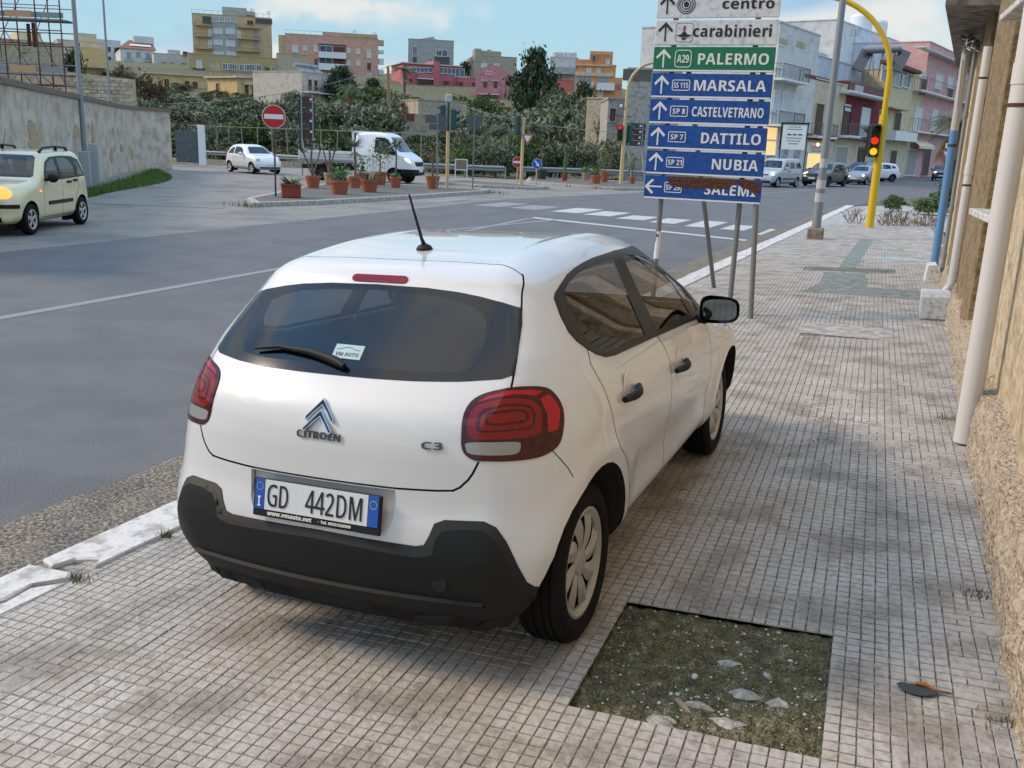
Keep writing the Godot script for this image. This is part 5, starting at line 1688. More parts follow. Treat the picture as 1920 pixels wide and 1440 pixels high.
func build_pavement() -> void:
	var bed_tex := noise_tex(31, 0.05, [[0.25, lin(0.08, 0.074, 0.064)], [0.45, lin(0.15, 0.138, 0.12)], [0.58, lin(0.24, 0.22, 0.19)], [0.72, lin(0.36, 0.335, 0.30)]], 512, 5)
	rough_mat("joint_dirt", bed_tex, 0.7, 1.0)
	var bmp := bump_tex(33, 0.05, 5.0)
	var blot := noise_tex(34, 0.011, [[0.22, Color(0.80, 0.785, 0.765)], [0.40, Color(0.93, 0.92, 0.905)], [0.55, Color(0.99, 0.985, 0.98)], [0.72, Color(1.0, 1.0, 1.0)], [0.85, Color(0.94, 0.91, 0.87)]], 1024, 6, FastNoiseLite.TYPE_SIMPLEX_SMOOTH, 25.0)
	var cols := [[0.372, 0.348, 0.315], [0.392, 0.367, 0.332], [0.348, 0.323, 0.288], [0.41, 0.388, 0.355], [0.368, 0.334, 0.292]]
	var mats := []
	var t1 := noise_tex(35, 0.035, [[0.2, Color(0.84, 0.83, 0.82)], [0.42, Color(0.95, 0.945, 0.94)], [0.6, Color(1.0, 1.0, 1.0)], [0.78, Color(0.93, 0.925, 0.92)]], 512, 6)
	var basem := rough_mat("slab", t1, 0.9, 0.86, bmp, 0.35, blot, 0.17)
	for i in cols.size():
		mats.append(tinted("slab_%s" % ["grey", "pale", "drab", "light", "brown"][i], basem, lin(cols[i][0] * 1.24, cols[i][1] * 1.27, cols[i][2] * 1.32)))
	var kinds := [slab_mesh(0, 1), slab_mesh(0, 2), slab_mesh(1, 3), slab_mesh(1, 4), slab_mesh(2, 5), slab_mesh(2, 6)]
	var b := MB.new()
	var z := 6.0
	while z > -25.0:
		var q := []
		for e: Array in [[kerb_x(z) + 0.05, z], [kerb_x(z - 1) + 0.05, z - 1], [wall_x(z - 1) + 0.3, z - 1], [wall_x(z) + 0.3, z]]:
			q.append(Vector3(e[0], pave_y(e[0]) - 0.0048, e[1]))
		if z - 0.5 > 1.0 or z < -1.0: b.quad(q[0], q[3], q[2], q[1])
		else:
			var xs := [q[0].x, 0.886, 1.712, q[3].x]
			for k in 3:
				var za := [z, 0.50, -0.325, z - 1.0]
				for m in 3:
					if k == 1 and za[m] <= 0.501 and za[m + 1] >= -0.326: continue
					var zt: float = minf(za[m], z)
					var zb: float = maxf(za[m + 1], z - 1.0)
					if zt - zb < 0.001: continue
					b.quad(Vector3(xs[k], pave_y(xs[k]) - 0.0048, zt), Vector3(xs[k + 1], pave_y(xs[k + 1]) - 0.0048, zt), Vector3(xs[k + 1], pave_y(xs[k + 1]) - 0.0048, zb), Vector3(xs[k], pave_y(xs[k]) - 0.0048, zb))
		z -= 1.0
	for i in range(0, b.v.size(), 3):
		if b.n[i].y < 0:
			var s := b.v[i + 1]; b.v[i + 1] = b.v[i + 2]; b.v[i + 2] = s
			for k in 3: b.n[i + k] = -b.n[i + k]
	var pave := struct("pavement", b.mesh(), M.joint_dirt)
	var tilt := Basis(Vector3(0, 0, 1), atan(CROSS_FALL))
	var near := []
	var far := []
	var fnz := FastNoiseLite.new()
	fnz.seed = 3; fnz.frequency = 0.55
	for i in range(-15, 14):
		var x := 0.678 + 0.2065 * (i + 0.5)
		for j in range(-9, 122):
			var zz := 0.503 - 0.207 * (j + 0.5)
			if x < kerb_x(zz) + 0.20 or x > wall_x(zz) + 0.12: continue
			if i >= 1 and i <= 4 and j >= 0 and j <= 3: continue
			if zz < -6.93 and zz > -7.76 and x > 1.02 and x < 2.02: continue
			if zz < -13.06 and zz > -13.74 and x > 0.72 and x < 2.14: continue
			var wear := fnz.get_noise_2d(x * 1.2, zz * 0.6) + (0.30 if x > 1.35 else -0.12) + (0.25 if x < -0.75 and zz > 0.2 else 0.0)
			var kind := 0 if wear < 0.02 else (1 if wear < 0.34 else 2)
			var mi := kind * 2 + rng.randi() % 2
			var mt := rng.randi() % 5 if rng.randf() < 0.55 else 0
			var yaw := (PI if rng.randf() < 0.5 else 0.0) + rng.randf_range(-0.012, 0.012)
			var tl := tilt * Basis(Vector3.UP, yaw) * Basis(Vector3.RIGHT, rng.randf_range(-0.006, 0.006)) * Basis(Vector3(0, 0, 1), rng.randf_range(-0.006, 0.006))
			var xf := Transform3D(tl, Vector3(x, pave_y(x) + rng.randf_range(-0.0012, 0.0012), zz))
			var view := Vector3(x - 1.65, -1.9, zz - 3.24)
			var size := 1.0 / view.length()
			var fw := view.normalized().dot(Vector3(-0.338, -0.249, -0.908))
			var ahead := fw > 0.80 and not (absf(x) < 0.75 and zz < 0.35 and zz > -3.1)
			(near if ahead else far).append([size, xf, mi, mt])
	near.sort_custom(func(p, q): return p[0] > q[0])
	while near.size() > 300: far.append(near.pop_back())
	for e: Array in near:
		part("slab", kinds[e[2]], mats[e[3]], pave, e[1])
	for mi in kinds.size():
		for mt in mats.size():
			var l := far.filter(func(e): return e[2] == mi and e[3] == mt)
			if l.is_empty(): continue
			var mm := MultiMesh.new()
			mm.transform_format = MultiMesh.TRANSFORM_3D
			mm.mesh = kinds[mi]
			mm.instance_count = l.size()
			for k in l.size(): mm.set_instance_transform(k, l[k][1])
			var o := MultiMeshInstance3D.new()
			o.name = "slabs"
			o.multimesh = mm
			o.material_override = mats[mt]
			o.set_meta("kind", "stuff")
			pave.add_child(o, true)
	var marble := noise_tex(40, 0.014, [[0.2, lin(0.34, 0.32, 0.30)], [0.42, lin(0.55, 0.53, 0.51)], [0.6, lin(0.64, 0.625, 0.61)], [0.8, lin(0.50, 0.475, 0.45)]], 512, 6, FastNoiseLite.TYPE_SIMPLEX_SMOOTH, 30.0)
	rough_mat("kerb_stone", marble, 0.8, 0.7, bump_tex(41, 0.03, 5.0), 0.4)
	z = 5.2
	var lens := [1.15, 1.1, 1.2, 1.35, 1.0, 1.2, 1.3, 1.05]
	var k2 := 0
	var cuts := [5.2, 4.0, 2.9, 1.75, 0.98, 0.29, -1.15, -2.3, -3.5, -4.6, -5.8, -6.9, -8.1, -9.3, -10.4, -11.6, -12.8, -14.0, -15.2, -16.4, -17.7, -18.9, -20.1, -21.4, -22.7, -24.0, -25.4, -26.8, -28.2, -29.6, -31.0, -32.4, -33.8, -35.2, -36.6]
	for i in cuts.size() - 1:
		var za: float = cuts[i] - 0.008
		var zb: float = cuts[i + 1] + 0.008
		var xo := [kerb_x(za), kerb_x(zb)]
		var top := [pave_y(xo[0]) + 0.012, pave_y(xo[1]) + 0.012]
		var pieces := []
		if i == 4: pieces = [[[0, 0, 1, 0], [1, 0, 0.62, 0], [0.55, 0.5, 1, 1], [0, 1, 1, 1]]]
		b = MB.new()
		var jag := rng.randf_range(-0.02, 0.02)
		if i == 4:
			kerb_piece(b, za, zb, [Vector2(0, 0), Vector2(0.52, 0), Vector2(0.47, 0.35), Vector2(0.70, 0.55), Vector2(0.62, 0.78), Vector2(0.95, 0.93), Vector2(0.80, 1.0), Vector2(0, 1.0)], 0.0)
			part("kerb_block", b.mesh(), M.kerb_stone, pave)
			b = MB.new()
			kerb_piece(b, za, zb, [Vector2(0.56, 0.0), Vector2(1, 0), Vector2(1, 0.90), Vector2(0.67, 0.76), Vector2(0.75, 0.55), Vector2(0.52, 0.34)], -0.012)
			part("kerb_block", b.mesh(), M.kerb_stone, pave)
		elif i == 5:
			kerb_piece(b, za, zb, [Vector2(0.02, 0.03), Vector2(0.35, 0.0), Vector2(0.45, 0.07), Vector2(0.8, 0.10), Vector2(0.97, 0.05), Vector2(1, 1), Vector2(0, 1)], 0.0)
			part("kerb_block", b.mesh(), M.kerb_stone, pave)
		else:
			kerb_piece(b, za, zb, [Vector2(0.0, 0.01), Vector2(0.5, 0.0), Vector2(1, 0.01), Vector2(1, 0.5), Vector2(1, 0.99), Vector2(0.4, 1.0), Vector2(0.03, 0.985)], rng.randf_range(-0.006, 0.006))
			part("kerb_block", b.mesh(), M.kerb_stone, pave)
	b = MB.new()
	b.slab(PackedVector2Array([Vector2(kerb_x(-24.8) + 0.3, -24.8), Vector2(3.9, -24.8), Vector2(9, -36), Vector2(9.5, -40), Vector2(3.0, -40.5), Vector2(kerb_x(-36) + 0.3, -36.4)]), -0.12, 0.02)
	struct("corner_apron", b.mesh(), rough_mat("concrete", noise_tex(43, 0.03, [[0.25, lin(0.26, 0.25, 0.235)], [0.5, lin(0.36, 0.35, 0.33)], [0.75, lin(0.46, 0.45, 0.425)]], 512, 6), 0.35, 0.9, bump_tex(41, 0.03, 5.0), 0.4))
	struct("cement_patch", patch_mesh([[1.03, -7.12], [2.01, -6.93], [2.01, -7.72], [1.55, -7.80], [1.08, -7.76]], 0.001), tinted("patch_pale", M.concrete, Color(1.0, 1.0, 1.0)))
	struct("cement_patch", patch_mesh([[0.74, -13.74], [2.14, -13.72], [2.13, -13.06], [0.80, -13.08]], -0.001), tinted("patch_dark", M.concrete, Color(0.62, 0.66, 0.63)))
	struct("cement_patch", patch_mesh([[0.86, -10.45], [2.40, -10.15], [2.42, -11.05], [1.72, -11.25], [1.66, -13.0], [1.02, -13.0], [1.05, -11.6]], 0.0022), tinted("patch_grey", M.concrete, Color(0.74, 0.80, 0.79)))
	struct("cement_patch", patch_mesh([[1.22, -13.8], [1.50, -13.8], [1.75, -20.0], [1.45, -20.0]], 0.0022), tinted("patch_grey", M.concrete, Color(0.74, 0.80, 0.79)))
	struct("cement_patch", patch_mesh([[1.72, -15.9], [2.2, -16.05], [2.72, -15.55], [2.70, -15.2], [2.2, -15.35], [1.75, -15.5]], 0.0022), tinted("patch_blue", M.concrete, Color(0.98, 1.05, 1.08)))
	earth_square()

func patch_mesh(pts: Array, up: float) -> ArrayMesh:
	var b := MB.new()
	var pg := PackedVector2Array()
	for p: Array in pts: pg.append(Vector2(p[0], p[1]))
	var rag := PackedVector2Array()
	for i in pg.size():
		var a := pg[i]; var c := pg[(i + 1) % pg.size()]
		var n := maxi(2, int((c - a).length() / 0.12))
		for k in n:
			var q := a.lerp(c, float(k) / n)
			rag.append(q + Vector2(rng.randf_range(-0.012, 0.012), rng.randf_range(-0.012, 0.012)))
	var ix := Geometry2D.triangulate_polygon(rag)
	for i in range(0, ix.size(), 3):
		var p := []
		for k in 3: p.append(Vector3(rag[ix[i + k]].x, pave_y(rag[ix[i + k]].x) + up, rag[ix[i + k]].y))
		if (p[1] - p[0]).cross(p[2] - p[0]).y < 0: b.tri(p[0], p[2], p[1])
		else: b.tri(p[0], p[1], p[2])
	return b.mesh()

func kerb_piece(b: MB, za: float, zb: float, outline: Array, up: float) -> void:
	var top := []
	for o: Vector2 in outline:
		var z := lerpf(za, zb, o.y)
		var x := kerb_x(z) + 0.30 * o.x
		top.append(Vector3(x, pave_y(x) + 0.010 + up, z))
	var pg := PackedVector2Array()
	for o: Vector2 in outline: pg.append(o)
	var cen := Vector3.ZERO
	for t: Vector3 in top: cen += t
	cen /= top.size()
	var ins := []
	for t: Vector3 in top:
		var d := cen - t; d.y = 0
		ins.append(t + d.normalized() * 0.014 + Vector3(0, 0.008, 0))
	var ix := Geometry2D.triangulate_polygon(pg)
	for i in range(0, ix.size(), 3):
		var p: Array = [ins[ix[i]], ins[ix[i + 1]], ins[ix[i + 2]]]
		if (p[1] - p[0]).cross(p[2] - p[0]).y < 0: b.tri(p[0], p[2], p[1])
		else: b.tri(p[0], p[1], p[2])
	for i in top.size():
		var j := (i + 1) % top.size()
		for lv in 2:
			var A: Vector3 = top[i] if lv == 0 else Vector3(top[i].x, ROAD_Y - 0.05, top[i].z)
			var B: Vector3 = top[j] if lv == 0 else Vector3(top[j].x, ROAD_Y - 0.05, top[j].z)
			var Cc: Vector3 = ins[j] if lv == 0 else top[j]
			var D: Vector3 = ins[i] if lv == 0 else top[i]
			var out := (A + B) * 0.5 - cen
			if (B - A).cross(D - A).dot(out) < 0: b.quad(B, A, D, Cc)
			else: b.quad(A, B, Cc, D)

func earth_square() -> void:
	var moss := noise_tex(50, 0.012, [[0.16, lin(0.070, 0.062, 0.038)], [0.34, lin(0.125, 0.115, 0.065)], [0.50, lin(0.15, 0.15, 0.068)], [0.62, lin(0.19, 0.178, 0.11)], [0.74, lin(0.24, 0.23, 0.17)], [0.86, lin(0.40, 0.40, 0.37)]], 1024, 7, FastNoiseLite.TYPE_SIMPLEX_SMOOTH, 25.0)
	rough_mat("mossy_earth", moss, 0.9, 1.0, bump_tex(51, 0.05, 16.0), 1.0, noise_tex(52, 0.06, [[0.3, Color(0.6, 0.6, 0.55)], [0.55, Color(1, 1, 1)]], 512, 5), 2.3)
	var fn := FastNoiseLite.new()
	fn.seed = 8; fn.frequency = 3.0; fn.fractal_octaves = 5
	var b := MB.new()
	var n := 56
	var hgt := func(i: int, j: int) -> Vector3:
		var x := lerpf(0.872, 1.728, float(i) / n)
		var z := lerpf(-0.340, 0.520, float(j) / n)
		var edge := minf(minf(i, n - i), minf(j, n - j)) / 5.0
		return Vector3(x, pave_y(x) - 0.013 + 0.016 * fn.get_noise_2d(x * 1.4, z * 1.4) + 0.010 * fn.get_noise_2d(x * 7.0, z * 7.0 + 20.0) - 0.012 * (1.0 - clampf(edge, 0, 1)), z)
	for i in n:
		for j in n:
			b.quad(hgt.call(i, j), hgt.call(i, j + 1), hgt.call(i + 1, j + 1), hgt.call(i + 1, j))
	var earth := struct("earth_square", b.mesh(), M.mossy_earth)
	var st := MB.new()
	var st2 := MB.new()
	for k in 420:
		var x := rng.randf_range(0.90, 1.70); var z := rng.randf_range(-0.31, 0.49)
		if rng.randf() < 0.5: x = clampf(rng.randfn(1.32, 0.16), 0.9, 1.7)
		var r := absf(rng.randfn(0.0, 0.0024)) + 0.0012
		if k % 41 == 0: r *= 2.6
		var p: Vector3 = Vector3(x, pave_y(x) - 0.012 + 0.016 * fn.get_noise_2d(x * 1.4, z * 1.4) + 0.010 * fn.get_noise_2d(x * 7.0, z * 7.0 + 20.0) + r * 0.3, z)
		(st if k % 3 else st2).ball(p, Vector3(r * rng.randf_range(0.8, 1.5), r * 0.7, r * rng.randf_range(0.8, 1.4)), 6, 4)
	var o := part("pebbles", st.mesh(), plain("pebble_pale", lin(0.55, 0.53, 0.48), 0.9), earth)
	o.set_meta("kind", "stuff")
	o = part("pebbles", st2.mesh(), plain("pebble_tan", lin(0.24, 0.21, 0.16), 0.9), earth)
	o.set_meta("kind", "stuff")
	var mortar := rough_mat("mortar", noise_tex(54, 0.03, [[0.3, lin(0.22, 0.22, 0.20)], [0.55, lin(0.42, 0.42, 0.40)], [0.75, lin(0.56, 0.56, 0.54)]], 512, 6), 1.4, 0.95, bump_tex(41, 0.03, 5.0), 0.8)
	for e: Array in [[1.36, 0.02, 0.060, 0.028], [1.44, 0.20, 0.055, 0.030], [1.56, 0.22, 0.045, 0.040], [1.41, 0.40, 0.085, 0.035], [1.30, 0.33, 0.06, 0.02], [1.20, 0.46, 0.07, 0.03], [1.50, 0.06, 0.03, 0.02]]:
		b = MB.new()
		var pg := []
		for k in 14:
			var a := TAU * k / 14
			pg.append(Vector3(e[0] + e[2] * cos(a) * rng.randf_range(0.65, 1.2), 0, e[1] + e[3] * sin(a) * rng.randf_range(0.65, 1.2)))
		var c := Vector3(e[0], pave_y(e[0]) + 0.006, e[1])
		for k in 14:
			var p0: Vector3 = pg[k]; var p1: Vector3 = pg[(k + 1) % 14]
			p0.y = pave_y(p0.x) - 0.019; p1.y = pave_y(p1.x) - 0.019
			var m0 := c.lerp(p0, 0.6) + Vector3(0, 0.006 + rng.randf_range(-0.003, 0.003), 0); var m1 := c.lerp(p1, 0.6) + Vector3(0, 0.006, 0)
			b.tri(c, m1, m0); b.quad(m0, m1, p1, p0)
		for i in range(0, b.v.size(), 3):
			if b.n[i].y < 0:
				var s := b.v[i + 1]; b.v[i + 1] = b.v[i + 2]; b.v[i + 2] = s
				for q in 3: b.n[i + q] = -b.n[i + q]
		part("mortar_lump", b.mesh(), mortar, earth)
	b = MB.new()
	b.tube([Vector3(1.225, 0.050, 0.33), Vector3(1.262, 0.050, 0.365), Vector3(1.29, 0.047, 0.40)], [0.010, 0.012, 0.005], 7)
	solo("wood_scrap", b.mesh(), plain("old_wood", lin(0.30, 0.23, 0.17), 0.9), "small splinter of brown wood lying in the mossy earth square", "wood")
	b = MB.new()
	var lf := [Vector2(-0.075, 0.01), Vector2(-0.06, 0.03), Vector2(-0.03, 0.034), Vector2(-0.012, 0.040), Vector2(0.02, 0.032), Vector2(0.05, 0.026), Vector2(0.11, 0.006), Vector2(0.06, 0.008), Vector2(0.045, -0.018), Vector2(0.01, -0.034), Vector2(-0.03, -0.03), Vector2(-0.065, -0.014)]
	for i in lf.size():
		var p: Vector2 = lf[i]; var q: Vector2 = lf[(i + 1) % lf.size()]
		var yo := func(v: Vector2) -> Vector3: return Vector3(2.01 + v.x, pave_y(2.01 + v.x) + 0.006 + 0.010 * v.length() / 0.08, -0.0 - v.y)
		b.tri(Vector3(2.01, pave_y(2.01) + 0.008, 0.0), yo.call(p), yo.call(q))
	var leaf := solo("dead_leaf", b.mesh(), plain("leaf_dark", lin(0.035, 0.045, 0.05), 0.7), "curled dark dead leaf lying on the pavement near the wall", "leaf")
	b = MB.new()
	b.tube([Vector3(2.0, 0.108, -0.034), Vector3(2.03, 0.110, -0.036), Vector3(2.06, 0.106, -0.022), Vector3(2.12, 0.110, -0.006)], [0.006, 0.009, 0.006, 0.003], 6)
	part("orange_edge", b.mesh(), plain("leaf_orange", lin(0.34, 0.12, 0.03), 0.8), leaf)
	st = MB.new()
	for k in 160:
		var c2: Array = [[1.58, -4.03, 0.22], [1.56, -3.63, 0.22], [1.48, -3.02, 0.15]][k % 3]
		var p2 := Vector3(c2[0] + rng.randfn(0, c2[2] * 0.5), 0, c2[1] + rng.randfn(0, 0.035))
		var r2 := rng.randf_range(0.002, 0.006)
		st.ball(Vector3(p2.x, pave_y(p2.x) + r2 * 0.4, p2.z), Vector3(r2, r2 * 0.7, r2 * 1.2), 5, 4)
	o = part(numbered("grit_litter"), st.mesh(), M.pebble_tan, self)
	tag(o, "scattered tan grit lying on the pavement slabs", "grit", "", "stuff")

func build_near_building() -> void:
	var stucco := noise_tex(80, 0.010, [[0.15, lin(0.38, 0.30, 0.20)], [0.34, lin(0.48, 0.385, 0.25)], [0.52, lin(0.54, 0.44, 0.29)], [0.68, lin(0.57, 0.475, 0.33)], [0.84, lin(0.50, 0.44, 0.34)]], 1024, 6, FastNoiseLite.TYPE_SIMPLEX_SMOOTH, 30.0)
	rough_mat("stucco", stucco, 0.30, 0.95, bump_tex(81, 0.06, 9.0), 0.30, noise_tex(82, 0.02, [[0.25, Color(0.88, 0.87, 0.86)], [0.5, Color(1, 1, 1)]], 512, 6), 0.7)
	var crumb := noise_tex(83, 0.03, [[0.12, lin(0.22, 0.17, 0.12)], [0.36, lin(0.36, 0.285, 0.20)], [0.55, lin(0.45, 0.365, 0.265)], [0.75, lin(0.53, 0.45, 0.35)], [0.88, lin(0.42, 0.39, 0.35)]], 1024, 7, FastNoiseLite.TYPE_SIMPLEX_SMOOTH, 25.0)
	rough_mat("crumbling", crumb, 0.9, 1.0, bump_tex(84, 0.05, 16.0), 1.0)
	var o := thing("street_building", "ochre plastered building with a crumbling plinth along the right edge", "building", Vector3.ZERO)
	var b := MB.new()
	var z0 := 9.0; var z1 := -14.6
	var P := func(z: float, off: float, y: float) -> Vector3: return Vector3(wall_x(z) + off, y, z)
	var wz0 := -4.62; var wz1 := -6.05; var wy0 := 1.50; var wy1 := 3.05
	for s: Array in [[z0, wz0, -0.2, 7.6], [wz1, z1, -0.2, 7.6], [wz0, wz1, -0.2, wy0], [wz0, wz1, wy1, 7.6]]:
		b.quad(P.call(s[0], 0.13, s[2]), P.call(s[0], 0.13, s[3]), P.call(s[1], 0.13, s[3]), P.call(s[1], 0.13, s[2]))
	b.quad(P.call(z1, 0.13, -0.2), P.call(z1, 0.13, 7.6), P.call(z1, 8.0, 7.6), P.call(z1, 8.0, -0.2))
	b.quad(P.call(z0, 8.0, -0.2), P.call(z0, 8.0, 7.6), P.call(z0, 0.13, 7.6), P.call(z0, 0.13, -0.2))
	b.quad(P.call(z0, 0.13, 7.6), P.call(z0, 8.0, 7.6), P.call(z1, 8.0, 7.6), P.call(z1, 0.13, 7.6))
	for r: Array in [[wz0, wy0, wz0, wy1], [wz1, wy0, wz1, wy1], [wz0, wy0, wz1, wy0], [wz0, wy1, wz1, wy1]]:
		b.quad(P.call(r[0], 0.13, r[1]), P.call(r[2], 0.13, r[3]), P.call(r[2], 0.33, r[3]), P.call(r[0], 0.33, r[1]))
	part("wall", b.mesh(), M.stucco, o)
	b = MB.new()
	b.quad(P.call(wz0, 0.30, wy0), P.call(wz0, 0.30, wy1), P.call(wz1, 0.30, wy1), P.call(wz1, 0.30, wy0))
	var win := part("window", b.mesh(), plain("shutter_green_grey", lin(0.30, 0.28, 0.22), 0.7), o)
	for i in 9:
		b = MB.new()
		var y := wy0 + 0.10 + i * 0.165
		b.box((P.call((wz0 + wz1) / 2, 0.285, y) as Vector3), Vector3(0.02, 0.13, wz0 - wz1 - 0.1), Basis(Vector3(0, 0, 1), 0.25))
		part("slat", b.mesh(), M.shutter_green_grey, win)
	for e: Array in [[wy0 - 0.03, "window_sill"], [wy1 + 0.04, "lintel"]]:
		b = MB.new()
		b.cbox((P.call((wz0 + wz1) / 2, 0.12, e[0]) as Vector3), Vector3(0.24, 0.06, wz0 - wz1 + 0.16), 0.008, Basis(Vector3.UP, 0.034))
		part(e[1], b.mesh(), M.kerb_stone, o)
	for e: Array in [[-6.25, -6.75, 0.06], [-7.6, -8.3, 0.05], [-9.6, -10.2, 0.08], [-11.2, -11.6, 0.06]]:
		b = MB.new()
		var zc: float = (e[0] + e[1]) / 2
		b.cbox((P.call(zc, 0.13 - e[2] / 2, 3.9) as Vector3), Vector3(e[2] + 0.02, 7.0, e[0] - e[1]), 0.01, Basis(Vector3.UP, 0.034))
		part("pilaster", b.mesh(), tinted("render_grey", M.plaster if M.has("plaster") else M.stucco, lin(0.46, 0.41, 0.33)), o)
	var fn := FastNoiseLite.new()
	fn.seed = 12; fn.frequency = 1.6; fn.fractal_octaves = 5
	b = MB.new()
	var z := 3.0
	var rows := [-0.02, 0.03, 0.08, 0.13, 0.18, 0.23, 0.28, 0.32, 0.35]
	var pt := func(zz: float, k: int) -> Vector3:
		var y: float = rows[mini(k, 8)]
		var hh := 1.0 + 0.35 * fn.get_noise_2d(zz * 0.7, 50.0)
		var x := wall_x(zz) + 0.030 * fn.get_noise_2d(zz * 2.0, y * 6.0) + 0.020 * fn.get_noise_2d(zz * 7.0, y * 20.0)
		x += 0.035 * smooth(0.20, 0.35, y)
		if k == 9: x = wall_x(zz) + 0.10
		if k == 10: x = wall_x(zz) + 0.15
		var yy := y * hh
		if k >= 9: yy = rows[8] * hh + 0.006 * (k - 8) + 0.008 * fn.get_noise_2d(zz * 6.0, 90.0)
		return Vector3(x, pave_y(x) + yy, zz)
	while z > -11.5:
		var dz := 0.05 if z > -4.5 else 0.12
		for k in 10:
			b.quad(pt.call(z, k), pt.call(z, k + 1), pt.call(z - dz, k + 1), pt.call(z - dz, k))
		z -= dz
	part("plinth", b.mesh(), M.crumbling, o)
	b = MB.new()
	b.slab(PackedVector2Array([Vector2(2.13, -9.05), Vector2(3.2, -9.05), Vector2(3.4, -16.9), Vector2(2.78, -16.9)]), 3.6, 3.78)
	var bal := part("balcony", b.mesh(), rough_mat("balcony_render", noise_tex(85, 0.02, [[0.25, lin(0.09, 0.085, 0.075)], [0.5, lin(0.16, 0.15, 0.135)], [0.75, lin(0.23, 0.215, 0.195)]], 512, 6), 0.4, 0.95), o)
	b = MB.new()
	b.slab(PackedVector2Array([Vector2(2.12, -9.05), Vector2(2.24, -9.05), Vector2(2.90, -16.9), Vector2(2.77, -16.9)]), 3.74, 4.75)
	part("parapet", b.mesh(), M.balcony_render, bal)
	pipe("drainpipe", "thick white plastic drainpipe standing by the plinth, nearest the camera", Vector3(2.395, pave_y(2.4) + 0.015, -3.28), 7.2, 0.066, M.pipe_white, [2.10, 2.24], 0.10)
	pipe("drainpipe", "thin white drainpipe on the wall behind the stone block", Vector3(2.645, 0.42, -9.15), 2.75, 0.045, M.pipe_white, [1.2, 2.4], 0.12)
	var o2 := thing("drainpipe", "far drainpipe painted blue below and grey white above", "drainpipe", Vector3(2.665, pave_y(2.66) + 0.01, -13.0))
	b = MB.new()
	b.tube([Vector3(0, 0, 0), Vector3(0, 2.22, 0)], [0.060], 16)
	part("blue_section", b.mesh(), plain("pipe_blue", lin(0.10, 0.25, 0.50), 0.55), o2)
	b = MB.new()
	b.tube([Vector3(0, 2.22, 0), Vector3(0, 4.4, 0)], [0.057], 16)
	part("upper_section", b.mesh(), M.pipe_grey, o2)
	b = MB.new()
	b.tube([Vector3(0, 1.98, 0), Vector3(0, 2.02, 0)], [0.066], 16)
	part("clamp", b.mesh(), M.iron, o2)
	o2 = thing("conduit", "thin grey conduit with a coupling beside the blue drainpipe", "conduit", Vector3(2.745, pave_y(2.7), -12.35))
	b = MB.new()
	b.tube([Vector3(0, 0, 0), Vector3(0, 4.6, 0)], [0.030], 12)
	part("tube", b.mesh(), M.galvanised, o2)
	for yy: float in [0.35, 1.05, 2.4]:
		b = MB.new()
		b.tube([Vector3(0, yy, 0), Vector3(0, yy + 0.07, 0)], [0.038], 12)
		part("coupling", b.mesh(), M.galvanised, o2)
	o2 = thing("cable_bundle", "tangled black and white cables hanging under the balcony", "cables", Vector3(2.60, 3.3, -11.2))
	for k in 9:
		b = MB.new()
		var pts := []
		for i in 7:
			pts.append(Vector3(rng.randf_range(-0.10, 0.06), 0.30 - 0.05 * i + rng.randf_range(-0.06, 0.06), -0.9 + 0.3 * i + rng.randf_range(-0.15, 0.15)))
		b.tube(pts, [0.008], 6)
		part("cable", b.mesh(), M.black_plastic if k % 3 else M.pipe_grey, o2)
	b = MB.new()
	b.tube([Vector3(-0.05, -0.05, -0.4), Vector3(-0.02, -0.7, -0.5)], [0.012], 6)
	part("hanging_end", b.mesh(), M.pipe_grey, o2)
	b = MB.new()
	b.cbox(Vector3(0, 0.135, 0), Vector3(0.33, 0.27, 0.72), 0.012, Basis(Vector3.UP, -0.03))
	var bl := solo("stone_block", b.mesh(), M.block_white, "white stone block lying against the wall, larger and nearer one", "stone block", Transform3D(Basis(Vector3(0, 0, 1), atan(CROSS_FALL)), Vector3(2.485, pave_y(2.48) + 0.004, -8.80)))
	b = MB.new()
	b.prism(PackedVector2Array([Vector2(-0.09, 0), Vector2(0.12, 0), Vector2(0.12, 0.16), Vector2(0.05, 0.27), Vector2(-0.07, 0.25)]), -0.25, 0.25)
	solo("stone_block", b.mesh(), M.block_white, "small slanting white stone at the foot of the blue drainpipe", "stone block", Transform3D(Basis.IDENTITY, Vector3(2.60, pave_y(2.6), -12.3)))

func pipe(called: String, label: String, at: Vector3, h: float, r: float, m: Material, rings: Array, foot: float) -> void:
	var o := thing(called, label, "drainpipe", at)
	var b := MB.new()
	if foot > 0.11: b.tube([Vector3(-0.10, -0.12, 0.10), Vector3(-0.06, -0.05, 0.06), Vector3(0, 0.06, 0), Vector3(0, h, 0)], [r], 18)
	else: b.tube([Vector3(0, 0, 0), Vector3(0, h, 0)], [r], 24)
	part("tube", b.mesh(), m, o)
	for y: float in rings:
		b = MB.new()
		b.tube([Vector3(0, y, 0), Vector3(0, y + 0.022, 0)], [r + 0.004], 24)
		part("clamp", b.mesh(), M.rust, o)
	b = MB.new()
	b.tube([Vector3(0, rings[0] + 0.13, 0), Vector3(0, rings[0] + 0.25, 0)], [r + 0.005], 24)
	part("joint", b.mesh(), m, o)

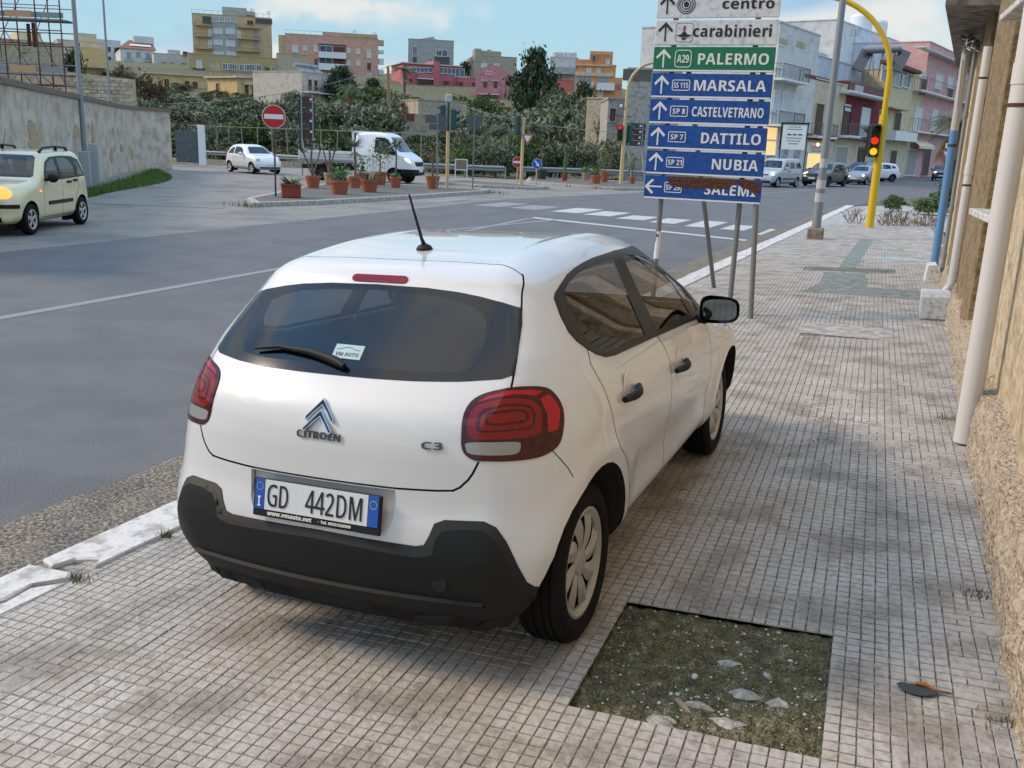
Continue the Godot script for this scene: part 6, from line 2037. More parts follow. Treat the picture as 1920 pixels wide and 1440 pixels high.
func build_left_wall() -> void:
	if not M.has("plaster"): wall_mat("white")
	var oldp := noise_tex(90, 0.008, [[0.12, lin(0.42, 0.32, 0.20)], [0.24, lin(0.46, 0.385, 0.28)], [0.36, lin(0.49, 0.43, 0.35)], [0.5, lin(0.53, 0.47, 0.385)], [0.7, lin(0.56, 0.50, 0.415)], [0.86, lin(0.47, 0.42, 0.36)]], 1024, 6, FastNoiseLite.TYPE_SIMPLEX_SMOOTH, 40.0)
	rough_mat("old_plaster", oldp, 0.11, 0.95, bump_tex(81, 0.06, 9.0), 0.10, noise_tex(91, 0.015, [[0.22, Color(0.84, 0.83, 0.82)], [0.45, Color(0.97, 0.965, 0.96)], [0.6, Color(1, 1, 1)]], 512, 6), 0.16)
	var line := [Vector2(-12.0, -6.0), Vector2(-14.6, -9.3), Vector2(-17.8, -13.5), Vector2(-21.9, -19.0), Vector2(-25.5, -24.0), Vector2(-28.65, -28.3), Vector2(-31.3, -31.9), Vector2(-32.9, -34.3), Vector2(-33.6, -36.0), Vector2(-33.9, -38.5)]
	var pts := []
	for i in line.size() - 1:
		var p0: Vector2 = line[maxi(i - 1, 0)]; var p1: Vector2 = line[i]; var p2: Vector2 = line[i + 1]; var p3: Vector2 = line[mini(i + 2, line.size() - 1)]
		for s in 5: pts.append(p1.cubic_interpolate(p2, p0, p3, s / 5.0))
	pts.append(line[line.size() - 1])
	var o := thing("plaster_wall", "long curved plaster wall with flaking patches and a brown coping on the left", "wall")
	var b := MB.new()
	var cp := MB.new()
	for i in pts.size() - 1:
		var a: Vector2 = pts[i]; var c: Vector2 = pts[i + 1]
		var d := (c - a).normalized(); var nn := Vector2(-d.y, d.x) * 0.35
		if nn.x > 0: nn = -nn
		var A := Vector3(a.x, 0, a.y); var B := Vector3(c.x, 0, c.y)
		var A2 := A + Vector3(nn.x, 0, nn.y); var B2 := B + Vector3(nn.x, 0, nn.y)
		var lo := Vector3(0, -0.4, 0); var hi := Vector3(0, 2.86, 0)
		b.quad(A + lo, B + lo, B + hi, A + hi); b.quad(B2 + lo, A2 + lo, A2 + hi, B2 + hi)
		var n3 := Vector3(nn.x, 0, nn.y).normalized() * 0.07
		var t0 := Vector3(0, 2.86, 0); var t1 := Vector3(0, 3.02, 0)
		var C := [A - n3, B - n3, B2 + n3, A2 + n3]
		cp.quad(C[0] + t0, C[1] + t0, C[1] + t1, C[0] + t1); cp.quad(C[2] + t0, C[3] + t0, C[3] + t1, C[2] + t1)
		cp.quad(C[0] + t1, C[1] + t1, C[2] + t1, C[3] + t1); cp.quad(C[3] + t0, C[2] + t0, C[1] + t0, C[0] + t0)
		if i == pts.size() - 2:
			b.quad(B + lo, B2 + lo, B2 + hi, B + hi)
			cp.quad(C[1] + t0, C[2] + t0, C[2] + t1, C[1] + t1)
	for m: MB in [b, cp]:
		pass
	part("plaster", b.mesh(), M.old_plaster, o)
	part("coping", cp.mesh(), rough_mat("coping", noise_tex(92, 0.03, [[0.25, lin(0.10, 0.075, 0.055)], [0.5, lin(0.17, 0.135, 0.105)], [0.75, lin(0.25, 0.21, 0.17)]], 512, 6), 0.5, 0.95), o)
	for e: Array in [[0.30, 1.55, 0.9, 0.5], [0.42, 1.75, 0.7, 0.30], [0.49, 1.45, 0.45, 0.75], [0.47, 1.95, 0.25, 0.12], [0.60, 0.75, 0.55, 0.35], [0.80, 0.72, 0.35, 0.35], [0.70, 1.0, 0.5, 0.18], [0.62, 1.75, 0.10, 0.22], [0.665, 1.75, 0.10, 0.25], [0.63, 1.05, 0.09, 0.22], [0.68, 1.05, 0.09, 0.22], [0.36, 0.85, 0.6, 0.25]]:
		var fi: float = e[0] * (pts.size() - 1)
		var i0 := int(fi)
		var a: Vector2 = pts[i0]; var c: Vector2 = pts[mini(i0 + 1, pts.size() - 1)]
		var d := (c - a).normalized()
		var base := a.lerp(c, fi - i0)
		b = MB.new()
		var rim := []
		var nrm := Vector3(-d.y, 0, d.x)
		if nrm.x < 0: nrm = -nrm
		for k in 18:
			var an := TAU * k / 18
			var rr := rng.randf_range(0.6, 1.15)
			rim.append(Vector3(base.x, e[1], base.y) + Vector3(d.x, 0, d.y) * e[2] * cos(an) * rr + Vector3(0, e[3] * sin(an) * rr, 0) + nrm * 0.012)
		var cen := Vector3(base.x, e[1], base.y) + nrm * 0.012
		for k in 18:
			var t3 := [cen, rim[k], rim[(k + 1) % 18]]
			if (t3[1] - t3[0]).cross(t3[2] - t3[0]).dot(nrm) < 0: b.tri(t3[0], t3[2], t3[1])
			else: b.tri(t3[0], t3[1], t3[2])
		part("bare_stone", b.mesh(), rough_mat("bare_stone", noise_tex(93, 0.03, [[0.2, lin(0.30, 0.20, 0.11)], [0.45, lin(0.46, 0.33, 0.19)], [0.7, lin(0.56, 0.44, 0.29)]], 512, 6), 0.6, 1.0, bump_tex(84, 0.05, 16.0), 1.0) if e[2] > 0.2 else M.coping, o)
	scaffold()
	o = thing("block_wall", "tall wall of rough stone blocks behind the curved plaster wall", "wall", Vector3(-43.78, 0, -41.31), atan2(-(-42.6 + 41.31), -40.05 + 43.78))
	b = MB.new()
	var wl := 3.95
	b.prism(PackedVector2Array([Vector2(-3, -0.3), Vector2(wl, -0.3), Vector2(wl, 4.75), Vector2(0, 5.05), Vector2(-3, 5.2)]), -0.5, -0.04)
	part("core", b.mesh(), wall_mat("sandstone"), o)
	var vari := [box_mesh(Vector3(0.40, 0.20, 0.10), 0.02), box_mesh(Vector3(0.36, 0.20, 0.10), 0.025), box_mesh(Vector3(0.41, 0.195, 0.09), 0.018)]
	var vm := [wall_mat("sandstone"), tinted("block_pale", M.weathered, lin(0.56, 0.49, 0.37)), tinted("block_drab", M.weathered, lin(0.42, 0.35, 0.25))]
	for r in 21:
		for q in 10:
			var x := 0.2 + q * 0.415 + (0.2 if r % 2 else 0.0) - 0.2
			var y := 0.55 + r * 0.213
			if x > wl - 0.2 or y > 4.9 - 0.075 * x: continue
			part("block", vari[rng.randi() % 3], vm[rng.randi() % 3], o, Transform3D(Basis.IDENTITY, Vector3(x, y, -0.04 + rng.randf_range(-0.02, 0.015))))
	o = thing("street_cabinet", "grey street cabinet at the foot of the lamp post by the plaster wall", "cabinet", Vector3(-23.9, ROAD_Y, -22.4), -0.9)
	b = MB.new()
	b.cbox(Vector3(0, 0.62, 0), Vector3(0.50, 1.24, 0.32), 0.02)
	part("casing", b.mesh(), plain("cabinet_grey", lin(0.36, 0.37, 0.37), 0.6), o)
	b = MB.new()
	b.cbox(Vector3(0, 1.0, 0.165), Vector3(0.42, 0.40, 0.02), 0.006)
	part("door", b.mesh(), M.cabinet_grey, o)
	b = MB.new()
	b.cbox(Vector3(-0.42, 0.75, -0.25), Vector3(0.42, 1.5, 0.30), 0.02)
	solo("street_cabinet", b.mesh(), M.cabinet_grey, "taller pale cabinet half hidden behind the yellow car", "cabinet", Transform3D(Basis(Vector3.UP, -0.9), Vector3(-23.9, ROAD_Y, -22.4)))
	lamp_post("grey lamp post standing against the plaster wall by the cabinet", Vector3(-25.2, ROAD_Y, -23.7), 9.0, 0.11, 0.06)
	lamp_post("slender grey lamp post rising behind the plaster wall", Vector3(-36.2, 0, -36.7), 8.6, 0.08, 0.05)

func lamp_post(label: String, at: Vector3, h: float, r0: float, r1: float) -> Node3D:
	var o := thing("lamp_post", label, "lamp post", at)
	var b := MB.new()
	b.tube([Vector3(0, 0, 0), Vector3(0, 1.4, 0), Vector3(0, 1.45, 0), Vector3(0, h, 0)], [r0, r0, r0 * 0.86, r1], 14)
	part("pole", b.mesh(), M.galvanised, o)
	b = MB.new()
	b.tube([Vector3(0, h, 0), Vector3(0.5, h + 0.35, 0), Vector3(1.3, h + 0.45, 0)], [r1, r1 * 0.9, r1 * 0.8], 10)
	part("arm", b.mesh(), M.galvanised, o)
	b = MB.new()
	b.cbox(Vector3(1.6, h + 0.45, 0), Vector3(0.7, 0.14, 0.28), 0.05)
	part("lamp_head", b.mesh(), M.galvanised, o)
	return o

func scaffold() -> void:
	var o := thing("scaffolding", "rusty red tube scaffolding with two plank decks above the plaster wall", "scaffolding")
	var X := Vector3(2.07, 0, -0.80).normalized()
	var Z := Vector3(-X.z, 0, X.x) * -1.0
	if Z.dot(Vector3(-0.7, 0, -0.7)) < 0: Z = -Z
	var org := Vector3(-28.3, 0, -26.1)
	var at := func(s: float, y: float, d: float) -> Vector3: return org + X * s + Z * d + Vector3(0, y, 0)
	var red := plain("scaffold_red", lin(0.13, 0.035, 0.028), 0.8)
	for s: float in [0.0, -0.95, -2.2, -3.4, -5.2]:
		for d: float in [0.0, 1.05]:
			if s == 0.0 and d > 0: continue
			var b := MB.new()
			b.tube([at.call(s, 0.0, d), at.call(s, 9.0, d)], [0.027], 8)
			part("upright", b.mesh(), red, o)
	for y: float in [3.45, 4.25, 4.95, 5.45, 6.35, 7.0, 7.5]:
		for d: float in [0.0, 1.05]:
			var b := MB.new()
			b.tube([at.call(-6.5, y, d), at.call(0.0, y, d)], [0.02], 8)
			part("rail", b.mesh(), M.galvanised if y in [4.25, 6.35, 7.0] else red, o)
	for e: Array in [[0.0, 3.45, -0.95, 5.4], [-0.95, 3.45, -2.2, 5.4], [-2.2, 5.45, -0.95, 7.5], [-0.95, 5.45, 0.0, 7.5], [-3.4, 3.45, -2.2, 5.4], [0.0, 3.1, -0.9, 3.75], [-0.95, 3.1, -1.6, 3.8]]:
		var b := MB.new()
		b.tube([at.call(e[0], e[1], 0.05), at.call(e[2], e[3], 0.05)], [0.016], 8)
		part("brace", b.mesh(), red, o)
	for y: float in [3.85, 5.85]:
		for k in 4:
			var b := MB.new()
			b.box(at.call(-3.2, y, 0.13 + 0.26 * k), Vector3(6.6, 0.05, 0.23), Basis(X, Vector3.UP, X.cross(Vector3.UP)))
			part("plank", b.mesh(), plain("deck_dark", lin(0.10, 0.095, 0.09), 0.8) if k else M.galvanised, o)
		var b2 := MB.new()
		b2.box(at.call(-3.2, y + 0.16, 0.03), Vector3(6.6, 0.20, 0.03), Basis(X, Vector3.UP, X.cross(Vector3.UP)))
		part("toe_board", b2.mesh(), M.galvanised, o)
		var b3 := MB.new()
		b3.box(at.call(-1.6, y + 0.17, 0.005), Vector3(1.0, 0.24, 0.03), Basis(X, Vector3.UP, X.cross(Vector3.UP)))
		part("toe_board", b3.mesh(), plain("board_tan", lin(0.50, 0.30, 0.16), 0.85), o)
	for e: Array in [[-1.45, 4.9, 5.7], [-1.25, 4.85, 5.75]]:
		var b := MB.new()
		b.box(at.call(e[0], (e[1] + e[2]) / 2, 0.4), Vector3(0.10, e[2] - e[1], 0.10), Basis(X, Vector3.UP, X.cross(Vector3.UP)))
		part("bracket", b.mesh(), M.rust, o)

func wall_mat(key: String) -> Material:
	var k := "wall_" + key
	if M.has(k): return M[k]
	if not M.has("plaster"):
		var t := noise_tex(70, 0.012, [[0.2, Color(0.91, 0.90, 0.89)], [0.4, Color(0.97, 0.97, 0.965)], [0.6, Color(1, 1, 1)], [0.8, Color(0.95, 0.945, 0.94)]], 512, 6, FastNoiseLite.TYPE_SIMPLEX_SMOOTH, 20.0)
		rough_mat("plaster", t, 0.16, 0.92, bump_tex(71, 0.05, 4.0), 0.08, noise_tex(72, 0.03, [[0.25, Color(0.93, 0.93, 0.92)], [0.5, Color(1, 1, 1)]], 512, 5), 0.05)
		var t2 := noise_tex(73, 0.02, [[0.2, Color(0.72, 0.70, 0.67)], [0.4, Color(0.90, 0.89, 0.87)], [0.6, Color(1, 1, 1)], [0.8, Color(0.85, 0.83, 0.80)]], 512, 6, FastNoiseLite.TYPE_SIMPLEX_SMOOTH, 25.0)
		rough_mat("weathered", t2, 0.22, 0.95, bump_tex(71, 0.05, 8.0), 0.12)
	var c := {"cream": [0.62, 0.53, 0.38], "sandstone": [0.50, 0.42, 0.30], "white": [0.66, 0.66, 0.65], "white2": [0.64, 0.67, 0.70], "greywhite": [0.55, 0.55, 0.54], "ochre": [0.58, 0.43, 0.24], "greyrender": [0.40, 0.40, 0.38], "olive": [0.46, 0.36, 0.18], "tan": [0.50, 0.41, 0.28], "yellow": [0.68, 0.49, 0.22], "creamwhite": [0.60, 0.53, 0.46], "salmon": [0.64, 0.37, 0.28], "sand": [0.52, 0.38, 0.20], "magenta": [0.52, 0.16, 0.18], "pinkred": [0.58, 0.25, 0.27], "lime": [0.45, 0.60, 0.02], "orange": [0.68, 0.32, 0.15], "coral": [0.60, 0.17, 0.12], "brickred": [0.22, 0.055, 0.04], "oldstone": [0.46, 0.40, 0.31], "concretewall": [0.42, 0.40, 0.37], "stained": [0.16, 0.145, 0.12], "greyplaster": [0.42, 0.42, 0.40], "beige": [0.62, 0.52, 0.38], "darkred": [0.18, 0.022, 0.028], "paleyellow": [0.66, 0.55, 0.36], "pinkrow": [0.66, 0.38, 0.38], "bluewhite": [0.52, 0.60, 0.70], "brown": [0.14, 0.07, 0.045], "plinth": [0.46, 0.36, 0.25]}[key] as Array
	return tinted(k, M.weathered if key in ["oldstone", "concretewall", "stained", "sandstone", "greyplaster", "plinth"] else M.plaster, lin(c[0], c[1], c[2]))

func facade(called: String, label: String, at: Vector3, turn: float, w: float, h: float, depth: float, down: float, mat: String, items: Array, roof := "") -> Node3D:
	var o := thing(called, label, "building" if not called.contains("wall") else "wall", at, turn, "")
	var b := MB.new()
	b.box(Vector3(w / 2, (h - down) / 2, -depth / 2), Vector3(w, h + down, depth))
	part("wall", b.mesh(), wall_mat(mat), o)
	if roof != "hip" and roof != "gable" and roof != "slab":
		b = MB.new()
		b.box(Vector3(w / 2, h + 0.06, -depth / 2), Vector3(w + 0.12, 0.12, depth + 0.12))
		part("coping", b.mesh(), wall_mat(mat), o)
	match roof:
		"slab":
			b = MB.new()
			b.box(Vector3(w / 2, h + 0.11, -depth / 2), Vector3(w + 0.8, 0.22, depth + 0.8))
			part("roof", b.mesh(), wall_mat("creamwhite"), o)
		"hip":
			b = MB.new()
			var t := h + 2.6
			b.quad(Vector3(-0.4, h, 0.4), Vector3(w + 0.4, h, 0.4), Vector3(w * 1.02, t, -depth * 0.45), Vector3(w * 0.34, t, -depth * 0.45))
			b.tri(Vector3(-0.4, h, -depth - 0.4), Vector3(-0.4, h, 0.4), Vector3(w * 0.34, t, -depth * 0.45))
			b.tri(Vector3(w + 0.4, h, 0.4), Vector3(w + 0.4, h, -depth - 0.4), Vector3(w * 1.02, t, -depth * 0.45))
			b.quad(Vector3(w + 0.4, h, -depth - 0.4), Vector3(-0.4, h, -depth - 0.4), Vector3(w * 0.34, t, -depth * 0.45), Vector3(w * 1.02, t, -depth * 0.45))
			b.quad(Vector3(w * 0.30, h + 0.75, -1.4), Vector3(w * 0.9, h + 0.75, -1.4), Vector3(w * 0.85, h + 1.4, -3.0), Vector3(w * 0.42, h + 1.4, -3.0))
			part("roof", b.mesh(), wall_mat("brickred") if false else plain("roof_tile", lin(0.24, 0.095, 0.055), 0.9), o)
			b = MB.new()
			b.box(Vector3(w * 0.62, h + 1.0, -2.2), Vector3(w * 0.62, 0.25, 1.2), Basis(Vector3.RIGHT, 0.38))
			part("skylight", b.mesh(), M.white_paint, o)
		"gable":
			b = MB.new()
			var pg := PackedVector2Array()
			for i in 13: pg.append(Vector2(w * i / 12.0, h + 1.3 * sin(PI * i / 12.0)))
			pg.append(Vector2(w, h - 0.5)); pg.append(Vector2(0, h - 0.5))
			b.prism(pg, -depth + 0.01, 0.02)
			part("roof", b.mesh(), wall_mat(mat), o)
		"wedge":
			b = MB.new()
			b.t = Transform3D(Basis.IDENTITY, Vector3.ZERO)
			b.prism(PackedVector2Array([Vector2(w * 0.15, h), Vector2(w * 0.57, h + 1.0), Vector2(w * 0.57, h)]), -depth * 0.7, -1.0)
			part("roof", b.mesh(), wall_mat(mat), o)
		"rail":
			b = MB.new()
			for i in int(w / 1.5) + 1: b.bar(Vector3(i * 1.5, h, -0.15), Vector3(i * 1.5, h + 0.9, -0.15), 0.06)
			b.bar(Vector3(0, h + 0.9, -0.15), Vector3(w, h + 0.9, -0.15), 0.06)
			part("roof_railing", b.mesh(), M.galvanised, o)
			aerial(o, Vector3(w * 0.75, h, -depth * 0.5), 2.6)
			aerial(o, Vector3(w * 0.97, h, -depth * 0.3), 2.0)
		"tanks":
			for x: float in [0.25, 0.45, 0.62]:
				b = MB.new()
				b.tube([Vector3(w * x - 0.8, h + 1.0, -2.5), Vector3(w * x + 0.8, h + 1.0, -2.5)], [0.35], 12)
				b.quad(Vector3(w * x - 0.9, h + 0.1, -1.2), Vector3(w * x + 0.9, h + 0.1, -1.2), Vector3(w * x + 0.9, h + 0.9, -2.4), Vector3(w * x - 0.9, h + 0.9, -2.4))
				part("solar_heater", b.mesh(), M.galvanised, o)
		"drums", "drums2":
			for i in (5 if roof == "drums" else 2):
				b = MB.new()
				var x := w * (0.18 + 0.16 * i) if roof == "drums" else w * (0.46 + 0.20 * i)
				var r := 0.75 if roof == "drums" else 1.35
				b.lathe([Vector2(r, 0), Vector2(r, r * 1.35), Vector2(r * 0.9, r * 1.55), Vector2(r * 0.3, r * 1.7), Vector2(0, r * 1.7)], 18, Vector3(x, h + 0.1, -2.0))
				part("water_tank", b.mesh(), M.tank_white if roof == "drums2" else wall_mat("greywhite"), o)
	for it: Array in items: fitting(o, it, w, depth, mat)
	return o

func aerial(o: Node3D, p: Vector3, hh: float) -> void:
	var b := MB.new()
	b.bar(p, p + Vector3(0, hh, 0), 0.07)
	for i in 4: b.bar(p + Vector3(-0.5, hh - 0.12 - i * 0.16, 0), p + Vector3(0.5, hh - 0.12 - i * 0.16, 0), 0.045)
	part("aerial", b.mesh(), M.galvanised, o)

func fitting(o: Node3D, it: Array, w: float, depth: float, mat: String) -> void:
	var k: String = it[0]
	var x0: float = it[1]; var y0: float = minf(it[2], it[4]); var x1: float = it[3]; var y1: float = maxf(it[2], it[4])
	var cx := (x0 + x1) / 2; var cy := (y0 + y1) / 2
	var sx := x1 - x0; var sy := y1 - y0
	var b := MB.new()
	var f := 0.09
	match k:
		"w", "k", "s", "g", "v", "r", "d", "lit", "gv":
			b.box(Vector3(x0 - f / 2, cy, 0.05), Vector3(f, sy + 2 * f, 0.10)); b.box(Vector3(x1 + f / 2, cy, 0.05), Vector3(f, sy + 2 * f, 0.10))
			b.box(Vector3(cx, y1 + f / 2, 0.05), Vector3(sx, f, 0.10)); b.box(Vector3(cx, y0 - f / 2, 0.08), Vector3(sx + 0.1, f, 0.16))
			var frame_m: Material = M.white_paint if k in ["w", "v", "gv", "lit"] else wall_mat(mat)
			var win := part("window" if not k in ["d", "gv"] else "door", b.mesh(), frame_m, o)
			b = MB.new()
			match k:
				"w":
					b.box(Vector3(cx, cy, 0.012), Vector3(sx, sy, 0.01))
					part("pane", b.mesh(), M.far_pane, win)
					b = MB.new()
					b.box(Vector3(cx, cy, 0.03), Vector3(0.07, sy, 0.04))
					part("mullion", b.mesh(), M.white_paint, win)
				"k":
					b.box(Vector3(cx, cy, 0.012), Vector3(sx, sy, 0.01))
					part("pane", b.mesh(), M.dark_opening, win)  # flat dark sheet; on loggias its colour stands for the shade of the recess
				"lit":
					b.box(Vector3(cx, cy, 0.02), Vector3(sx, sy, 0.02))
					part("lit_pane", b.mesh(), M.shop_light, win)
				"d":
					b.box(Vector3(cx, cy, 0.02), Vector3(sx, sy, 0.02))
					part("door_leaf", b.mesh(), M.door_brown, win)
				"gv":
					b.box(Vector3(cx, cy, 0.01), Vector3(sx, sy, 0.02))
					part("roller_shutter", b.mesh(), M.shutter_grey, win)
					for i in int(sy / 0.16):
						b = MB.new()
						b.box(Vector3(cx, y0 + 0.08 + i * 0.16, 0.03), Vector3(sx, 0.11, 0.03))
						part("slat", b.mesh(), M.shutter_grey, win)
				_:
					var m: Material = {"s": M.shutter_brown, "g": M.shutter_grey, "v": M.shutter_white, "r": M.shutter_red}[k]
					b.box(Vector3(cx - sx * 0.25 - 0.01, cy, 0.03), Vector3(sx * 0.5 - 0.02, sy, 0.04))
					b.box(Vector3(cx + sx * 0.25 + 0.01, cy, 0.03), Vector3(sx * 0.5 - 0.02, sy, 0.04))
					part("shutter", b.mesh(), m, win)
		"b":
			b.box(Vector3(cx, y0 - 0.08, 0.5), Vector3(sx, 0.16, 1.0))
			var ba := part("balcony", b.mesh(), M.white_paint if not mat == "ochre" else wall_mat("ochre"), o)
			b = MB.new()
			var n := clampi(int(sx / 0.22), 4, 40)
			for i in n + 1: b.bar(Vector3(x0 + sx * i / n, y0, 0.95), Vector3(x0 + sx * i / n, y1, 0.95), 0.028)
			for i in 4:
				b.bar(Vector3(x0, y0, 0.1 + 0.27 * i), Vector3(x0, y1, 0.1 + 0.27 * i), 0.028)
				b.bar(Vector3(x1, y0, 0.1 + 0.27 * i), Vector3(x1, y1, 0.1 + 0.27 * i), 0.028)
			b.bar(Vector3(x0, y1, 0.95), Vector3(x1, y1, 0.95), 0.05)
			b.bar(Vector3(x0, y1, 0.0), Vector3(x0, y1, 0.95), 0.04); b.bar(Vector3(x1, y1, 0.0), Vector3(x1, y1, 0.95), 0.04)
			part("railing", b.mesh(), M.iron_grey, ba)
		"p":
			b.box(Vector3(cx, y0 - 0.06, 0.5), Vector3(sx, 0.14, 1.05))
			var ba2 := part("balcony", b.mesh(), M.white_paint, o)
			b = MB.new()
			b.box(Vector3(cx, cy, 0.95), Vector3(sx, sy, 0.12))
			b.box(Vector3(x0 + 0.06, cy, 0.45), Vector3(0.12, sy, 0.88)); b.box(Vector3(x1 - 0.06, cy, 0.45), Vector3(0.12, sy, 0.88))
			part("parapet", b.mesh(), wall_mat(mat) if mat in ["magenta", "pinkred"] else M.white_paint, ba2)
		"q":
			b.box(Vector3(cx, cy, -1.2), Vector3(sx, sy, 2.2))
			part("side_balcony", b.mesh(), wall_mat(it[5]), o)
		"q2":
			b.box(Vector3(cx, cy, 0.45), Vector3(sx, maxf(0.12, sy * 0.55), 0.9))
			part("slab", b.mesh(), wall_mat(it[5]), o)
		"c":
			b.box(Vector3(cx, cy, 0.12), Vector3(sx, maxf(sy, 0.12), 0.30))
			part("cornice", b.mesh(), wall_mat("cream"), o)
		"m":
			b.box(Vector3(cx, cy, 0.0), Vector3(sx, sy, 0.05))
			part("wall_panel", b.mesh(), wall_mat(it[5]), o)
		"x":
			b.box(Vector3(cx, cy, (it[5] + it[6]) / 2), Vector3(sx, sy, it[6] - it[5]))
			part("upper_wall", b.mesh(), wall_mat(it[7]), o)
		"ac":
			b.cbox(Vector3(cx, cy, 0.2), Vector3(sx, sy, 0.38), 0.04)
			var acu := part("air_conditioner", b.mesh(), M.white_paint, o)
			b = MB.new()
			b.lathe([Vector2(sy * 0.38, 0), Vector2(sy * 0.34, 0.012), Vector2(0, 0.012)], 16, Vector3(cx + sx * 0.12, cy, 0.392), Basis(Vector3.RIGHT, PI / 2))
			part("fan_grille", b.mesh(), M.iron, acu)
		"sign":
			b.box(Vector3(cx, cy, 0.10), Vector3(sx, sy, 0.12))
			var sg := part("shop_sign", b.mesh(), M.white_print, o)
			lettering("Sandra", sx * 0.72, sy * 0.50, Vector3(cx, cy + sy * 0.12, 0.165), plain("sign_pink", lin(0.55, 0.10, 0.28), 0.5), sg)
			lettering("CENTRO ESTETICO", sx * 0.60, sy * 0.14, Vector3(cx, cy - sy * 0.32, 0.165), M.black_print, sg)
			for xx: float in [0.32, 0.8]:
				b = MB.new()
				b.ball(Vector3(x0 + sx * xx, y1 - 0.15, 0.5), Vector3(0.16, 0.16, 0.16), 10, 6)
				part("sign_lamp", b.mesh(), M.lamp_warm, sg)
		"awn":
			b.quad(Vector3(x0, y1, 0.06), Vector3(x0, y0 + 0.35, 1.1), Vector3(x1, y0 + 0.35, 1.1), Vector3(x1, y1, 0.06))
			b.quad(Vector3(x0, y0 + 0.35, 1.1), Vector3(x0, y0, 1.12), Vector3(x1, y0, 1.12), Vector3(x1, y0 + 0.35, 1.1))
			part("awning", b.mesh(), plain("awning", lin(0.62, 0.56, 0.40), 0.9), o)

func build_hillside() -> void:
	facade_materials()
	hillside_data()

func facade_materials() -> void:
	plain("far_pane", lin(0.10, 0.13, 0.16), 0.08)
	plain("dark_opening", lin(0.055, 0.057, 0.062), 0.12)
	plain("door_brown", lin(0.035, 0.022, 0.017), 0.6)
	plain("shutter_brown", lin(0.085, 0.032, 0.02), 0.7)
	plain("shutter_red", lin(0.13, 0.035, 0.025), 0.7)
	plain("shutter_grey", lin(0.30, 0.30, 0.29), 0.6)
	plain("shutter_white", lin(0.60, 0.60, 0.58), 0.6)
	plain("iron_grey", lin(0.16, 0.16, 0.155), 0.6, 0.3)
	plain("tank_white", lin(0.66, 0.68, 0.70), 0.5)
	glow("shop_light", Color(1.0, 0.80, 0.50), 0.42)
	glow("lamp_warm", Color(1.0, 0.86, 0.60), 1.0)

func build_far_row() -> void:
	far_row_data()
	var o := thing("solar_water_heater", "solar water heater with a steel tank on the roof behind the dark red house", "water heater", Vector3(0.2, 10.2, -106.0), -0.0)
	var b := MB.new()
	b.tube([Vector3(-1.3, 2.6, 0), Vector3(2.2, 2.75, 0)], [0.42], 14)
	part("tank", b.mesh(), M.galvanised, o)
	for x: float in [-2.4, 1.3]:
		b = MB.new()
		b.box(Vector3(x + 0.9, 1.5, 0.6), Vector3(1.2, 0.10, 3.0), Basis(Vector3(0, 0, 1), -0.35) * Basis(Vector3.RIGHT, 0.85))
		part("collector_panel", b.mesh(), M.dark_opening, o)
	b = MB.new()
	for x: float in [-0.8, 0.2, 1.4]:
		b.bar(Vector3(x, 0, -0.6), Vector3(x + 0.2, 2.4, 0), 0.08); b.bar(Vector3(x + 0.6, 0, 0.6), Vector3(x + 0.2, 2.4, 0), 0.08)
	part("stand", b.mesh(), M.galvanised, o)
	b = MB.new()
	b.tube([Vector3(12.6, 15.0, -131), Vector3(12.6, 25.0, -131)], [0.5, 0.4], 10)
	solo("roof_mast", b.mesh(), plain("mast_red", lin(0.10, 0.03, 0.025), 0.7), "dark red chimney mast rising behind the two white roof tanks", "mast")
	o = thing("roof_aerial", "thin television aerial between the white block and the rooftop house", "aerial", Vector3(-2.0, 9.3, -97.0))
	aerial(o, Vector3.ZERO, 4.5)
	o = thing("advert_board", "white advertising board with small car pictures at the foot of the white block", "sign", Vector3(-4.5, ROAD_Y, -71.5), -0.15)
	for x: float in [-0.95, 0.95]:
		b = MB.new()
		b.bar(Vector3(x, 0, 0), Vector3(x, 4.3, 0), 0.08)
		part("post", b.mesh(), M.iron, o)
	b = MB.new()
	b.box(Vector3(0, 3.35, 0.03), Vector3(1.75, 1.85, 0.06))
	var face := part("panel", b.mesh(), plain("board_white", lin(0.62, 0.70, 0.72), 0.5), o)
	b = MB.new()
	b.box(Vector3(0, 4.32, 0.05), Vector3(2.05, 0.10, 0.14)); b.box(Vector3(-0.97, 3.35, 0.02), Vector3(0.10, 1.9, 0.10))
	part("frame", b.mesh(), M.black_plastic, o)
	for e: Array in [[-0.35, 3.45], [0.05, 3.45], [0.45, 3.45]]:
		b = MB.new()
		b.prism(PackedVector2Array([Vector2(-0.17, 0), Vector2(0.17, 0), Vector2(0.17, 0.06), Vector2(0.08, 0.08), Vector2(0.03, 0.13), Vector2(-0.07, 0.13), Vector2(-0.12, 0.08), Vector2(-0.17, 0.07)]), 0.062, 0.066)
		part("car_picture", b.mesh(), plain("print_blue", lin(0.05, 0.07, 0.14), 0.5), face, Transform3D(Basis.IDENTITY, Vector3(e[0], e[1], 0)))
	for i in 5:
		b = MB.new()
		b.box(Vector3(0, 4.05 - 0.16 * i if i < 2 else 3.25 - 0.2 * (i - 2), 0.063), Vector3([0.9, 1.1, 1.2, 1.0, 0.7][i], 0.06, 0.004))
		part("print_line", b.mesh(), [plain("print_green", lin(0.10, 0.32, 0.12), 0.5), M.iron_grey, M.iron_grey, M.iron_grey, M.iron_grey][i], face)

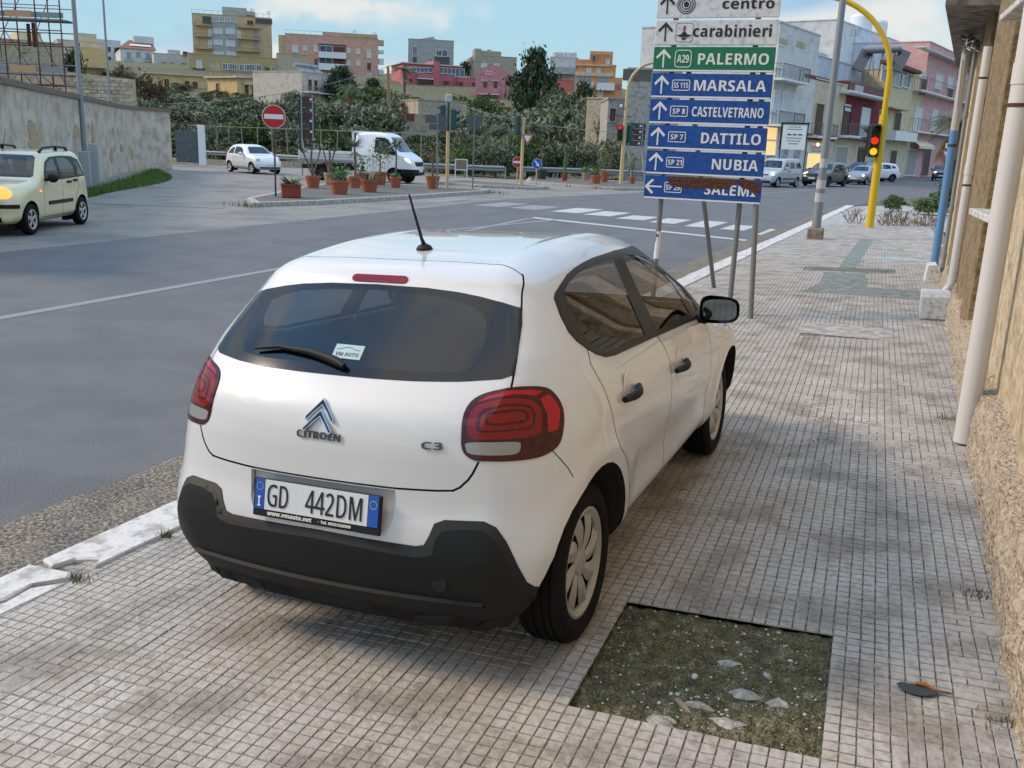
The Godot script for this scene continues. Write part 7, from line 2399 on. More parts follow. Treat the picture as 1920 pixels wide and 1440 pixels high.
func hillside_data() -> void:
	facade("cream_building", "pale cream building with a stepped roof, leftmost on the skyline behind the scaffolding", Vector3(-123.09, 11.01, -118.02), 0.9115, 6.88, 4.28, 14.0, 6.0, "cream", [["x", 3.1, 4.46, 5.9, 5.63, -8, -1, "cream"], ["x", 2.6, 0.27, 6.9, 3.31, -2, 2, "yellow"], ["w", 2.4, 3.15, 3.3, 4.06], ["w", 3.9, 2.08, 4.5, 2.87]], "")
	facade("beige_building", "low beige stone building seen through the scaffolding", Vector3(-68.80, 5.62, -57.44), 0.9968, 6.07, 3.12, 12.0, 4.0, "sandstone", [["x", 2.99, 3.3, 4.84, 4.06, -6, -2, "cream"], ["k", 1.22, 1.58, 1.3, 2.67], ["g", 2.91, 2.34, 3.17, 3.02]], "")
	facade("white_apartment_block", "white apartment block with small dark windows beside the red roofed house", Vector3(-206.06, 18.31, -212.53), 0.8716, 6.16, 7.43, 14.0, 6.0, "white", [["k", 0.8, 4.3, 1.8, 5.7], ["k", 2.7, 4.4, 3.5, 5.7], ["k", 4.4, 3.8, 6.2, 5.7], ["b", 4.2, 4.5, 6.3, 3.8], ["k", 2.7, 1.9, 3.4, 3.1], ["k", 4.4, 1.3, 6.2, 3.4]], "")
	facade("red_roofed_house", "white house with a brown tiled roof and grey shutters on the skyline", Vector3(-182.98, 16.16, -196.28), 0.8277, 8.29, 5.78, 16.0, 6.0, "white", [["g", 1.5, 3, 2.5, 4.9], ["g", 3.7, 3.8, 4.8, 5], ["g", 6, 3.1, 7.1, 5], ["g", 1.5, 0.3, 2.5, 2.2], ["g", 3.8, 1.1, 4.8, 2.3], ["g", 6, 1.7, 7, 2.4], ["b", 1.1, 3.4, 2.9, 2.9], ["b", 5.6, 3.6, 7.4, 3], ["x", 3.8, 7.7, 8.8, 9.4, -9, -5, "white"]], "hip")
	facade("terraced_house", "small grey white house with a roof terrace below the tall block", Vector3(-171.30, 15.68, -194.98), 0.7767, 9.22, 4.89, 10.0, 6.0, "greywhite", [["g", 1.8, 1.8, 3, 2.9], ["g", 3.9, 1.9, 4.7, 3], ["g", 6.5, 1.7, 7.7, 3], ["x", 3.4, 4.7, 6.4, 6, -4, -1, "greywhite"], ["k", 7, 4.6, 8.1, 5.7]], "")
	facade("tall_apartment_block", "tallest ochre apartment block with a grey centre bay and balconies", Vector3(-155.48, 14.46, -190.57), 0.5976, 18.29, 14.70, 10.0, 8.0, "ochre", [["m", 4.4, 5.3, 10.1, 14.4, "greyrender"], ["x", 6.8, 15.2, 12.5, 17, -9, -3, "greyrender"], ["x", 12.5, 15.4, 14.5, 16.3, -8, -3, "greyrender"], ["v", 4.9, 10.5, 6.8, 11.6], ["v", 7.7, 10.6, 9.7, 11.8], ["v", 4.8, 8, 6.8, 9], ["v", 7.6, 7.8, 9.6, 9], ["v", 4.7, 5.5, 6.9, 6.3], ["v", 7.7, 5.6, 9.7, 6.4], ["w", 4.9, 13.2, 6.2, 14.2], ["w", 6.2, 13.3, 7.5, 14.3], ["w", 7.5, 13.3, 8.8, 14.3], ["w", 8.8, 13.3, 10, 14.3], ["g", 14.2, 9.9, 15.1, 11.7], ["g", 10.4, 7.9, 11, 8.9], ["g", 14.1, 7.2, 15.2, 9.1], ["r", 12.7, 12.9, 14.1, 13.9], ["k", 14.6, 13.3, 18.5, 14.5], ["k", 2.4, 12.5, 4.4, 14.2], ["v", 3.7, 9.9, 4.4, 11.3], ["v", 3.6, 7.2, 4.3, 8.8], ["v", 10.2, 9.8, 11, 11.5], ["b", 0.7, 12.9, 4.6, 12.2], ["b", 0.6, 10.3, 4.5, 9.7], ["b", 0.5, 7.6, 4.4, 6.9], ["b", 10.2, 12.9, 15.7, 12.3], ["b", 10.1, 10.3, 15.6, 9.7], ["b", 10, 7.5, 15.6, 6.9]], "rail")
	facade("olive_house", "dull yellow house with wide white windows below the tall block", Vector3(-128.06, 12.23, -155.00), 0.6935, 17.12, 4.58, 10.0, 8.0, "olive", [["w", 6.6, 2, 7.5, 3], ["w", 7.5, 2, 8.3, 3], ["w", 8.4, 2, 9.2, 3], ["w", 9.8, 1.9, 10.7, 3], ["w", 10.7, 1.9, 11.6, 3], ["w", 11.7, 2, 12.6, 3.1], ["w", 13.1, 2, 14, 3.1], ["w", 16, 2.1, 16.7, 2.9], ["v", 1.6, 1.9, 2.5, 3.3], ["k", 0.8, 0.9, 3.2, 1.9], ["k", 14.7, 1.5, 15.6, 2.8], ["m", 4.1, 0.2, 6.1, 3.1, "ochre"]], "")
	facade("blank_gabled_house", "blank tan plastered building beside the dull yellow house", Vector3(-114.81, 13.39, -165.84), 0.6211, 6.06, 4.44, 10.0, 8.0, "tan", [], "")
	facade("yellow_villa", "warm yellow flat roofed villa with brown shutters, left of the two", Vector3(-112.10, 5.82, -125.09), 0.7663, 9.53, 5.02, 8.0, 8.0, "yellow", [["s", 2.8, 1.98, 3.5, 4.28], ["s", 6, 1.99, 6.7, 4.2], ["s", 7.2, 2.06, 8, 4.13], ["b", 5.8, 2.74, 8.2, 1.98]], "slab")
	facade("yellow_villa", "warm yellow flat roofed villa with brown shutters, next to the grey white house", Vector3(-99.98, 5.49, -125.16), -0.2496, 7.22, 4.75, 10.0, 8.0, "yellow", [["s", 2.2, 2.1, 2.9, 3.94]], "slab")
	facade("yellow_wing", "low yellow wing with dark shutters between the villa and the grey white house", Vector3(-93.27, 5.73, -123.83), 0.8578, 7.72, 4.61, 9.0, 8.0, "yellow", [["s", 1.1, 1.85, 1.7, 3.59], ["s", 2.2, 1.83, 2.8, 3.52], ["s", 4.7, 2.37, 5.2, 3.51], ["c", 0.9, 3.61, 3.2, 3.89]], "slab")
	facade("corner_villa", "cream flat roofed villa with brown shutters and a bluish grey side wall", Vector3(-73.06, 5.61, -110.93), 1.4221, 8.38, 4.73, 9.0, 8.0, "creamwhite", [["s", 1.2, 2.42, 1.9, 3.81], ["s", 2.4, 2.41, 3.1, 3.8], ["s", 5, 2.37, 5.6, 3.76], ["s", 6.1, 2.36, 6.8, 3.75], ["b", 0.2, 2.81, 3.5, 2.19], ["b", 3.7, 2.77, 8.1, 2.18]], "tanks")
	facade("pink_apartment_block", "long salmon pink apartment block with white balconies on the hilltop", Vector3(-136.60, 11.12, -201.08), 0.5537, 22.40, 14.63, 16.0, 10.0, "salmon", [["x", 8.9, 14.5, 22.2, 15.6, -12, -0.05, "salmon"], ["x", 14.4, 14.4, 22, 15.5, -11.8, 0.06, "sand"], ["x", -1.6, 10, 0.4, 14.3, -8, -0.5, "ochre"], ["v", 1.7, 10.5, 2.9, 12], ["v", 4.4, 11, 5.1, 12], ["v", 6.9, 10.9, 7.6, 12.2], ["k", 6.9, 7.7, 7.6, 9.2], ["k", 8, 10.9, 14.6, 12.8], ["k", 7.9, 8.2, 14.6, 9.7], ["w", 8.3, 10.9, 11.2, 12.3], ["w", 8.2, 8.2, 11.1, 9.6], ["r", 11.5, 11, 14.3, 12.3], ["r", 11.5, 8.2, 14.3, 9.5], ["p", 7.9, 9.6, 14.6, 10.9], ["p", 7.9, 6.8, 14.5, 8.2], ["v", 14.9, 11, 15.5, 12], ["v", 17.1, 10.9, 17.9, 12], ["v", 19.7, 10.1, 20.6, 11.9], ["v", 14.8, 8.1, 15.5, 9.2], ["v", 17.1, 8.2, 17.9, 9.2], ["r", 19.7, 7.2, 20.6, 8.9], ["v", 19.7, 4.5, 20.6, 6.4], ["v", 19.7, 2.3, 20.6, 3.6], ["q", 22.4, 13.2, 23.8, 14.4, "sand"], ["q", 22.4, 11.3, 23.8, 12.1, "white"], ["q", 22.5, 8.8, 23.8, 10.1, "white"], ["q", 22.5, 6.2, 23.8, 7.4, "white"]], "rail")
	facade("grey_modern_block", "modern grey block with a slanted roof and a lime green chimney", Vector3(-114.36, 19.73, -222.80), 0.4581, 11.63, 7.13, 8.0, 8.0, "greyrender", [["w", 1.2, 3.4, 2.2, 5.3], ["k", 1.2, 1.3, 2.2, 2.8], ["w", 7.3, 3.3, 10, 4.8], ["k", 6.8, 1, 10.6, 3.2], ["w", 7, 3.4, 8.5, 4.5], ["x", 6.5, 6.7, 7.4, 7.8, -6, -4, "lime"], ["w", 5.4, 1.8, 6, 2.8]], "wedge")
	facade("magenta_house", "dark pink house with a glazed roof terrace and a dark loggia", Vector3(-89.50, 10.21, -172.15), 0.7215, 12.01, 6.49, 10.0, 8.0, "magenta", [["x", 6.2, 1.7, 7.5, 7.3, -6, 0.5, "magenta"], ["w", 0.4, 5.1, 1.4, 5.7], ["w", 1.4, 5.1, 2.7, 5.8], ["w", 2.8, 5, 4.3, 5.8], ["w", 4.4, 5.1, 6.1, 5.9], ["k", 2.9, 1.8, 6.2, 3.9], ["r", 1.3, 2.6, 1.9, 3.6], ["r", 8.4, 2.5, 9.6, 3.6], ["w", 7.6, 5.1, 9.2, 6.1], ["w", 9.3, 5, 10.9, 6.1], ["w", 11, 4.6, 12.8, 6.1], ["p", 2.8, 3.8, 6.2, 4.7]], "slab")
	facade("magenta_annex", "low pink annex beside the dark pink house", Vector3(-80.04, 10.48, -178.01), 0.3660, 3.80, 3.93, 8.0, 8.0, "magenta", [["r", 0.2, 2.1, 1, 3.2], ["s", 2.9, 1.3, 3.4, 3.2]], "")
	facade("pink_gabled_house", "pink house with a curved gable, two tall doors and a balcony", Vector3(-69.09, 8.42, -161.68), 0.3660, 6.09, 5.98, 10.0, 8.0, "pinkred", [["k", 1.4, 2.4, 2.1, 4.3], ["k", 3.3, 2.4, 4, 4.4], ["p", 0.3, 2.2, 4.4, 3.2], ["s", 1.2, 0.5, 1.8, 1.7], ["k", 2.4, 0.7, 4, 1.7], ["c", 1, 4.4, 2.2, 4.6], ["c", 2.9, 4.5, 4.2, 4.7], ["w", 1.9, 5.6, 2.9, 6.1]], "gable")
	facade("old_stone_block", "weathered grey stone building with broken upper walls on the skyline", Vector3(-98.20, 19.06, -228.63), 0.5601, 10.90, 4.43, 14.0, 8.0, "oldstone", [["x", -0.1, 3, 1.6, 6.1, -4, 0.1, "oldstone"], ["x", 1.6, 3.2, 6.8, 5.7, -9, -0.1, "oldstone"], ["v", 1.7, 1.6, 3.1, 2.6], ["v", 5, 1.8, 6.2, 2.7], ["x", 3.7, 5.5, 4.7, 6.3, -5, -3, "oldstone"]], "")
	facade("grey_water_tank_house", "pale grey building with round water tanks on its roof", Vector3(-68.19, 15.92, -200.43), 0.3083, 6.08, 4.65, 12.0, 8.0, "greywhite", [["x", 1.1, 1.1, 5.7, 2.5, -3, 2, "greyrender"], ["k", 2.1, 1, 2.6, 1.7], ["v", 3.1, -2.2, 3.6, -0.5], ["v", 4.8, -2.2, 5.2, -0.6]], "drums")
	facade("orange_house", "orange house with white balcony parapets and a roof tower", Vector3(-49.79, 9.74, -161.51), 0.2729, 6.75, 6.07, 12.0, 8.0, "orange", [["x", 2.1, 5.9, 6.1, 8.4, -8, -0.3, "orange"], ["x", -0.4, 5.9, 2.3, 7, -9, -0.6, "orange"], ["c", -0.3, 4.2, 6.4, 4.8], ["c", -0.4, 5.9, 6, 6.1], ["c", 2.1, 7.9, 6, 8], ["v", 1.7, 4.8, 2.4, 5.4], ["v", 3.5, 4.8, 4, 5.4], ["v", 5, 6.3, 5.5, 7], ["k", 2.6, 6.7, 3.1, 7.5], ["g", 0.1, 3, 2.7, 4.2], ["g", 3.7, 3.1, 5.6, 4.2], ["p", 0.5, 2.1, 3, 3.1], ["p", 3.6, 2, 6.7, 3.1], ["v", 1.2, 0.5, 1.9, 1.9], ["v", 3.8, 0.3, 4.7, 1.8], ["p", 0.6, 0.1, 3.1, 1], ["q", 6.8, 2.1, 8, 3, "white"], ["q", 5.9, 0.1, 8, 4.1, "orange"]], "")
	facade("coral_wall_house", "low coral red building in front of the orange house", Vector3(-49.46, 8.45, -144.76), 0.8005, 4.96, 3.69, 8.0, 8.0, "coral", [["x", 1.5, 1.63, 2.7, 3.37, -5, 0.1, "coral"]], "")
	facade("ruined_stone_house", "roofless stone house with a brick lintel among the trees", Vector3(-42.29, 0.56, -84.68), 0.7684, 5.26, 5.25, 8.0, 4.0, "oldstone", [["x", -2.43, 1.2, 0.22, 3.91, -4, 0.5, "oldstone"], ["m", 0.07, 2.71, 1.77, 3.62, "tan"], ["r", 0.77, 3.58, 2.04, 3.84], ["x", -2.23, 3.26, -0.57, 3.9, -1, 0.6, "brickred"], ["w", -1.8, 1.44, -1.04, 2.22]], "")
	facade("concrete_building", "large bare concrete building with a dark stained top behind the traffic lights", Vector3(-14.19, -0.33, -58.54), 0.2155, 3.42, 7.17, 5.0, 3.0, "concretewall", [["m", -0.32, 6.48, 1.5, 7.2, "stained"]], "")
	facade("plastered_shed", "small grey plastered house with a brown door, left of the concrete building", Vector3(-16.93, -0.27, -64.16), 0.3660, 1.32, 5.53, 6.0, 3.0, "greyplaster", [["s", 0.17, 4.03, 0.55, 4.89]], "")
	facade("stone_garden_wall", "rough stone garden wall left of the small grey plastered house", Vector3(-20.41, 3.36, -70.47), -0.2638, 1.76, 2.21, 1.0, 4.0, "oldstone", [], "")

func far_row_data() -> void:
	facade("white_block", "white apartment block with two railed balconies, leftmost of the far street row", Vector3(-6.83, 0.15, -75.86), 1.3085, 9.55, 11.65, 12.0, 2.0, "white", [["v", -0.09, 8.4, 1.29, 9.97], ["b", -0.71, 8.57, 5.34, 7.51], ["v", 0.13, 5.05, 1.1, 6.56], ["b", -0.49, 5.04, 5.18, 4.06], ["m", 0.21, 10.14, 1.98, 10.56, "tan"], ["m", 4.03, 10.26, 6.08, 10.71, "tan"], ["lit", -0.77, 2.85, 1.63, 3.8], ["lit", -0.47, 1.7, 1.69, 2.8], ["g", 3.49, 1.65, 4.59, 2.55], ["v", 2.05, 5.24, 2.84, 6.59]], "")
	facade("beige_house", "beige house with a red trim and a brown balcony door in the far row", Vector3(-4.35, 0.12, -85.08), 1.3085, 9.00, 8.22, 10.0, 2.0, "beige", [["s", 0.73, 3.59, 2.85, 6.23], ["b", -0.78, 4.53, 4.67, 3.46], ["m", -2.89, 3.12, 7.12, 3.67, "brickred"], ["m", -2.87, 8.14, 5.57, 8.45, "brickred"], ["sign", -0.52, 2.04, 4.32, 2.9], ["lit", -0.08, 0.69, 4.68, 1.99], ["g", -3.18, 1.77, -2.1, 2.6]], "")
	facade("dark_red_house", "dark red house with white balcony slabs in the far row", Vector3(-2.02, 0.07, -93.77), 1.3085, 14.10, 8.64, 10.0, 2.0, "darkred", [["v", -0.1, 6.14, 1.5, 6.57], ["d", -0.2, 3.81, 1.9, 6.39], ["v", 5.5, 3.93, 8.2, 6.58], ["q2", -2.1, 7.42, 10.2, 7.83, "white"], ["b", -2, 8.65, 10, 7.8], ["m", -1.1, 0.76, 12.5, 3.49, "beige"], ["q2", -2.4, 3.49, 10.5, 3.82, "white"], ["b", -0.9, 4.9, 9.6, 3.82], ["gv", -1.3, 1.14, 2.3, 2.74], ["d", 6, 0.89, 8.3, 2.81], ["v", 2.4, 7.84, 4.8, 8.48]], "")
	facade("yellow_row_house", "pale yellow house with a brown glazed top floor in the far row", Vector3(1.66, 0.01, -107.48), 1.3085, 14.49, 11.02, 10.0, 2.0, "paleyellow", [["q2", -4.6, 11.05, 9.1, 11.68, "brown"], ["w", -3.7, 9.63, -0.2, 10.62], ["w", 1.5, 9.5, 4.3, 10.88], ["w", 4.5, 9.64, 7.6, 11.07], ["d", -2.5, 5.36, -0.8, 6.71], ["d", 3.5, 4.95, 6.2, 6.81], ["p", 1.2, 3.97, 10.7, 4.85], ["q2", -1.3, 7, 6, 7.22, "tan"], ["gv", -3.6, 1.08, -0.7, 2.54], ["d", 3.9, 0.86, 6.4, 2.78], ["m", -1.1, 0.86, 11.9, 3.8, "beige"]], "")
	facade("pink_row_house", "pink three storey house with railed balconies and a cream awning, rightmost of the far row", Vector3(5.45, -0.10, -121.58), 1.3085, 45.52, 15.34, 12.0, 2.0, "pinkrow", [["q2", -6.1, 14.06, 31.6, 14.33, "white"], ["v", -2.5, 11.3, 0.1, 11.86], ["d", -1.8, 9.39, 0.9, 11.27], ["v", 5.2, 10.61, 8.6, 12.14], ["v", 11.6, 11.15, 14.6, 12.33], ["d", 12.5, 9.75, 15.5, 11.13], ["ac", 17.1, 12.61, 21.1, 13.32], ["b", -4.7, 11.14, 35.2, 9.75], ["v", -2.5, 5.39, 0.8, 7.89], ["v", 5.9, 5.66, 8.7, 8.02], ["b", -4.1, 6.58, 22.6, 5.24], ["awn", -2.8, 3.29, 5, 4.32], ["gv", -3.6, 0.22, 1, 3.14], ["d", 4.5, 0.1, 8.1, 3.58]], "")
	facade("blue_white_wall", "bluish white blind side wall rising behind the beige and dark red houses", Vector3(-5.46, 5.88, -92.78), 1.3012, 24.37, 5.21, 1.0, 2.0, "bluewhite", [], "")
	facade("blue_white_block", "bluish white blank block behind the yellow house of the far row", Vector3(-0.39, 6.88, -116.95), 1.2951, 20.46, 7.74, 6.0, 2.0, "bluewhite", [], "")
	facade("rooftop_house", "white rooftop house with two water tanks behind the far row", Vector3(-4.48, 6.74, -111.88), 1.2760, 29.09, 9.77, 10.0, 2.0, "white2", [["k", 9.8, 7.67, 12.8, 7.96]], "drums2")
	facade("rooftop_hut", "small white rooftop hut between the white block and the rooftop house", Vector3(-5.67, 5.62, -96.12), 1.2892, 4.32, 6.04, 4.0, 2.0, "white2", [], "")

func arrow_poly(s: float) -> PackedVector2Array:
	return PackedVector2Array([Vector2(-0.045, -0.5) * s, Vector2(0.045, -0.5) * s, Vector2(0.045, 0.28) * s, Vector2(0.36, -0.03) * s, Vector2(0.42, 0.06) * s, Vector2(0.42, 0.10) * s, Vector2(0.0, 0.52) * s, Vector2(-0.42, 0.10) * s, Vector2(-0.42, 0.06) * s, Vector2(-0.36, -0.03) * s, Vector2(-0.045, 0.28) * s])

func rounded(w: float, h: float, r: float) -> PackedVector2Array:
	var p := PackedVector2Array()
	for q: Array in [[1, 1, 0.0], [-1, 1, 90.0], [-1, -1, 180.0], [1, -1, 270.0]]:
		for i in 5:
			var a := deg_to_rad(q[2] + 22.5 * i)
			p.append(Vector2(q[0] * (w / 2 - r) + r * cos(a), q[1] * (h / 2 - r) + r * sin(a)))
	return p

func ring_mesh(outer: PackedVector2Array, inset: float, z0: float, z1: float) -> ArrayMesh:
	var inn := Geometry2D.offset_polygon(outer, -inset)
	var b := MB.new()
	if inn.is_empty(): return b.mesh()
	var a: PackedVector2Array = outer
	var n := a.size()
	var c := PackedVector2Array()
	for p in a:
		var best: Vector2 = inn[0][0]
		for q: Vector2 in inn[0]:
			if q.distance_to(p) < best.distance_to(p): best = q
		c.append(best)
	for i in n:
		var j := (i + 1) % n
		b.quad(Vector3(a[i].x, a[i].y, z1), Vector3(a[j].x, a[j].y, z1), Vector3(c[j].x, c[j].y, z1), Vector3(c[i].x, c[i].y, z1))
		b.quad(Vector3(a[i].x, a[i].y, z0), Vector3(a[j].x, a[j].y, z0), Vector3(a[j].x, a[j].y, z1), Vector3(a[i].x, a[i].y, z1))
	return b.mesh()

func direction_sign() -> void:
	var o := thing("direction_sign", "tall stack of eight town direction panels on four grey posts", "sign", Vector3(-0.235, 0, -7.9))
	var enamel_b := rough_mat("enamel_blue", noise_tex(100, 0.03, [[0.2, lin(0.006, 0.040, 0.19)], [0.42, lin(0.006, 0.062, 0.29)], [0.7, lin(0.008, 0.075, 0.33)]], 512, 6), 0.8, 0.35)
	var enamel_g := plain("enamel_green", lin(0.004, 0.16, 0.07), 0.4)
	var enamel_w := rough_mat("enamel_white", noise_tex(101, 0.02, [[0.2, lin(0.46, 0.47, 0.48)], [0.4, lin(0.62, 0.63, 0.64)], [0.7, lin(0.68, 0.69, 0.70)]], 512, 5), 0.9, 0.4)
	var w := 1.355; var h := 0.266
	var rows := [["centro", "", 0], ["carabinieri", "", 0], ["PALERMO", "A29", 1], ["MARSALA", "SS 115", 2], ["CASTELVETRANO", "SP 8", 2], ["DATTILO", "SP 7", 2], ["NUBIA", "SP 21", 2], ["SALEMI", "SP 29", 2]]
	var tw := [0.56, 0.86, 0.78, 0.80, 0.80, 0.67, 0.52, 0.58]
	for i in 8:
		var cy := 3.475 - 0.2865 * i
		var kind: int = rows[i][2]
		var bg: Material = [enamel_w, enamel_g, enamel_b][kind]
		var ink: Material = M.black_print if kind == 0 else M.white_print
		var b := MB.new()
		b.cbox(Vector3(0, cy, 0), Vector3(w, h, 0.03), 0.006)
		var pn := part("panel", b.mesh(), bg, o)
		b = MB.new()
		b.box(Vector3(0, cy - h / 2 + 0.011, 0.017), Vector3(w - 0.01, 0.018, 0.006));
		if kind > 0: part("white_edge", b.mesh(), M.white_print, pn)
		b = MB.new()
		b.t = Transform3D(Basis(Vector3(0, 0, 1), PI / 2 if i == 7 else 0.0), Vector3(-0.56 + (0.0 if i < 7 else -0.01), cy + 0.008, 0))
		b.prism(arrow_poly(0.20), 0.0152, 0.018)
		part("arrow", b.mesh(), ink, pn)
		var s: String = rows[i][0]
		var lh := 0.120 if s == s.to_upper() else (0.100 if i == 0 else 0.130)
		lettering(s, tw[i], lh if s != "CASTELVETRANO" else 0.110, Vector3(0.615 - tw[i] / 2, cy + 0.006 + (0.010 if i == 1 else 0.0), 0.0165), ink, pn)
		if rows[i][1] != "":
			var bw := 0.19 if kind == 1 else 0.205
			var bh := 0.19 if kind == 1 else 0.12
			var rr := part("road_badge", ring_mesh(rounded(bw, bh, 0.04 if kind == 1 else 0.018), 0.009, 0.0152, 0.018), ink, pn, Transform3D(Basis.IDENTITY, Vector3(-0.335, cy + 0.006, 0)))
			lettering(rows[i][1], 0.135 if kind == 1 else (0.165 if rows[i][1].length() > 4 else 0.145), 0.085 if kind == 1 else 0.062, Vector3(-0.335, cy + 0.006, 0.0165), ink, pn)
		if i == 0:
			for q: float in [0.030, 0.055, 0.080, 0.102]:
				b = MB.new()
				if q < 0.04: b.lathe([Vector2(q, 0), Vector2(q, 0.003), Vector2(0, 0.003)], 20, Vector3(-0.345, cy + 0.01, 0.0152), Basis(Vector3.RIGHT, PI / 2))
				else: b.lathe([Vector2(q, 0), Vector2(q, 0.003), Vector2(q - 0.010, 0.003), Vector2(q - 0.010, 0)], 28, Vector3(-0.345, cy + 0.01, 0.0152), Basis(Vector3.RIGHT, PI / 2))
				part("target_ring", b.mesh(), M.black_print, pn)
		if i == 1:
			part("badge_frame", ring_mesh(rounded(0.195, 0.205, 0.03), 0.004, 0.0152, 0.0175), M.black_print, pn, Transform3D(Basis.IDENTITY, Vector3(-0.345, cy, 0)))
			for e: Array in [[PackedVector2Array([Vector2(-0.085, -0.025), Vector2(-0.03, -0.012), Vector2(-0.02, 0.01), Vector2(0.02, 0.01), Vector2(0.03, -0.012), Vector2(0.085, -0.025), Vector2(0.035, -0.045), Vector2(-0.035, -0.045)]), M.black_print], [PackedVector2Array([Vector2(-0.03, -0.05), Vector2(0.03, -0.05), Vector2(0.018, -0.075), Vector2(-0.018, -0.075)]), plain("ink_green", lin(0.01, 0.06, 0.03), 0.5)], [PackedVector2Array([Vector2(-0.016, 0.06), Vector2(0.0, 0.085), Vector2(0.016, 0.06), Vector2(0.014, 0.045), Vector2(-0.014, 0.045)]), M.sign_red], [PackedVector2Array([Vector2(-0.014, 0.044), Vector2(0.014, 0.044), Vector2(0.010, 0.012), Vector2(-0.010, 0.012)]), M.sign_blue]]:
				b = MB.new()
				b.prism(e[0], 0.0152, 0.0178)
				part("plumed_hat", b.mesh(), e[1], pn, Transform3D(Basis.IDENTITY, Vector3(-0.345, cy - 0.005, 0)))
		if i == 7:
			b = MB.new()
			b.prism(PackedVector2Array([Vector2(-0.40, cy + 0.132), Vector2(0.52, cy + 0.132), Vector2(0.66, cy + 0.10), Vector2(0.665, cy + 0.0), Vector2(0.60, cy - 0.02), Vector2(0.52, cy + 0.03), Vector2(0.44, cy + 0.05), Vector2(0.40, cy + 0.115), Vector2(0.34, cy + 0.06), Vector2(0.32, cy + 0.02), Vector2(0.10, cy + 0.012), Vector2(-0.20, cy + 0.014), Vector2(-0.36, cy + 0.02), Vector2(-0.39, cy + 0.06)]), 0.0195, 0.0215)
			part("rust_patch", b.mesh(), rough_mat("rusty", noise_tex(102, 0.03, [[0.2, lin(0.04, 0.014, 0.009)], [0.5, lin(0.085, 0.030, 0.016)], [0.8, lin(0.14, 0.06, 0.03)]], 512, 6), 2.0, 0.95), pn)
	for e: Array in [[Vector3(-0.50, -0.02, -0.10), Vector3(-0.46, 3.75, -0.05), "post"], [Vector3(0.43, -0.02, -0.10), Vector3(0.45, 3.75, -0.05), "post"], [Vector3(-0.14, -0.02, -2.6), Vector3(-0.30, 2.9, -0.06), "strut"], [Vector3(0.705, -0.02, 0.02), Vector3(0.55, 2.9, -0.06), "strut"]]:
		part(e[2], tube_mesh([e[0], e[1]], [0.031], 14), M.post_grey, o)
	var b2 := MB.new()
	b2.tube([Vector3(-0.492, 0.62, -0.092), Vector3(-0.488, 0.95, -0.088)], [0.0325], 14)
	var stick := part("sticker", b2.mesh(), M.white_print, o)
	lettering("M", 0.03, 0.035, Vector3(-0.490, 0.90, -0.055), M.black_print, stick)

func signal_head(o: Node3D, at: Vector3, turn: float, m: Material, lenses: Array, s := 1.0) -> void:
	var xf := Transform3D(Basis(Vector3.UP, turn), at)
	var b := MB.new()
	b.t = xf
	b.cbox(Vector3(0, 0, 0), Vector3(0.27, 0.86, 0.20) * s, 0.03 * s)
	var hd := part("signal_head", b.mesh(), m, o)
	for i in 3:
		var y := (0.28 - 0.28 * i) * s
		b = MB.new()
		b.t = xf
		b.lathe([Vector2(0.095 * s, 0), Vector2(0.085 * s, 0.018 * s), Vector2(0.0, 0.030 * s)], 16, Vector3(0, y, 0.10 * s), Basis(Vector3.RIGHT, PI / 2))
		part("signal_lens", b.mesh(), lenses[i], hd)
		b = MB.new()
		b.t = xf
		for k in 12:
			var a0 := PI * (-0.12 + 1.24 * k / 12.0); var a1 := PI * (-0.12 + 1.24 * (k + 1) / 12.0)
			var l0 := 0.20 * s * (0.35 + 0.65 * sin(clampf(a0, 0, PI))); var l1 := 0.20 * s * (0.35 + 0.65 * sin(clampf(a1, 0, PI)))
			var p0 := Vector3(cos(a0) * 0.112 * s, y + sin(a0) * 0.112 * s, 0.10 * s); var p1 := Vector3(cos(a1) * 0.112 * s, y + sin(a1) * 0.112 * s, 0.10 * s)
			b.quad(p0, p1, p1 + Vector3(0, -0.01 * s, l1), p0 + Vector3(0, -0.01 * s, l0))
		part("visor", b.mesh(), m, hd)

func disc_sign(called: String, label: String, at: Vector3, turn: float, h: float, r: float, kind: String, post_m: Material, post_h := -1.0) -> void:
	var o := thing(called, label, "sign", at, turn)
	part("post", tube_mesh([Vector3(0, -0.05, -0.04), Vector3(0, h + r * 0.9 if post_h < 0 else post_h, -0.04)], [0.03], 10), post_m, o)
	var b := MB.new()
	var turned := Basis(Vector3.RIGHT, PI / 2)
	b.lathe([Vector2(0, -0.006), Vector2(r, -0.006), Vector2(r, 0.004), Vector2(r - 0.004, 0.006), Vector2(0, 0.006)], 36, Vector3(0, h, 0), turned)
	var d := part("disc", b.mesh(), M.white_print, o)
	b = MB.new()
	b.lathe([Vector2(r * 0.955, 0.0062), Vector2(r * 0.95, 0.009), Vector2(0, 0.009)], 36, Vector3(0, h, 0), turned)
	part("field", b.mesh(), M.sign_red if kind == "no_entry" else M.sign_blue, d)
	b = MB.new()
	if kind == "no_entry":
		b.cbox(Vector3(0, h, 0.0105), Vector3(r * 1.62, r * 0.40, 0.004), 0.001)
		part("white_bar", b.mesh(), M.white_print, d)
	else:
		b.t = Transform3D(Basis(Vector3(0, 0, 1), -PI * 0.80), Vector3(0, h, 0))
		b.prism(PackedVector2Array([Vector2(-0.14, -0.72) * r, Vector2(0.14, -0.72) * r, Vector2(0.14, 0.10) * r, Vector2(0.42, 0.10) * r, Vector2(0, 0.74) * r, Vector2(-0.42, 0.10) * r, Vector2(-0.14, 0.10) * r]), 0.0092, 0.0125)
		part("white_arrow", b.mesh(), M.white_print, d)

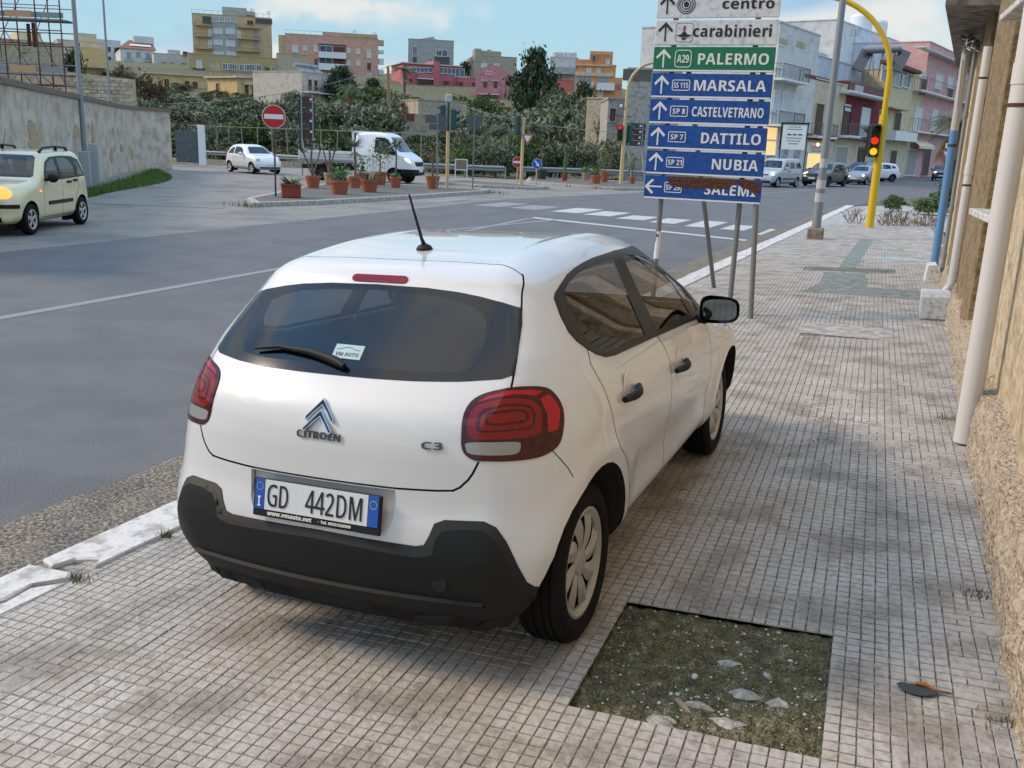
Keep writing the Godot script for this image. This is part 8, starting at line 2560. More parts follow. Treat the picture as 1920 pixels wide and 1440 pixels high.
func yield_plate(o: Node3D, at: Vector3, s: float, turn := 0.0) -> void:
	var xf := Transform3D(Basis(Vector3.UP, turn), at)
	for e: Array in [[1.0, 0.0, 0.012, M.white_print, "plate"], [0.95, 0.0125, 0.016, M.sign_red, "red_border"], [0.62, 0.0165, 0.020, M.white_print, "white_field"]]:
		var b := MB.new()
		var k: float = s * e[0]
		b.prism(PackedVector2Array([Vector2(-k * 0.5, k * 0.289), Vector2(k * 0.5, k * 0.289), Vector2(0, -k * 0.577)]), e[1], e[2])
		part(e[4], b.mesh(), e[3], o, xf)

func pot(at: Vector3, h: float, r: float, kind: String, label: String, m: Material = null, square := false) -> void:
	var o := thing("plant_pot", label, "plant pot", at, rng.randf() * TAU, "potted plants on the traffic islands")
	var b := MB.new()
	if square:
		b.cbox(Vector3(0, h / 2, 0), Vector3(r * 2.0, h, r * 2.0), 0.03)
		b.cbox(Vector3(0, h - 0.04, 0), Vector3(r * 2.14, 0.08, r * 2.14), 0.02)
	else:
		b.lathe([Vector2(r * 0.70, 0), Vector2(r * 0.93, h * 0.82), Vector2(r, h * 0.82), Vector2(r, h), Vector2(r * 0.88, h), Vector2(r * 0.86, h * 0.9), Vector2(0, h * 0.9)], 20)
	part("pot", b.mesh(), m if m else M.terracotta, o)
	match kind:
		"spiky":
			part("leaves", blades(60, 0.75 * h + 0.25, 0.05, Vector3(0, h * 0.9, 0), r * 0.5, 0.55), M.leaf_spiky, o)
		"bush":
			part("leaves", pads(150, Vector3(0, h + 0.22, 0), Vector3(r * 1.35, 0.30, r * 1.35), 0.11), M.leaf_bright, o)
		"aloe":
			part("stem", tube_mesh([Vector3(0, h * 0.85, 0), Vector3(0.06, h + 0.7, 0.02), Vector3(0.02, h + 1.15, 0)], [0.05, 0.04, 0.035], 8), M.bark, o)
			var k := 0
			for c: Vector3 in [Vector3(0.02, h + 1.2, 0), Vector3(0.35, h + 0.85, 0.15), Vector3(-0.32, h + 0.95, -0.1)]:
				part("leaf_head", blades(34, 0.34, 0.06, c, 0.05, 1.0), M.leaf_grey, o)
				if k: part("stem", tube_mesh([Vector3(0, h * 0.9, 0), c], [0.035, 0.028], 7), M.bark, o)
				k += 1
		"palm":
			part("trunk", tube_mesh([Vector3(0, h * 0.85, 0), Vector3(0.04, h + 0.5, 0), Vector3(-0.02, h + 1.1, 0.02)], [0.055, 0.045, 0.04], 8), M.bark, o)
			part("fronds", blades(80, 0.62, 0.035, Vector3(-0.02, h + 1.12, 0.02), 0.05, 1.0), M.leaf_spiky, o)
			part("dead_skirt", blades(30, 0.35, 0.04, Vector3(0, h + 0.95, 0), 0.05, -0.6), M.leaf_dry, o)
		"drooping":
			part("stem", tube_mesh([Vector3(0, h * 0.85, 0), Vector3(0.03, h + 0.8, 0), Vector3(0.0, h + 1.25, 0)], [0.045, 0.035, 0.03], 8), M.bark, o)
			part("leaf_head", blades(50, 0.42, 0.09, Vector3(0, h + 1.25, 0), 0.08, 0.25), M.leaf_grey, o)
			part("leaves", pads(60, Vector3(0, h + 0.06, 0), Vector3(r, 0.10, r), 0.08), M.leaf_bright, o)
		"cactus":
			part("cactus_stem", tube_mesh([Vector3(0, h * 0.85, 0), Vector3(0, h + 0.5, 0), Vector3(0.03, h + 1.0, 0), Vector3(0.03, h + 1.35, 0)], [0.07, 0.09, 0.08, 0.05], 8), M.leaf_bright, o)
			part("cactus_stem", tube_mesh([Vector3(0, h + 0.4, 0), Vector3(0.12, h + 0.55, 0), Vector3(0.14, h + 1.1, 0)], [0.05, 0.055, 0.04], 8), M.leaf_bright, o)
		"shrub":
			part("leaves", pads(260, Vector3(0, h + 0.75, 0), Vector3(r * 1.9, 0.75, r * 1.9), 0.10), M.leaf_yellowish, o)
			part("stem", tube_mesh([Vector3(0, h * 0.85, 0), Vector3(0, h + 0.8, 0)], [0.04, 0.02], 7), M.bark, o)
		"pads":
			part("leaves", pads(40, Vector3(0, h + 0.35, 0), Vector3(r * 1.2, 0.42, r * 1.2), 0.20), M.leaf_bright, o)

func blades(n: int, l: float, w: float, c: Vector3, spread: float, lift: float) -> ArrayMesh:
	var b := MB.new()
	for i in n:
		var a := rng.randf() * TAU
		var up := rng.randf_range(0.1, 1.0) if lift >= 0.5 else rng.randf_range(-0.3, 0.9)
		if lift < 0: up = rng.randf_range(-1.0, -0.3)
		var d := Vector3(cos(a), up * (1.2 if lift > 0 else 1.0), sin(a)).normalized()
		var s := d.cross(Vector3.UP).normalized() * w * 0.5
		var p := c + Vector3(cos(a), 0, sin(a)) * spread * rng.randf()
		var ln := l * rng.randf_range(0.7, 1.1)
		var m := p + d * ln * 0.55
		var e := p + d * ln + Vector3(0, -0.28 * ln * (1.0 - absf(up) * 0.6), 0)
		b.quad(p - s * 0.5, p + s * 0.5, m + s, m - s)
		b.tri(m - s, m + s, e)
	return b.mesh()

func pads(n: int, c: Vector3, r: Vector3, size: float) -> ArrayMesh:
	var b := MB.new()
	for i in n:
		var d := Vector3(rng.randfn(), rng.randfn(), rng.randfn()).normalized()
		var p := c + d * r * pow(rng.randf(), 0.33)
		var u := Vector3(rng.randfn(), rng.randfn(), rng.randfn()).normalized()
		var v := u.cross(d + Vector3(0.01, 0.3, 0)).normalized()
		u = v.cross(d).normalized()
		var s := size * rng.randf_range(0.6, 1.2) * 0.5
		b.quad(p - u * s, p + v * s * 0.8, p + u * s, p - v * s * 0.8)
	return b.mesh()

func guard_rail(pts: Array, label: String) -> void:
	var o := thing("guard_rail", label, "guard rail")
	for i in pts.size() - 1:
		var a := Vector3(pts[i][0], ROAD_Y, pts[i][1]); var c := Vector3(pts[i + 1][0], ROAD_Y, pts[i + 1][1])
		var d := (c - a).normalized()
		var nrm := Vector3(-d.z, 0, d.x)
		if nrm.z < 0: nrm = -nrm
		var b := MB.new()
		var prof := [[0.44, 0.0], [0.50, 0.07], [0.56, 0.07], [0.60, 0.01], [0.64, 0.07], [0.70, 0.07], [0.76, 0.0]]
		for k in prof.size() - 1:
			var p0: Array = prof[k]; var p1: Array = prof[k + 1]
			b.quad(a + nrm * p0[1] + Vector3(0, p0[0], 0), c + nrm * p0[1] + Vector3(0, p0[0], 0), c + nrm * p1[1] + Vector3(0, p1[0], 0), a + nrm * p1[1] + Vector3(0, p1[0], 0))
			b.quad(a - nrm * 0.012 + nrm * p1[1] + Vector3(0, p1[0], 0), c - nrm * 0.012 + nrm * p1[1] + Vector3(0, p1[0], 0), c - nrm * 0.012 + nrm * p0[1] + Vector3(0, p0[0], 0), a - nrm * 0.012 + nrm * p0[1] + Vector3(0, p0[0], 0))
		part("beam", b.mesh(), M.galvanised, o)
		for k in int((c - a).length() / 2.4) + 1:
			var p := a + d * (0.2 + 2.4 * k)
			part("post", box_mesh(Vector3(0.10, 0.75, 0.10)), M.galvanised, o, Transform3D(Basis(Vector3.UP, atan2(-d.z, d.x)), p + Vector3(0, 0.34, 0) - nrm * 0.07))

func direction_board(at: Vector3, turn: float, w: float, n: int, y0: float, y1: float, label: String, marks: int) -> void:
	var o := thing("board_frame", label, "sign", at, turn)
	for x: float in [-w * 0.36, w * 0.36]:
		part("post", box_mesh(Vector3(0.07, y1 + 0.1, 0.07)), M.galvanised, o, Transform3D(Basis.IDENTITY, Vector3(x, (y1 + 0.1) / 2, 0.06)))
		part("strut", tube_mesh([Vector3(x, 1.9, 0.08), Vector3(x + 0.35, 0, 0.9)], [0.03], 8), M.galvanised, o)
	var hh := (y1 - y0) / n
	for i in n:
		var pn := part("panel", box_mesh(Vector3(w, hh - 0.03, 0.03)), M.board_brown if i % 3 else M.board_dark, o, Transform3D(Basis.IDENTITY, Vector3(rng.randf_range(-0.02, 0.02), y0 + hh * (i + 0.5), 0)))
		if i % 2 == 0 or marks > 4: part("clip", box_mesh(Vector3(0.12, 0.11, 0.012)), M.white_print, pn, Transform3D(Basis.IDENTITY, Vector3(w * (0.22 if marks > 4 else 0.25), 0, 0.022)))

func build_street() -> void:
	plain("post_grey", lin(0.20, 0.21, 0.205), 0.6, 0.3)
	plain("signal_green", lin(0.012, 0.060, 0.050), 0.5)
	plain("pole_yellow", lin(0.66, 0.42, 0.005), 0.5)
	plain("pole_cream", lin(0.55, 0.40, 0.20), 0.6)
	plain("signal_black", lin(0.012, 0.014, 0.014), 0.5)
	plain("board_brown", lin(0.075, 0.035, 0.026), 0.8)
	plain("board_dark", lin(0.05, 0.06, 0.06), 0.8)
	plain("lens_dark", lin(0.02, 0.012, 0.012), 0.2)
	plain("sign_back", lin(0.10, 0.11, 0.11), 0.6, 0.3)
	glow("lens_amber", Color(1.0, 0.16, 0.02), 0.62)
	glow("lens_yellow", Color(1.0, 0.74, 0.04), 0.60)
	glow("lens_red", Color(1.0, 0.05, 0.08), 0.7)
	direction_sign()
	var o := thing("traffic_light", "bright yellow bent traffic light mast with amber lamps lit", "traffic light", Vector3(1.62, 0.07, -24.0))
	var pts := [Vector3(0, 0, 0), Vector3(0, 3.1, 0)]
	part("mast", tube_mesh([Vector3(0, -0.03, 0), Vector3(0, 2.9, 0)], [0.105], 16), M.pole_yellow, o)
	var bend := [Vector3(0, 2.9, 0), Vector3(0, 2.98, 0)]
	for i in 15:
		var a := PI * 0.5 * i / 14.0
		bend.append(Vector3(-2.1 + 2.1 * cos(a), 3.9 + 2.0 * sin(a), 0))
	bend.append(Vector3(-4.4, 6.0, 0))
	part("arm", tube_mesh(bend, [0.10, 0.075, 0.075, 0.07], 14), M.pole_yellow, o)
	signal_head(o, Vector3(-0.16, 2.27, 0.16), 0.15, M.signal_black, [M.lens_dark, M.lens_amber, M.lens_yellow], 0.98)
	signal_head(o, Vector3(-0.26, 2.27, -0.10), -1.7, M.signal_black, [M.lens_dark, M.lens_dark, M.lens_dark], 0.90)
	o = lamp_post("grey steel lamp post with a concrete foot on the pavement edge", Vector3(0.47, 0.02, -19.8), 8.2, 0.105, 0.06)
	var b := MB.new()
	b.cbox(Vector3(0, 0.11, 0), Vector3(0.36, 0.30, 0.36), 0.03)
	part("concrete_foot", b.mesh(), tinted("foot_concrete", M.concrete, Color(0.85, 0.74, 0.66)), o)
	for y: float in [0.85, 1.15, 1.62]:
		b = MB.new()
		b.tube([Vector3(0, y, 0), Vector3(0, y + 0.2, 0)], [0.108 if y < 1.4 else 0.094], 14)
		part("paper_notice", b.mesh(), plain("paper", lin(0.48, 0.47, 0.44), 0.9), o)
	disc_sign("no_entry_sign", "large round red no entry sign on a dark post by the planted island", Vector3(-16.36, -0.03, -22.67), 0.62, 2.48, 0.36, "no_entry", M.iron)
	disc_sign("no_entry_sign", "small low red no entry sign beside the yield post", Vector3(-15.27, -0.03, -41.8), 0.40, 1.06, 0.27, "no_entry", M.pole_cream)
	disc_sign("direction_arrow_sign", "low round blue sign with a white slanting arrow on the middle island", Vector3(-13.81, -0.03, -40.58), 0.55, 1.05, 0.24, "arrow", M.pole_cream)
	o = thing("traffic_light", "cream traffic light post with green signal heads facing both ways and a box on top", "traffic light", Vector3(-15.49, -0.03, -33.9), 0.5)
	part("post", tube_mesh([Vector3(0, 0, 0), Vector3(0, 2.35, 0)], [0.075], 14), M.pole_cream, o)
	part("upper_post", tube_mesh([Vector3(0, 2.35, 0), Vector3(0, 3.5, 0)], [0.05], 12), M.signal_green, o)
	part("control_box", box_mesh(Vector3(0.28, 0.32, 0.22), 0.03), plain("box_grey", lin(0.42, 0.43, 0.42), 0.6), o, Transform3D(Basis.IDENTITY, Vector3(0, 3.68, 0)))
	signal_head(o, Vector3(0.22, 2.82, 0.08), 1.2, M.signal_green, [M.lens_dark, M.lens_dark, M.lens_dark], 1.0)
	signal_head(o, Vector3(-0.22, 2.98, -0.06), -1.9, M.signal_green, [M.lens_dark, M.lens_dark, M.lens_dark], 1.0)
	o = thing("traffic_light", "cream post with a green signal head seen from behind and a yield triangle", "traffic light", Vector3(-14.48, -0.03, -40.27), 0.42)
	part("post", tube_mesh([Vector3(0, 0, 0), Vector3(0, 3.2, 0)], [0.075], 14), M.pole_cream, o)
	part("cap", tube_mesh([Vector3(0, 3.2, 0), Vector3(0, 3.42, 0)], [0.07, 0.04], 12), M.signal_green, o)
	signal_head(o, Vector3(-0.28, 2.82, 0.0), -2.2, M.signal_green, [M.lens_dark, M.lens_dark, M.lens_dark], 1.05)
	yield_plate(o, Vector3(0.22, 2.24, 0.09), 0.60)
	for e: Array in [[Vector3(-15.17, -0.03, -32.17), [[-0.02, 2.76, 0.92, 0.28], [0.02, 2.48, 0.70, 0.22]], "grey post with two dark direction plates seen from behind, left of the signal cluster", 2.95], [Vector3(-14.43, -0.03, -34.21), [[0.0, 2.88, 0.66, 0.28]], "tall grey post with one dark plate and a triangle seen from behind", 3.12]]:
		o = thing("sign_post", e[2], "sign", e[0], 0.45)
		part("post", tube_mesh([Vector3(0, 0, 0), Vector3(0, e[3], 0)], [0.032], 10), M.post_grey, o)
		for q: Array in e[1]:
			part("plate", box_mesh(Vector3(q[2], q[3], 0.02), 0.004), M.sign_back, o, Transform3D(Basis.IDENTITY, Vector3(q[0], q[1], -0.05)))
		if e[1].size() == 1:
			b = MB.new()
			b.prism(PackedVector2Array([Vector2(-0.30, 2.72), Vector2(0.30, 2.72), Vector2(0.0, 2.25)]), -0.06, -0.045)
			part("triangle_plate", b.mesh(), M.sign_back, o)
	o = thing("notice_board", "small white framed notice board on two legs with a faded brown face", "notice board", Vector3(-18.4, -0.03, -41.9), 0.4)
	for x: float in [-0.30, 0.30]: part("leg", box_mesh(Vector3(0.05, 1.08, 0.05)), M.white_paint, o, Transform3D(Basis.IDENTITY, Vector3(x, 0.54, 0)))
	part("face", box_mesh(Vector3(0.58, 0.50, 0.02)), plain("faded_brown", lin(0.26, 0.17, 0.10), 0.8), o, Transform3D(Basis.IDENTITY, Vector3(0, 0.80, 0.01)))
	for y: float in [0.54, 1.06]: part("rail", box_mesh(Vector3(0.66, 0.05, 0.05)), M.white_paint, o, Transform3D(Basis.IDENTITY, Vector3(0, y, 0.002)))
	o = thing("traffic_light", "tall bent cream mast with a red signal lit beside the concrete building", "traffic light", Vector3(-11.56, -0.03, -48.3), 0.35)
	var cv := [Vector3(0, 0, 0), Vector3(0, 2.5, 0), Vector3(0.02, 4.6, 0)]
	for i in 9:
		var a := PI * 0.5 * i / 8.0
		cv.append(Vector3(1.5 - 1.48 * cos(a), 4.9 + 1.55 * sin(a), 0))
	cv.append(Vector3(2.6, 6.45, 0))
	part("mast", tube_mesh(cv, [0.12, 0.10, 0.085, 0.075], 14), M.pole_cream, o)
	signal_head(o, Vector3(-0.25, 2.75, 0.05), 0.0, M.signal_black, [M.lens_red, M.lens_dark, M.lens_dark], 1.0)
	signal_head(o, Vector3(0.30, 2.70, -0.06), 2.3, M.signal_green, [M.lens_dark, M.lens_dark, M.lens_dark], 1.1)
	part("bracket", box_mesh(Vector3(0.85, 0.04, 0.04)), M.iron, o, Transform3D(Basis.IDENTITY, Vector3(-0.1, 3.62, 0)))
	part("camera", box_mesh(Vector3(0.14, 0.16, 0.16), 0.04), M.white_print, o, Transform3D(Basis.IDENTITY, Vector3(-0.25, 4.15, 0)))
	direction_board(Vector3(-26.1, -0.1, -39.6), 0.55, 0.78, 9, 1.55, 3.95, "tall narrow frame of brown direction boards with white clips, left of the truck", 3)
	direction_board(Vector3(-12.15, -0.1, -53.4), 0.25, 1.10, 4, 2.15, 3.5, "wide brown board with four white clips in front of the concrete building", 9)
	guard_rail([[-60, -45.5], [-48, -52.5], [-40, -52.8], [-30, -50.5], [-23.5, -47.5], [-19.0, -49.5]], "steel guard rail curving along the far side road behind the cars")
	guard_rail([[-18.6, -50.6], [-14.9, -53.4], [-9.6, -54.6]], "short steel guard rail behind the right hand traffic island")
	o = thing("wire_fence", "rusty wire fence on thin posts above the side road", "fence")
	var prev := Vector3.ZERO
	for i in 17:
		var p := Vector3(-46.0 + 1.35 * i, 0.0, -54.5 + 0.16 * i + rng.randf_range(-0.1, 0.1))
		var lean := rng.randf_range(-0.18, 0.18)
		part("post", tube_mesh([p + Vector3(0, -0.2, 0), p + Vector3(lean, 2.35, 0)], [0.035], 7), M.fence_post, o)
		if i: part("wire", tube_mesh([prev, p + Vector3(lean, 2.32, 0)], [0.025], 5), M.fence_post, o)
		prev = p + Vector3(lean, 2.32, 0)
	o = thing("gate_pillar", "white gate pillar with a grey metal gate at the end of the curved wall", "gate", Vector3(-37.9, -0.1, -44.6), 0.35)
	part("pillar", box_mesh(Vector3(0.35, 2.4, 0.35), 0.02), M.white_paint, o, Transform3D(Basis.IDENTITY, Vector3(0.9, 1.2, 0)))
	part("gate_leaf", box_mesh(Vector3(1.4, 1.9, 0.06), 0.01), tinted("gate_grey", M.concrete, Color(0.55, 0.60, 0.62)), o, Transform3D(Basis.IDENTITY, Vector3(0.0, 1.1, 0)))
	part("top_bar", box_mesh(Vector3(2.2, 0.08, 0.08)), M.rust, o, Transform3D(Basis.IDENTITY, Vector3(0.2, 2.5, 0)))
	o = thing("utility_pole", "leaning wooden utility pole with insulators above the truck cab", "utility pole", Vector3(-45.5, hill_y(-45.5, -84.8) - 0.2, -84.8))
	part("pole", tube_mesh([Vector3(0, 0, 0), Vector3(-0.3, 7.4, 0)], [0.17, 0.13], 10), M.wood, o)
	for s: float in [-1.0, 1.0]:
		part("insulator_arm", tube_mesh([Vector3(-0.28, 6.7, 0), Vector3(-0.28 + 0.5 * s, 6.6, 0), Vector3(-0.28 + 0.75 * s, 7.1, 0)], [0.03], 6), M.galvanised, o)
	var hang := func(a: Vector3, c: Vector3, sag: float) -> Array:
		var r := []
		for i in 15:
			var t := i / 14.0
			r.append(a.lerp(c, t) - Vector3(0, sag * 4.0 * t * (1.0 - t), 0))
		return r
	solo("overhead_wire", tube_mesh(hang.call(Vector3(-62.0, 4.3, -70.0), Vector3(-45.7, 9.0, -84.8), 0.9), [0.025], 5), M.galvanised, "pale overhead wire sagging left from the wooden pole over the olive trees", "wire")
	solo("overhead_wire", tube_mesh(hang.call(Vector3(-45.7, 8.6, -84.8), Vector3(-13.0, 2.8, -52.0), 1.2), [0.022], 5), M.iron_grey, "thin overhead wire running down right from the wooden pole", "wire")
	o = thing("yield_sign", "white and red yield triangle on a dark post below the palm", "sign", Vector3(6.2, ROAD_Y, -74.0), 0.25)
	part("post", tube_mesh([Vector3(0, 0, 0), Vector3(0, 3.1, -0.03)], [0.04], 8), M.iron, o)
	yield_plate(o, Vector3(0, 2.55, 0.02), 0.85)
	part("top_plate", box_mesh(Vector3(0.42, 0.36, 0.02)), M.white_print, o, Transform3D(Basis.IDENTITY, Vector3(0.02, 3.12, 0.02)))

func leaf_cloud(sd: int, clumps: int, leaves: int, leaf: float, flat: float, tints: Array, cone := 0.0) -> ArrayMesh:
	var r := RandomNumberGenerator.new()
	r.seed = sd
	var v := PackedVector3Array(); var n := PackedVector3Array(); var c := PackedColorArray()
	for k in clumps:
		var d := Vector3(r.randfn(), r.randfn(), r.randfn()).normalized()
		var rad := pow(r.randf(), 0.45)
		var p := Vector3(d.x, 0, d.z) * rad * 0.80 + Vector3(0, 0.5 + 0.42 * d.y * rad, 0)
		if cone > 0:
			var y := r.randf()
			var a := r.randf() * TAU
			var w := (1.0 - cone * y) * (0.35 + 0.65 * sin(PI * clampf(y * 1.15 + 0.08, 0, 1))) * pow(r.randf(), 0.5)
			p = Vector3(cos(a) * w, 0.06 + 0.9 * y, sin(a) * w)
		var cr := r.randf_range(0.14, 0.27)
		var tone := r.randf_range(0.72, 1.2)
		for i in leaves:
			var e := Vector3(r.randfn(), r.randfn() * flat, r.randfn()) * cr * 0.55
			var q := p + Vector3(e.x, e.y * 0.6, e.z)
			var u := Vector3(r.randfn(), r.randfn(), r.randfn()).normalized()
			var w2 := u.cross(Vector3(r.randfn(), r.randfn(), r.randfn())).normalized()
			var s := leaf * r.randf_range(0.6, 1.3)
			var nn := (u.cross(w2) + Vector3(0, 0.2, 0)).normalized()
			var t: Array = tints[r.randi() % tints.size()]
			var col := Color(t[0] * tone, t[1] * tone, t[2] * tone)
			for x: Vector3 in [q - u * s, q + w2 * s * 0.42, q + u * s, q - u * s, q + u * s, q - w2 * s * 0.42]:
				v.append(x); n.append(nn); c.append(col)
	var a2 := []
	a2.resize(Mesh.ARRAY_MAX)
	a2[Mesh.ARRAY_VERTEX] = v; a2[Mesh.ARRAY_NORMAL] = n; a2[Mesh.ARRAY_COLOR] = c
	var m := ArrayMesh.new()
	m.add_surface_from_arrays(Mesh.PRIMITIVE_TRIANGLES, a2)
	return m

func palm_tree(label: String, at: Vector3, h: float, fl: float, fronds: int, skirt: int, called := "palm_tree", group := "") -> void:
	var o := thing(called, label, "palm tree", at, rng.randf() * TAU, group)
	part("trunk", tube_mesh([Vector3(0, -0.2, 0), Vector3(0.05, h * 0.5, 0.04), Vector3(0, h, 0)], [0.04 * h + 0.08, 0.03 * h + 0.07, 0.03 * h + 0.08], 9), M.bark, o)
	for k in fronds + skirt:
		var dead := k >= fronds
		var a := TAU * k * 0.381966 + rng.randf() * 0.3
		var up := rng.randf_range(0.1, 1.1) if not dead else rng.randf_range(-1.6, -0.9)
		var d := Vector3(cos(a), 0, sin(a))
		var b := MB.new()
		var p := Vector3(0, h, 0)
		var dir := (d * 1.0 + Vector3(0, up, 0)).normalized()
		var side := d.cross(Vector3.UP)
		var L := fl * rng.randf_range(0.8, 1.1)
		for s in 9:
			var q := p + dir * L / 9.0
			dir = (dir + Vector3(0, -0.20 if not dead else -0.10, 0)).normalized()
			var wl := L * 0.24 * sin(PI * (0.12 + 0.85 * (s + 0.5) / 9.0))
			for g: float in [-1.0, 1.0]:
				for z2 in 2:
					var f0 := p.lerp(q, 0.5 * z2)
					var f1 := p.lerp(q, 0.5 * z2 + 0.34)
					b.tri(f0, f1, f1 + (side * g + dir * 0.7 + Vector3(0, -0.25, 0)) * wl)
			p = q
		part("frond", b.mesh(), M.leaf_palm if not dead else M.leaf_dry2, o)

func build_plants() -> void:
	var lm := plain("leaf", Color.WHITE, 0.7)
	lm.vertex_color_use_as_albedo = true
	lm.backlight_enabled = true
	lm.backlight = Color(0.16, 0.18, 0.10)
	plain("leaf_palm", lin(0.055, 0.085, 0.025), 0.6)
	plain("leaf_dry2", lin(0.17, 0.11, 0.055), 0.9)
	var olive := [[0.135, 0.155, 0.085], [0.165, 0.185, 0.115], [0.105, 0.125, 0.06], [0.20, 0.215, 0.15]]
	var green := [[0.075, 0.125, 0.028], [0.11, 0.16, 0.04], [0.055, 0.09, 0.022]]
	var pine := [[0.024, 0.050, 0.018], [0.034, 0.066, 0.022], [0.048, 0.080, 0.030]]
	var brown := [[0.11, 0.055, 0.028], [0.08, 0.05, 0.03], [0.15, 0.075, 0.035], [0.06, 0.065, 0.03]]
	var crowns := {
		"olive": [leaf_cloud(1, 70, 46, 0.066, 1.0, olive), leaf_cloud(2, 64, 46, 0.066, 1.0, olive), leaf_cloud(3, 76, 42, 0.070, 0.9, olive)],
		"shrub": [leaf_cloud(4, 64, 44, 0.066, 1.0, green), leaf_cloud(5, 70, 44, 0.062, 1.0, green)],
		"pine": [leaf_cloud(6, 120, 44, 0.055, 0.8, pine, 0.55), leaf_cloud(7, 120, 44, 0.055, 0.8, pine, 0.35)],
		"brown": [leaf_cloud(8, 50, 36, 0.060, 1.0, brown), leaf_cloud(9, 50, 36, 0.060, 1.0, brown)],
		"dark": [leaf_cloud(10, 60, 40, 0.075, 1.0, pine)]}
	var trunks := MB.new()
	trunks.tube([Vector3(0, 0, 0), Vector3(0.04, 0.28, 0.02), Vector3(0.0, 0.5, 0.0)], [0.055, 0.045, 0.03], 8)
	for k in 5:
		var a := TAU * k / 5 + 0.4
		trunks.tube([Vector3(0.02, 0.28 + 0.03 * k, 0), Vector3(0.28 * cos(a), 0.52, 0.28 * sin(a)), Vector3(0.48 * cos(a), 0.74, 0.48 * sin(a))], [0.03, 0.018, 0.008], 6)
	var trunk_mesh := trunks.mesh()
	var texts := {"olive": ["olive_tree", "grey green olive tree among the others behind the guard rail", "tree", "olive trees on the slope"], "shrub": ["bush", "dense mid green bush among the trees behind the guard rail", "bush", "green bushes on the slope"], "pine": ["pine_tree", "", "tree", ""], "brown": ["dry_bush", "reddish brown dry bush near the end of the curved wall", "bush", "dry bushes by the wall"], "dark": ["evergreen", "", "tree", ""]}
	var pine_labels := ["tall dark pine tree standing in front of the orange house", "dark round tree in front of the salmon pink apartment block", "dark conifer rising behind the stone block wall at the left", "dark evergreen right of the salmon pink apartment block", "dark green tree in front of the coral red building"]
	var dark_labels := ["small dark tree on the skyline beside the grey modern block", "small dark tree beside the brown bushes left"]
	var pi := 0; var di := 0
	for e: Array in [
		["shrub", -52.34, 0.37, -56.46, 2.36, 1.46],
		["shrub", -52.30, 0.47, -58.67, 2.10, 1.71],
		["olive", -49.53, 0.36, -58.63, 2.44, 1.90],
		["olive", -46.77, 0.26, -58.59, 2.45, 1.67],
		["shrub", -46.10, 0.34, -61.05, 2.55, 1.93],
		["shrub", -44.71, 0.37, -62.68, 2.70, 1.95],
		["olive", -41.80, 0.23, -61.60, 2.71, 1.69],
		["shrub", -35.73, -0.04, -57.31, 2.71, 1.55],
		["olive", -34.97, 0.01, -59.81, 2.90, 1.80],
		["shrub", -34.21, 0.08, -62.30, 2.78, 1.44],
		["shrub", -21.98, -0.15, -51.57, 2.21, 1.16],
		["olive", -20.20, -0.15, -51.15, 2.45, 1.30],
		["shrub", -18.73, -0.15, -52.82, 2.72, 1.49],
		["olive", -17.52, -0.15, -55.49, 2.43, 1.54],
		["olive", -15.76, -0.15, -56.16, 2.30, 1.37],
		["olive", -15.18, -0.15, -58.59, 2.56, 1.24],
		["olive", -62.83, 1.58, -68.95, 3.25, 2.01],
		["olive", -63.55, 1.90, -73.08, 2.46, 2.37],
		["olive", -63.14, 2.11, -76.54, 2.73, 2.71],
		["olive", -57.09, 1.55, -73.35, 2.95, 2.83],
		["olive", -58.19, 2.05, -79.54, 3.16, 3.02],
		["olive", -53.00, 1.61, -77.12, 3.47, 2.63],
		["olive", -51.49, 1.82, -81.01, 3.70, 2.99],
		["olive", -47.36, 1.50, -79.29, 4.00, 3.15],
		["olive", -43.90, 1.29, -78.41, 4.03, 2.83],
		["olive", -46.56, 2.18, -88.41, 4.05, 2.29],
		["olive", -30.30, 0.47, -72.61, 4.03, 2.51],
		["olive", -29.66, 0.74, -77.26, 4.12, 3.12],
		["olive", -27.66, 0.89, -80.23, 4.38, 3.44],
		["olive", -23.89, 0.61, -77.27, 4.78, 3.05],
		["olive", -20.77, 0.37, -74.06, 4.59, 2.23],
		["olive", -18.44, 0.16, -70.55, 4.25, 1.48],
		["olive", -27.49, 0.06, -64.88, 3.62, 1.23],
		["shrub", -84.67, 4.60, -95.82, 2.46, 2.06],
		["olive", -80.40, 4.37, -95.25, 2.02, 2.36],
		["olive", -68.04, 4.22, -102.20, 3.05, 2.40],
		["shrub", -62.37, 4.28, -106.57, 3.49, 3.14],
		["shrub", -63.10, 4.83, -115.10, 3.81, 2.97],
		["olive", -58.61, 4.45, -111.32, 3.53, 2.14],
		["shrub", -48.84, 3.99, -109.55, 3.66, 2.74],
		["shrub", -42.79, 3.26, -103.06, 4.23, 2.24],
		["olive", -35.41, 3.82, -112.50, 4.74, 3.03],
		["olive", -27.63, 2.14, -95.66, 5.05, 2.29],
		["shrub", -37.64, 3.99, -113.85, 4.49, 2.40],
		["pine", -41.88, 4.39, -117.73, 9.17, 3.86],
		["pine", -70.99, 5.30, -117.58, 6.04, 3.39],
		["pine", -71.89, 2.21, -69.89, 6.40, 1.79],
		["pine", -69.20, 5.70, -123.77, 4.53, 2.40],
		["pine", -29.65, 2.62, -100.39, 5.83, 2.40],
		["brown", -77.24, 3.37, -82.15, 5.44, 1.80],
		["brown", -79.81, 3.95, -88.87, 4.23, 1.92],
		["brown", -64.91, 1.79, -70.36, 3.76, 1.54],
		["dark", -96.64, 16.77, -218.97, 4.77, 1.62],
		["dark", -82.64, 3.91, -85.59, 4.69, 1.26]]:
		var tx: Array = texts[e[0]]
		var label: String = tx[1]
		if e[0] == "pine": label = pine_labels[pi % 5]; pi += 1
		if e[0] == "dark": label = dark_labels[di % 2]; di += 1
